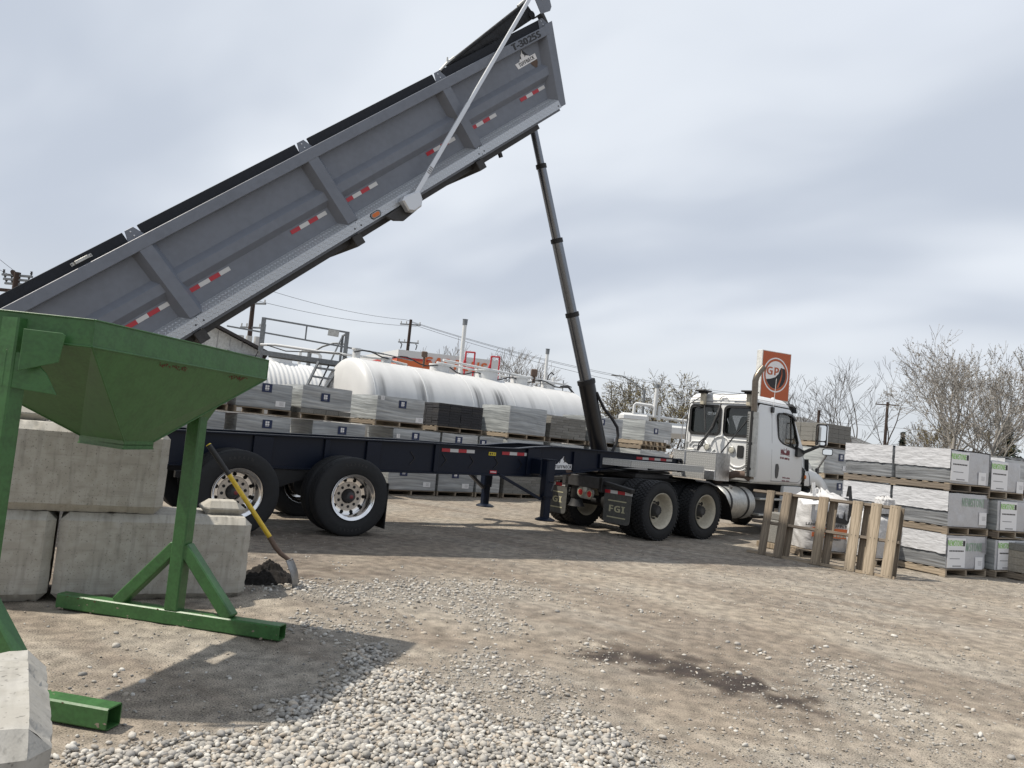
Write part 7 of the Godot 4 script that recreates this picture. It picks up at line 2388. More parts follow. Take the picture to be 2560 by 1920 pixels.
func storage_tank(label: String, a: Vector3, b: Vector3, R: float, ribs: bool) -> Node3D:
	var t := thing("storage_tank", label, "storage tank")
	var d := (b - a).normalized()
	var up := Vector3.UP
	var si := d.cross(up).normalized()
	var L := a.distance_to(b)
	var rows := []
	var st := []
	for k in [[0.0, 0.0], [0.0, 0.55], [0.03, 0.78], [0.09, 0.92], [0.17, 0.985], [0.26, 1.0]]:
		st.append([k[0], k[1]])
	var n := 60
	for i in n + 1:
		st.append([0.30 + (L - 0.6) * i / n, 1.0 + (0.006 * sin(i * PI) if not ribs else 0.0)])
	for k in [[0.26, 1.0], [0.17, 0.985], [0.09, 0.92], [0.03, 0.78], [0.0, 0.55], [0.0, 0.0]]:
		st.append([L - k[0], k[1]])
	if ribs:
		st = st.slice(0, 6)
		for i in 281:
			st.append([0.3 + (L - 0.6) * i / 280.0, 1.0 + 0.010 * sin(i * PI * 0.4)])
		for k in [[0.26, 1.0], [0.17, 0.985], [0.09, 0.92], [0.03, 0.78], [0.0, 0.55], [0.0, 0.0]]:
			st.append([L - k[0], k[1]])
	var mb := MB.new()
	for s in st:
		var row := PackedVector3Array()
		for j in 41:
			var q := TAU * j / 40.0
			row.append(a + d * s[0] + (up * cos(q) + si * sin(q)) * (R * maxf(s[1], 0.001)))
		rows.append(row)
	mb.sheet(rows, Vector2.ONE, false)
	mb.put("shell", M.white_pipe if ribs else M.tank, t)
	if not ribs:
		for k in 6:
			mb = MB.new()
			mb.lathe([Vector2(-0.02, R), Vector2(-0.012, R + 0.007), Vector2(0.012, R + 0.007), Vector2(0.02, R)], Transform3D(Basis(up.cross(d).normalized(), up, d), a + d * (0.3 + (L - 0.6) * k / 5.0)), 48)
			mb.put("weld_seam", M.white_pipe, t)
	mb = MB.new()
	for k in [0.2, 0.8]:
		var c := a.lerp(b, k)
		mb.box(Vector3(c.x, (c.y - R * 0.8) * 0.5, c.z), Vector3(0.25, c.y - R * 0.8, R * 1.5), 0.0, Basis(Vector3.UP, atan2(-d.z, d.x)))
	mb.put("saddle", M.white_pipe, t)
	return t

func utility_pole(label: String, at: Vector3, h: float, lean: Vector3, arms: Array, r := 0.14) -> Node3D:
	var t := thing("utility_pole", label, "utility pole", at, 0.0, "utility poles beyond the yard")
	var mb := MB.new()
	mb.tube([Vector3.ZERO, lean + Vector3(0, h, 0)], [r, r * 0.72], 10)
	mb.put("pole", M.pole_wood, t)
	for a in arms:
		mb = MB.new()
		var c: Vector3 = lean * (a[0] / h) + Vector3(0, a[0], 0)
		var dir := Vector3(cos(a[2]), 0, sin(a[2]))
		mb.bar(c - dir * a[1] * 0.5, c + dir * a[1] * 0.5, 0.10, 0.10, Vector3.UP)
		mb.put("crossarm", M.pole_wood if a[3] == 0 else M.galv, t)
		for k in [-0.46, -0.2, 0.46]:
			mb = MB.new()
			var p: Vector3 = c + dir * a[1] * k
			mb.tube([p + Vector3(0, 0.05, 0), p + Vector3(0, 0.14, 0), p + Vector3(0, 0.18, 0), p + Vector3(0, 0.24, 0)], [0.02, 0.06, 0.035, 0.055], 8)
			mb.put("insulator", M.porcelain if a[3] != 2 else M.dark_steel, t)
	return t

func wire(label: String, a: Vector3, b: Vector3, sag: float, r := 0.012) -> void:
	var pts := []
	for k in 17:
		var q := k / 16.0
		pts.append(a.lerp(b, q) - Vector3(0, sag * 4.0 * q * (1.0 - q), 0))
	var mb := MB.new()
	mb.tube(pts, r, 4, false)
	var o := mb.put(numbered("power_line"), M.cable, self)
	tag(o, label, "power line", "thin power lines between the utility poles")

func background() -> void:
	var mb := MB.new()
	var t := storage_tank("long white fuel tank with grey weather streaks, behind the paver stacks", pp(-4.35, 1.85, 19.35), pp(1.95, 1.85, 24.75), 1.34, false)
	var d := (pp(1.95, 1.85, 24.75) - pp(-4.35, 1.85, 19.35)).normalized()
	var up := Vector3.UP
	var side := d.cross(up).normalized()       # towards the camera
	var o := pp(-4.35, 3.19, 19.35)
	# top pipework, vents, manways
	mb = MB.new()
	mb.tube([o + d * 3.1 + up * 0.33, o + d * 8.1 + up * 0.20, o + d * 8.25 + up * 0.12, o + d * 8.27 - up * 0.15 + side * 0.2], 0.035, 8)
	mb.tube([o + d * 3.1 + up * 0.27 - side * 0.3, o + d * 8.15 + up * 0.12 - side * 0.3], 0.03, 8)
	mb.put("top_pipe", M.white_pipe, t)
	for k in [[1.25, 0.14, 0.10], [3.0, 0.28, 0.14], [4.7, 0.34, 0.20], [6.0, 0.26, 0.16], [7.2, 0.20, 0.14], [0.35, 0.10, 0.2]]:
		mb = MB.new()
		mb.lathe([Vector2(-0.1, k[1]), Vector2(k[2], k[1]), Vector2(k[2] + 0.01, k[1] + 0.03), Vector2(k[2] + 0.05, k[1] + 0.03), Vector2(k[2] + 0.06, 0.0)], Transform3D(Basis(Vector3.RIGHT, Vector3.FORWARD, Vector3.UP), o + d * k[0]), 20)
		mb.put("manway", M.white_pipe, t)
	for v in [[4.1, 1.55, 0.06], [7.55, 1.18, 0.05]]:
		mb = MB.new()
		mb.tube([o + d * v[0] - side * 0.5 - up * 0.2, o + d * v[0] - side * 0.5 + up * v[1]], v[2], 12)
		mb.put("vent_pipe", M.white_pipe, t)
		mb = MB.new()
		mb.tube([o + d * v[0] - side * 0.5 + up * (v[1] - 0.02), o + d * v[0] - side * 0.5 + up * (v[1] + 0.14), o + d * v[0] - side * 0.5 + up * (v[1] + 0.15)], [v[2] + 0.01, v[2] + 0.015, v[2] + 0.03], 12)
		mb.put("vent_cap", M.galv, t)
	mb = MB.new()
	mb.tube([o + d * 7.75 - side * 0.3 - up * 0.1, o + d * 7.75 - side * 0.3 + up * 0.42], 0.05, 10)
	mb.put("standpipe", M.white_pipe, t)
	mb = MB.new()
	mb.tube([o + d * 7.45 + up * 0.1 - side * 0.3, o + d * 7.5 + up * 0.45 - side * 0.3, o + d * 7.62 + up * 0.56 - side * 0.3, o + d * 7.74 + up * 0.50 - side * 0.3], 0.022, 8)
	var pts := []
	for k in 40:
		var q := k / 39.0
		pts.append(o + d * (0.2 + 8.0 * q) + up * (0.13 + 0.07 * sin(q * 40.0) - 0.05 * q + 0.05 * sin(q * 9.0)) + side * (0.14 + 0.06 * sin(q * 23.0)))
	mb.tube(pts, 0.018, 6)
	mb.tube([o + d * 7.6 + up * 0.10 + side * 0.2, o + d * 7.9 + up * 0.12 + side * 0.25, o + d * 8.1 - up * 0.05 + side * 0.3, o + d * 8.18 - up * 0.25 + side * 0.35], 0.035, 8)
	mb.put("cable", M.cable, t)
	mb = MB.new()
	mb.box(o + d * 6.6 + up * 0.42, Vector3(0.20, 0.22, 0.2), 0.02); mb.tube([o + d * 6.6 + up * 0.1, o + d * 6.6 + up * 0.32], 0.05, 8)
	mb.box(o + d * 2.45 + up * 0.40, Vector3(0.16, 0.16, 0.12), 0.02); mb.tube([o + d * 2.45 + up * 0.05, o + d * 2.45 + up * 0.34], 0.03, 8)
	mb.put("valve", M.brown_rust, t)
	mb = MB.new()
	mb.bar(o + d * 0.9 + up * 0.22 + side * 0.1, o + d * 2.0 + up * 0.16 + side * 0.1, 0.10, 0.02, up)
	for k in [5.6, 6.9, 7.9]:
		mb.box(o + d * k + up * 0.16, Vector3(0.03, 0.34, 0.05))
	mb.put("pipe_clamp", M.galv, t)
	# red railings on the tank top
	for k in [4.55, 5.55]:
		var rl := node("red_rail", t)
		var c: Vector3 = o + d * k - side * 0.9
		mb = MB.new()
		for seg in [[c - up * 0.2, c + up * 0.80], [c + up * 0.80, c + d * 0.34 + up * 0.83], [c + d * 0.34 + up * 0.83, c + d * 0.34 - up * 0.2], [c + up * 0.32, c + d * 0.34 + up * 0.34], [c - d * 0.26 - up * 0.05, c - d * 0.01 + up * 0.58]]:
			mb.tube([seg[0], seg[1]], 0.026, 8)
		mb.put("rail", M.red, rl)
		mb = MB.new()
		mb.box(c + d * 0.10 - up * 0.05, Vector3(0.42, 0.16, 0.1), 0.01, Basis(up, atan2(-d.z, d.x)))
		mb.put("rail_plate", M.red, rl)
	t = storage_tank("corrugated white tank end showing between the hopper and the catwalk", pp(-12.5, 1.80, 18.4), pp(-5.95, 1.80, 23.4), 1.32, true)
	mb = MB.new()
	mb.lathe([Vector2(-0.1, 0.34), Vector2(0.14, 0.34), Vector2(0.15, 0.38), Vector2(0.20, 0.38), Vector2(0.21, 0.0)], Transform3D(Basis(Vector3.RIGHT, Vector3.FORWARD, Vector3.UP), pp(-6.95, 3.12, 22.6)), 24)
	mb.put("manway", M.white_pipe, t)
	mb = MB.new()
	mb.tube([pp(-6.5, 3.0, 23.0), pp(-6.5, 3.50, 23.0), pp(-6.42, 3.58, 23.0), pp(-6.0, 3.54, 23.2), pp(-5.93, 3.46, 23.2), pp(-5.9, 2.6, 23.3)], 0.05, 10)
	mb.put("top_pipe", M.white_pipe, t)
	# catwalk between the tanks
	t = thing("catwalk", "grey steel catwalk with handrails and steps above the white tanks", "catwalk")
	var W := func(x: float, y: float, b := 0.0) -> Vector3:
		return pp(x, y, 20.0 + b)
	mb = MB.new()
	mb.bar(W.call(-6.69, 3.14), W.call(-4.46, 3.03), 0.10, 0.12, up); mb.bar(W.call(-6.69, 3.14, 0.7), W.call(-4.46, 3.03, 0.7), 0.10, 0.12, up)
	mb.bar(W.call(-6.69, 3.16, 0.35), W.call(-4.46, 3.05, 0.35), 0.66, 0.03, up)
	mb.put("walkway", M.galv, t)
	for p in [[-6.71, 4.07, 3.16, 0.0, 0.10], [-4.47, 3.90, 3.04, 0.0, 0.10], [-6.87, 3.96, 2.5, 0.6, 0.06], [-4.72, 3.86, 2.4, 0.6, 0.06], [-5.56, 3.98, 3.58, 0.0, 0.035]]:
		mb = MB.new()
		mb.box(W.call(p[0], (p[1] + p[2]) * 0.5, p[3]), Vector3(p[4], p[1] - p[2], p[4] * 0.7))
		mb.put("rail_post", M.galv, t)
	mb = MB.new()
	mb.bar(W.call(-6.71, 4.05), W.call(-4.46, 3.88), 0.04, 0.045, up); mb.bar(W.call(-7.66, 3.75), W.call(-3.45, 3.40), 0.04, 0.04, up)
	mb.bar(W.call(-6.71, 4.05), W.call(-6.87, 3.94, 0.6), 0.04, 0.04, up); mb.bar(W.call(-4.46, 3.88), W.call(-4.72, 3.84, 0.6), 0.04, 0.04, up)
	mb.bar(W.call(-4.70, 3.65, 0.62), W.call(-4.46, 3.5), 0.03, 0.03, up)
	mb.put("handrail", M.galv, t)
	mb = MB.new()
	mb.box(W.call(-4.83, 3.825, -0.03), Vector3(0.29, 0.17, 0.012), 0.0, Basis(Vector3.BACK, -0.08))
	mb.put("name_plate", M.alu_dull, t)
	mb = MB.new()
	mb.bar(W.call(-5.12, 3.02, -0.1), W.call(-5.30, 2.2, -0.5), 0.05, 0.10, Vector3.BACK); mb.bar(W.call(-4.52, 3.0, -0.1), W.call(-4.85, 2.2, -0.5), 0.05, 0.10, Vector3.BACK)
	mb.bar(W.call(-4.47, 3.0), W.call(-5.0, 2.0, -0.3), 0.04, 0.05, Vector3.BACK); mb.bar(W.call(-4.72, 3.86, 0.6), W.call(-5.15, 2.2, 0.1), 0.035, 0.035, Vector3.BACK)
	mb.put("stringer", M.galv, t)
	for k in 3:
		mb = MB.new()
		var y := 2.83 - 0.24 * k
		mb.bar(W.call(-5.14 - 0.05 * k, y + 0.03, -0.15 - 0.1 * k), W.call(-4.56 - 0.09 * k, y, -0.15 - 0.1 * k), 0.22, 0.045, up)
		mb.put("tread", M.galv, t)
	mb = MB.new()
	mb.tube([W.call(-6.69, 3.33, -0.1), W.call(-6.3, 3.36, -0.1), W.call(-5.2, 3.30, -0.1), W.call(-3.5, 3.28, 0.1), W.call(-2.9, 3.22, 0.6)], 0.035, 8)
	mb.put("pipe_run", M.white_pipe, t)
	mb = MB.new()
	mb.tube([W.call(-6.5, 3.33, -0.14), W.call(-6.0, 3.22, -0.14), W.call(-5.4, 3.25, -0.14), W.call(-4.6, 3.30, -0.14), W.call(-4.2, 3.1, -0.1), W.call(-3.9, 3.2, 0.0), W.call(-3.4, 3.18, 0.1)], 0.016, 6)
	mb.tube([W.call(-6.80, 3.5, 0.3), W.call(-6.78, 3.3, 0.2), W.call(-6.9, 3.0, 0.2)], 0.012, 6)
	mb.put("cable", M.cable, t)
	# canopy of the filling station
	t = thing("station_canopy", "white and orange filling station canopy with lettering, behind the long tank", "canopy")
	var c0 := pp(-6.12, 0, 40.0); var c1 := pp(-0.85, 0, 41.0); var c2 := pp(-9.3, 0, 46.0)
	var dx := (c1 - c0).normalized(); var dz := (c2 - c0).normalized()
	var face := func(mq: MB, a: Vector3, b: Vector3, y0: float, y1: float, off: float) -> void:
		var q := (b - a).normalized().cross(up)
		if q.dot(Vector3(0, 0, 40) - a) < 0: q = -q
		var m := (a + b) * 0.5 + q * off
		mq.box(Vector3(m.x, (y0 + y1) * 0.5, m.z), Vector3(a.distance_to(b), y1 - y0, 0.06), 0.0, Basis(up, atan2(-(b - a).z, (b - a).x)))
	mb = MB.new()
	mb.quad(c0 + up * 5.56, c1 + up * 5.5, c1 + (c2 - c0) + up * 5.5, c2 + up * 5.56)
	mb.quad(c0 + up * 4.05, c1 + up * 4.05, c1 + (c2 - c0) + up * 4.05, c2 + up * 4.05)
	mb.put("canopy_deck", M.white_paint, t)
	mb = MB.new()
	face.call(mb, c0, c1, 4.05, 5.62, 0.0); face.call(mb, c2, c0, 4.05, 5.62, 0.0)
	mb.put("fascia", M.white_pipe, t)
	mb = MB.new()
	face.call(mb, c2, c0, 4.1, 5.12, 0.03); face.call(mb, c0, c0 + dx * 1.75, 4.1, 5.12, 0.03)
	mb.put("orange_band", M.orange, t)
	mb = MB.new()
	face.call(mb, c2, c0, 5.12, 5.24, 0.034); face.call(mb, c0, c0 + dx * 1.72, 5.12, 5.24, 0.034)
	face.call(mb, c0 + dx * 4.35, c1, 4.08, 4.55, 0.03)
	mb.put("red_band", M.red_line, t)
	text("GAS PLUS", 0.52, M.orange, t, c0 + dx * 3.05 + up * 5.12 + Vector3(0, 0, 0.12), Basis(up, atan2(-dx.z, dx.x)) * Basis(Vector3(1.05, 0, 0), Vector3(0.12, 1, 0), Vector3.BACK), "canopy_lettering", 0.02)
	mb = MB.new()
	for k in 4:
		var p := c0 + dx * (0.6 if k % 2 == 0 else 4.6) + dz * (1.0 if k < 2 else 5.0)
		mb.box(p + up * 2.03, Vector3(0.3, 4.06, 0.3))
	mb.put("canopy_post", M.white_paint, t)
	# pylon sign
	t = thing("pylon_sign", "tall orange pylon sign with a round road emblem, behind the truck cab", "sign", pp(13.98, 0, 40.3), 0.40)
	mb = MB.new(); mb.box(Vector3(0, 6.15, -0.22), Vector3(1.98, 2.62, 0.44), 0.02); mb.box(Vector3(0, 2.4, -0.22), Vector3(1.5, 4.9, 0.4), 0.02); mb.put("cabinet", M.white_paint, t)
	mb = MB.new(); mb.box(Vector3(0, 6.15, 0.005), Vector3(1.88, 2.52, 0.012)); mb.put("sign_face", M.orange_deep, t)
	var disc := func(mq: MB, r0: float, r1: float, z: float) -> void:
		mq.lathe([Vector2(0, r1), Vector2(0.004, r1), Vector2(0.004, r0)], Transform3D(Basis.from_scale(Vector3(0.92, 1, 1)), Vector3(-0.02, 6.20, z)), 48)
	mb = MB.new(); disc.call(mb, 0.86, 0.93, 0.012); disc.call(mb, 0.0, 0.74, 0.012); mb.put("emblem_ring", M.white_print, t)
	mb = MB.new()
	var poly := PackedVector2Array()
	for k in 22:
		var a := lerpf(-2.75, 0.55, k / 21.0)
		poly.append(Vector2(-0.02 + cos(a) * 0.735 * 0.92, 6.20 + sin(a) * 0.735))
	for p in [Vector2(0.30, 6.62), Vector2(0.24, 6.50), Vector2(0.16, 6.28), Vector2(-0.05, 6.08), Vector2(-0.35, 5.97)]:
		poly.append(p)
	mb.prism(poly, Transform3D(Basis(), Vector3(0, 0, 0.017)), 0.004)
	mb.put("emblem_road", M.black_print, t)
	mb = MB.new()
	mb.prism(PackedVector2Array([Vector2(0.06, 5.50), Vector2(0.22, 5.55), Vector2(0.36, 5.95), Vector2(0.42, 6.25), Vector2(0.38, 6.52), Vector2(0.34, 6.60), Vector2(0.37, 6.30), Vector2(0.28, 6.00)]), Transform3D(Basis(), Vector3(0, 0, 0.022)), 0.003)
	mb.put("emblem_stripe", M.orange_deep, t)
	text("GP", 0.42, M.orange_deep, t, Vector3(-0.24, 6.38, 0.018), Basis.from_scale(Vector3(1.15, 1, 1)), "sign_lettering", 0.006)
	# utility poles and lines
	t = utility_pole("dark utility pole with three transformers, left of the catwalk", pp(-15.75, 0, 45.0), 8.9, Vector3(-0.12, 0, 0), [[8.05, 1.9, 0.4, 1], [6.6, 1.5, 0.4, 1]], 0.17)
	for k in 3:
		mb = MB.new(); mb.tube([Vector3(-0.48 + 0.5 * k, 5.35, 0.35), Vector3(-0.48 + 0.5 * k, 6.05, 0.35)], 0.19, 14); mb.put("transformer", M.porcelain, t)
		mb = MB.new(); mb.tube([Vector3(-0.1 - 0.45 * k, 7.55, 0.2), Vector3(-0.05 - 0.45 * k, 7.85, 0.25), Vector3(-0.18 - 0.45 * k, 7.9, 0.25)], 0.035, 6); mb.put("cutout", M.dark_steel, t)
	t = utility_pole("dark utility pole with crossarms beyond the canopy", pp(-8.55, 0, 60.0), 10.15, Vector3(0.05, 0, 0), [[9.75, 1.7, 0.2, 1], [8.3, 1.7, 0.2, 1]], 0.16)
	for k in 3:
		mb = MB.new(); mb.tube([Vector3(-0.5 + 0.6 * k, 7.75, 0.2), Vector3(-0.42 + 0.6 * k, 8.1, 0.25), Vector3(-0.55 + 0.6 * k, 8.2, 0.25)], 0.045, 6); mb.put("cutout", M.dark_steel, t)
	utility_pole("brown utility pole with one crossarm among the bare trees on the right", pp(34.7, 0, 70.0), 8.15, Vector3(0.1, 0, 0), [[7.9, 2.0, 0.5, 0]], 0.16)
	utility_pole("short distant pole stub above the grey house roof", pp(23.6, 0, 58.0), 5.9, Vector3(0.02, 0, 0), [], 0.13)
	t = utility_pole("weathered pole top with stacked insulators at the left edge of the photo", pp(-23.35, 0, 35.0), 7.0, Vector3(-0.03, 0, 0), [[6.85, 1.5, 0.1, 2], [6.65, 1.3, 0.1, 2], [6.45, 1.1, 0.1, 2]], 0.20)
	mb = MB.new(); mb.box(Vector3(-0.55, 6.12, 0), Vector3(1.0, 0.14, 0.14)); mb.put("crossarm", M.pole_wood, t)
	mb = MB.new(); mb.bar(Vector3(0, 6.7, 0), Vector3(-0.28, 7.05, 0), 0.14, 0.16, Vector3.BACK); mb.put("pole_stub", M.pole_wood, t)
	wire("upper thin power line from the raised box to the hoist cylinder", pp(-16.6, 9.3, 45.0), pp(-8.9, 10.1, 60.0), 0.35)
	wire("lower thin power line from the transformer pole to the canopy pole", pp(-16.0, 8.3, 45.0), pp(-8.0, 9.65, 60.0), 0.3)
	wire("power line running right from the canopy pole above the tank", pp(-8.9, 10.1, 60.0), pp(24.0, 8.1, 75.0), 0.9, 0.014)
	wire("second power line right of the canopy pole, just under the first", pp(-8.5, 9.95, 60.0), pp(24.5, 7.9, 75.0), 0.9, 0.014)
	wire("lowest power line right of the canopy pole", pp(-8.2, 9.75, 60.0), pp(24.2, 7.3, 75.0), 0.9, 0.014)
	wire("power line rising to the upper left corner from the weathered pole", pp(-23.2, 6.85, 35.0), pp(-14.2, 8.2, 12.0), 0.3, 0.010)
	wire("short power line at the left edge below the corner line", pp(-23.6, 6.8, 35.0), pp(-19.5, 7.3, 22.0), 0.2, 0.010)
	wire("power line between the brown pole and the trees at the right edge", pp(34.8, 7.9, 70.0), pp(60.0, 8.4, 74.0), 0.5, 0.014)
	wire("low wire crossing behind the bare trees on the right", pp(18.0, 6.2, 72.0), pp(60.0, 7.0, 72.0), 0.6, 0.012)
	# street lamps
	for k in 2:
		t = thing("street_lamp", ["street lamp with a long arm before the budding trees", "small street lamp seen under the catwalk handrail"][k], "street lamp", [pp(8.75, 0, 50.0), pp(-8.65, 0, 32.0)][k])
		var hh: float = [5.55, 4.35][k]; var dirx: float = [-2.05, 1.3][k]; var rise: float = [0.75, 0.45][k]
		mb = MB.new(); mb.tube([Vector3.ZERO, Vector3(0, hh, 0)], 0.09, 8); mb.put("mast", M.galv, t)
		mb = MB.new(); mb.tube([Vector3(0, hh - 0.1, 0), Vector3(dirx * 0.4, hh + rise * 0.6, 0), Vector3(dirx * 0.75, hh + rise, 0), Vector3(dirx * 0.9, hh + rise, 0)], 0.045, 6); mb.put("arm", M.galv, t)
		mb = MB.new(); mb.box(Vector3(dirx, hh + rise, 0), Vector3(0.45, 0.08, 0.18), 0.03); mb.put("lamp_head", M.galv, t)
	# buildings
	t = thing("white_house", "white gabled building with dark roof edge behind the raised box", "building", pp(-15.3, 0, 32.5), 0.35)
	mb = MB.new()
	mb.prism(PackedVector2Array([Vector2(-4.2, 0), Vector2(4.2, 0), Vector2(4.2, 4.3), Vector2(0.6, 5.75), Vector2(-4.2, 4.2)]), Transform3D(Basis(), Vector3(0, 0, -7)), 7.0)
	mb.put("wall", M.siding, t)
	mb = MB.new()
	mb.bar(Vector3(4.55, 4.26, -3.4), Vector3(0.6, 5.86, -3.4), 7.6, 0.12, up); mb.bar(Vector3(-4.6, 4.18, -3.4), Vector3(0.6, 5.86, -3.4), 7.6, 0.12, up)
	mb.put("roof", M.trim_dark, t)
	mb = MB.new()
	for k in 16:
		var x := -3.9 + k * 0.52
		mb.box(Vector3(x, 4.55, 0.012), Vector3(0.02, 0.9 if absf(x - 0.6) < 2.0 else 0.35, 0.02))
	mb.box(Vector3(0, 4.1, 0.015), Vector3(8.4, 0.05, 0.03))
	mb.put("siding_batten", M.grey_print, t)
	t = thing("annex", "low white annex with a sloping roof beside the gabled building", "building", pp(-11.0, 0, 33.5), 0.35)
	mb = MB.new(); mb.prism(PackedVector2Array([Vector2(-1.5, 0), Vector2(1.6, 0), Vector2(1.6, 3.1), Vector2(-1.5, 4.0)]), Transform3D(Basis(), Vector3(0, 0, -5)), 5.0); mb.put("wall", M.siding, t)
	mb = MB.new(); mb.bar(Vector3(1.9, 3.08, -2.5), Vector3(-1.6, 4.1, -2.5), 5.4, 0.14, up); mb.put("roof", M.trim_dark, t)
	t = thing("grey_house", "house with a grey shingle hip roof behind the truck hood", "house", pp(25.2, 0, 60.0), 0.15)
	mb = MB.new(); mb.box(Vector3(0, 1.75, -4), Vector3(8.2, 3.5, 8)); mb.put("wall", M.dark_steel, t)
	mb = MB.new()
	var e := [Vector3(-4.6, 3.5, 0.5), Vector3(4.6, 3.5, 0.5), Vector3(4.6, 3.5, -8.5), Vector3(-4.6, 3.5, -8.5), Vector3(-2.4, 5.6, -4), Vector3(0.4, 5.6, -4)]
	mb.quad(e[0], e[1], e[5], e[4]); mb.tri(e[1], e[2], e[5]); mb.quad(e[2], e[3], e[4], e[5]); mb.tri(e[3], e[0], e[4])
	mb.put("roof", M.roof, t)
	mb = MB.new(); mb.box(Vector3(-2.8, 5.5, -2.6), Vector3(0.5, 0.9, 0.5)); mb.put("chimney", M.porcelain, t)
	t = thing("low_shed", "long low white roofed shed behind the stacks at the right edge", "shed", pp(30.0, 0, 37.0), 0.1)
	mb = MB.new(); mb.box(Vector3(0, 1.2, -3), Vector3(12, 2.4, 6)); mb.put("wall", M.trim_dark, t)
	mb = MB.new(); mb.box(Vector3(0, 2.50, -2.9), Vector3(12.6, 0.22, 6.6)); mb.put("fascia", M.white_paint, t)
	mb = MB.new(); mb.box(Vector3(0, 2.75, -3.4), Vector3(12.2, 0.30, 5.6)); mb.put("roof", M.roof, t)
	# white pipework rising behind the stacks left of the cab
	t = thing("pipe_manifold", "white pipe manifold and tank lids behind the stacks left of the cab", "pipework")
	var Q := func(x: float, y: float, b := 0.0) -> Vector3: return pp(x, y, 26.0 + b)
	mb = MB.new()
	mb.tube([Q.call(4.25, 2.55), Q.call(4.25, 3.05), Q.call(4.30, 3.10), Q.call(4.85, 3.07), Q.call(4.92, 3.0)], 0.055, 10)
	mb.tube([Q.call(4.95, 2.7), Q.call(4.98, 3.72)], 0.07, 10)
	mb.tube([Q.call(5.12, 2.6), Q.call(5.12, 3.08)], 0.06, 10)
	mb.tube([Q.call(4.2, 2.75), Q.call(6.2, 2.66)], 0.045, 8)
	mb.put("pipe", M.white_pipe, t)
	mb = MB.new(); mb.tube([Q.call(4.98, 3.70), Q.call(4.985, 3.82)], 0.085, 10); mb.put("vent_cap", M.galv, t)
	mb = MB.new()
	mb.box(Q.call(4.3, 2.62, 0.3), Vector3(0.95, 0.28, 0.8), 0.08); mb.box(Q.call(5.4, 2.3, 0.3), Vector3(1.9, 0.5, 0.8), 0.15)
	mb.put("tank_lid", M.white_pipe, t)
	t = thing("wrapped_heap", "white sheeted heap peeking over the stacks behind the hoist hose", "sheeted heap", pp(2.6, 0, 23.6), 0.6)
	var hb := soft_bag(Vector3(3.0, 2.35, 1.6), 44, 0.25)
	hb.put("sheet", M.bag, t)
	t = thing("red_crate", "red crate glimpsed below the tip of the green hopper", "crate", row_at(-4.55, -4.1, 1.50, 0.9, 0.5), 0.6982)
	mb = MB.new(); mb.box(Vector3(0, 0.15, 0), Vector3(0.5, 0.3, 0.4), 0.02); mb.put("body", M.red, t)
	mb = MB.new(); mb.box(Vector3(0, 0.30, 0), Vector3(0.52, 0.03, 0.42), 0.008); mb.put("rim", M.red, t)

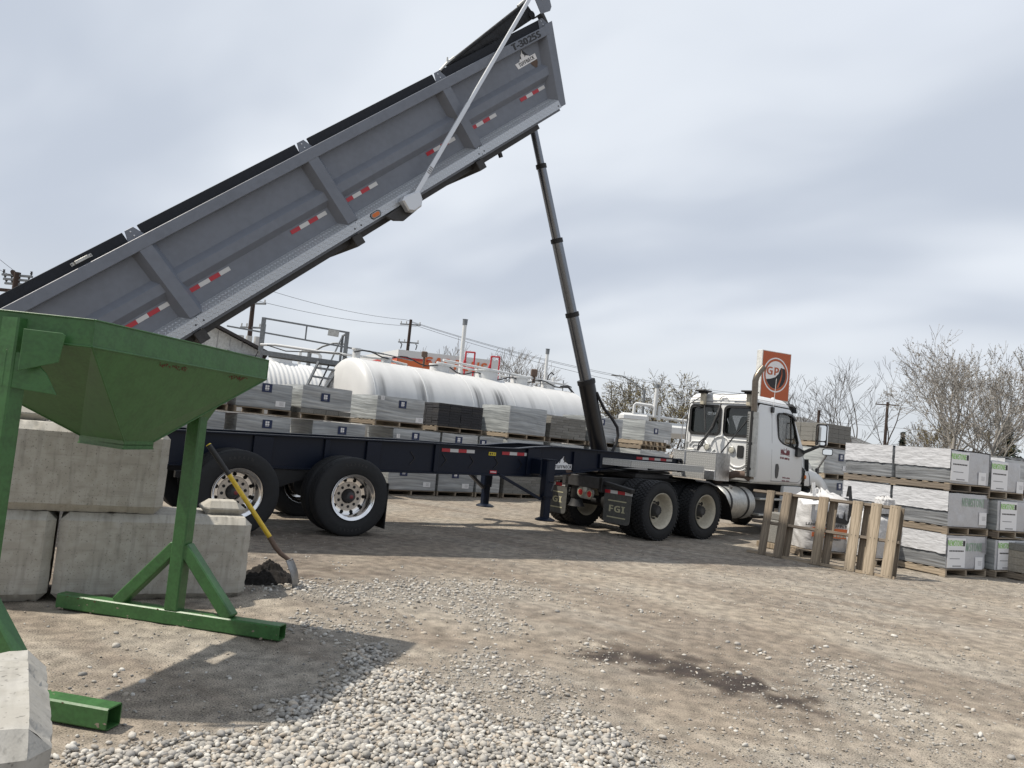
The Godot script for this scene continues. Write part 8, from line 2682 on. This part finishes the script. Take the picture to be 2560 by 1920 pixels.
# a bare tree: trunk and limbs as one part, twigs and buds as others
func bare_tree(label: String, at: Vector3, h: float, spread: float, sd: int, stems: int, bark: Material, bud: Material, density: float, droop := 0.0, grp := "") -> void:
	var t := thing("bare_tree", label, "tree", at, 0.0, "bare spring trees beyond the yard")
	var r := RandomNumberGenerator.new(); r.seed = sd
	var wood := MB.new(); var limbs := MB.new(); var twigs := MB.new(); var buds := MB.new()
	var ends := []
	var stack := []
	for s in stems:
		var a := TAU * (s + r.randf() * 0.6) / stems
		var tilt := 0.06 if stems == 1 else r.randf_range(0.22, 0.5) * spread
		stack.append([Vector3(cos(a), 0, sin(a)) * 0.12 * (stems - 1), Vector3(cos(a) * tilt, 1, sin(a) * tilt).normalized(), h * r.randf_range(0.32, 0.42), h * 0.0125 * (1.25 if stems == 1 else 0.85), 0])
	while stack.size() > 0:
		var b: Array = stack.pop_back()
		var p: Vector3 = b[0]; var d: Vector3 = b[1]; var L: float = b[2]; var w: float = b[3]; var lv: int = b[4]
		var n := 5 if lv < 2 else 3
		var pts := [p]; var rad := [w]
		for k in n:
			d = (d + Vector3(r.randfn(0, 0.10), r.randfn(0.03, 0.06) - droop * 0.04 * lv, r.randfn(0, 0.10))).normalized()
			p += d * L / n
			pts.append(p)
			rad.append(w * lerpf(1.0, 0.62, float(k + 1) / n))
			if lv < 4 and k >= (1 if lv > 0 else 2):
				var cnt := 1 if r.randf() < density else 0
				if lv == 0 and stems == 1: cnt = 2
				for q in cnt:
					var az := r.randf() * TAU
					var sx := d.cross(Vector3(sin(az), 0.2, cos(az))).normalized()
					var nd := (d * r.randf_range(0.75, 1.1) + sx * r.randf_range(0.55, 1.0) * spread + Vector3(0, 0.12 - droop * 0.2, 0)).normalized()
					stack.append([p, nd, L * r.randf_range(0.5, 0.78), rad[-1] * r.randf_range(0.45, 0.62), lv + 1])
		var mb: MB = wood if lv == 0 else (limbs if lv <= 2 else twigs)
		if lv >= 3:
			for k in rad.size():
				rad[k] = maxf(rad[k], 0.010)
		mb.tube(pts, rad, 6 if lv == 0 else (5 if lv < 2 else 3), false)
		if lv < 4:
			for q in 2:
				var az := r.randf() * TAU
				var sx := d.cross(Vector3(sin(az), 0.3, cos(az))).normalized()
				stack.append([p, (d + sx * r.randf_range(0.25, 0.6) * spread).normalized(), L * r.randf_range(0.55, 0.75), rad[-1] * r.randf_range(0.6, 0.8), lv + 1])
		else:
			ends.append([pts[0], p])
	wood.put("trunk", bark, t)
	stuff(limbs.put("limbs", bark, t))
	stuff(twigs.put("twigs", bark, t))
	if bud != null:
		for e in ends:
			for k in 4:
				var c: Vector3 = e[0].lerp(e[1], r.randf()) + Vector3(r.randfn(0, 0.05), r.randfn(0, 0.05), r.randfn(0, 0.05))
				var u := Vector3(r.randfn(0, 1), r.randfn(0, 1), r.randfn(0, 1)).normalized() * r.randf_range(0.03, 0.07)
				var v := u.cross(Vector3(r.randfn(0, 1), r.randfn(0, 1), r.randfn(0, 1))).normalized() * r.randf_range(0.02, 0.045)
				buds.tri(c - u, c + v, c + u)
				buds.tri(c - u, c + u, c - v)
		stuff(buds.put("buds", bud, t))

func spruce(label: String, at: Vector3, h: float, w: float, sd: int) -> void:
	var t := thing("spruce_tree", label, "tree", at, 0.0, "evergreens beyond the yard")
	var r := RandomNumberGenerator.new(); r.seed = sd
	var mb := MB.new()
	mb.tube([Vector3.ZERO, Vector3(0, h, 0)], [h * 0.025, 0.01], 6)
	mb.put("trunk", M.bark_dark, t)
	mb = MB.new()
	for k in 3800:
		var y := pow(r.randf(), 1.3)
		var rad := w * (1.0 - y) * (0.75 + 0.25 * sin(y * 60.0 + r.randf()))
		var a := r.randf() * TAU
		var q := sqrt(r.randf()) * rad
		var c := Vector3(cos(a) * q, h * (0.06 + 0.92 * y) - q * 0.25, sin(a) * q)
		var u := Vector3(cos(a + r.randfn(0, 0.5)), r.randfn(-0.25, 0.2), sin(a + r.randfn(0, 0.5))) * r.randf_range(0.12, 0.28)
		var v := u.cross(Vector3(r.randfn(0, 1), r.randfn(0, 1), r.randfn(0, 1))).normalized() * 0.05
		mb.tri(c - u, c + v, c + u)
		mb.tri(c - u, c + u, c - v)
	stuff(mb.put("crown", M.needles, t))

func trees() -> void:
	bare_tree("largest bare tree on the right, above the gap between the white-covered loads", pp(28.9, 0, 50.0), 11.4, 0.85, 101, 1, M.bark_pale, M.buds_brown, 0.95)
	bare_tree("many-stemmed bare tree in the middle of the right-hand group", pp(31.5, 0, 52.0), 11.2, 0.8, 107, 3, M.bark_pale, M.buds_brown, 0.9)
	bare_tree("tall pale-trunked bare tree at the right edge, in front of the spruce", pp(28.75, 0, 44.0), 11.0, 0.8, 113, 1, M.bark_pale, M.buds_brown, 0.95)
	bare_tree("slim bare tree filling the top right, right of the pale trunk", pp(34.6, 0, 50.0), 12.0, 0.8, 119, 2, M.bark_pale, M.buds_brown, 0.85)
	bare_tree("sparse forked bare tree left of the brown utility pole", pp(28.6, 0, 60.0), 10.4, 0.9, 127, 3, M.bark_dark, null, 0.42)
	bare_tree("leaning bare tree left of the forked one, over the grey roof", pp(26.4, 0, 61.0), 9.6, 0.85, 131, 2, M.bark_dark, null, 0.4)
	bare_tree("small dark bare tree right behind the orange sign", pp(24.6, 0, 60.0), 8.0, 0.95, 137, 1, M.bark_dark, null, 0.45)
	bare_tree("thin bare tree partly hidden by the orange sign", pp(20.4, 0, 58.0), 8.2, 0.7, 139, 1, M.bark_dark, null, 0.4)
	bare_tree("low twiggy tree right of the brown utility pole", pp(36.6, 0, 66.0), 6.2, 0.8, 149, 2, M.bark, M.buds_brown, 0.8)
	bare_tree("low twiggy tree below the largest bare tree", pp(33.0, 0, 56.0), 6.5, 0.9, 151, 3, M.bark, M.buds, 0.8)
	bare_tree("budding round tree right of the street lamp arm, left of the cab", pp(11.3, 0, 54.0), 8.3, 1.15, 157, 2, M.bark_dark, M.buds, 1.0, 0.3)
	bare_tree("smaller budding tree right behind the hoist cylinder", pp(8.2, 0, 55.0), 6.7, 1.2, 163, 2, M.bark_dark, M.buds, 1.0, 0.3)
	bare_tree("budding tree close to the left edge of the cab roof", pp(13.6, 0, 57.0), 6.9, 1.0, 167, 2, M.bark_dark, M.buds, 0.9, 0.2)
	bare_tree("bare tree above the canopy lettering behind the vent pipe", pp(-4.2, 0, 60.0), 9.1, 0.7, 173, 1, M.bark, null, 0.7)
	bare_tree("little bare tree left of the vent pipe above the canopy", pp(-6.0, 0, 60.0), 7.8, 0.6, 179, 1, M.bark, null, 0.6)
	bare_tree("bare tree between the red rails and the second vent pipe", pp(0.45, 0, 60.0), 8.5, 0.8, 181, 1, M.bark, null, 0.75)
	bare_tree("low bare tree left of the rusty valve on the tank", pp(-1.0, 0, 60.0), 7.2, 0.7, 191, 1, M.bark, null, 0.6)
	spruce("dark spruce behind the pale trunk at the right edge", pp(39.5, 0, 60.0), 7.0, 2.6, 5)
	spruce("small dark spruce right of the brown utility pole", pp(36.4, 0, 70.0), 5.6, 1.3, 6)
	spruce("green bush beyond the right end of the long white tank", pp(2.75, 0, 34.0), 3.3, 1.7, 7)
	var mb := MB.new()
	var r := RandomNumberGenerator.new(); r.seed = 3
	# far scrub that closes the view along the ground
	for k in 9000:
		var x := r.randf_range(-60, 75); var z := r.randf_range(70, 90)
		var y := r.randf() * (2.4 + 1.2 * sin(x * 0.35) + 0.8 * sin(x * 1.1))
		var u := Vector3(r.randfn(0, 1), r.randfn(0, 1), r.randfn(0, 1)).normalized() * r.randf_range(0.15, 0.4)
		var v := u.cross(Vector3(r.randfn(0, 1), r.randfn(0, 1), r.randfn(0, 1))).normalized() * 0.10
		var c := pp(x, maxf(y, 0.1), z)
		mb.tri(c - u, c + v, c + u)
		mb.tri(c - u, c + u, c - v)
	var o := mb.put("distant_scrub", M.buds_brown, self)
	tag(o, "grey-brown scrub far behind the yard, low along the horizon", "scrub")
	stuff(o)
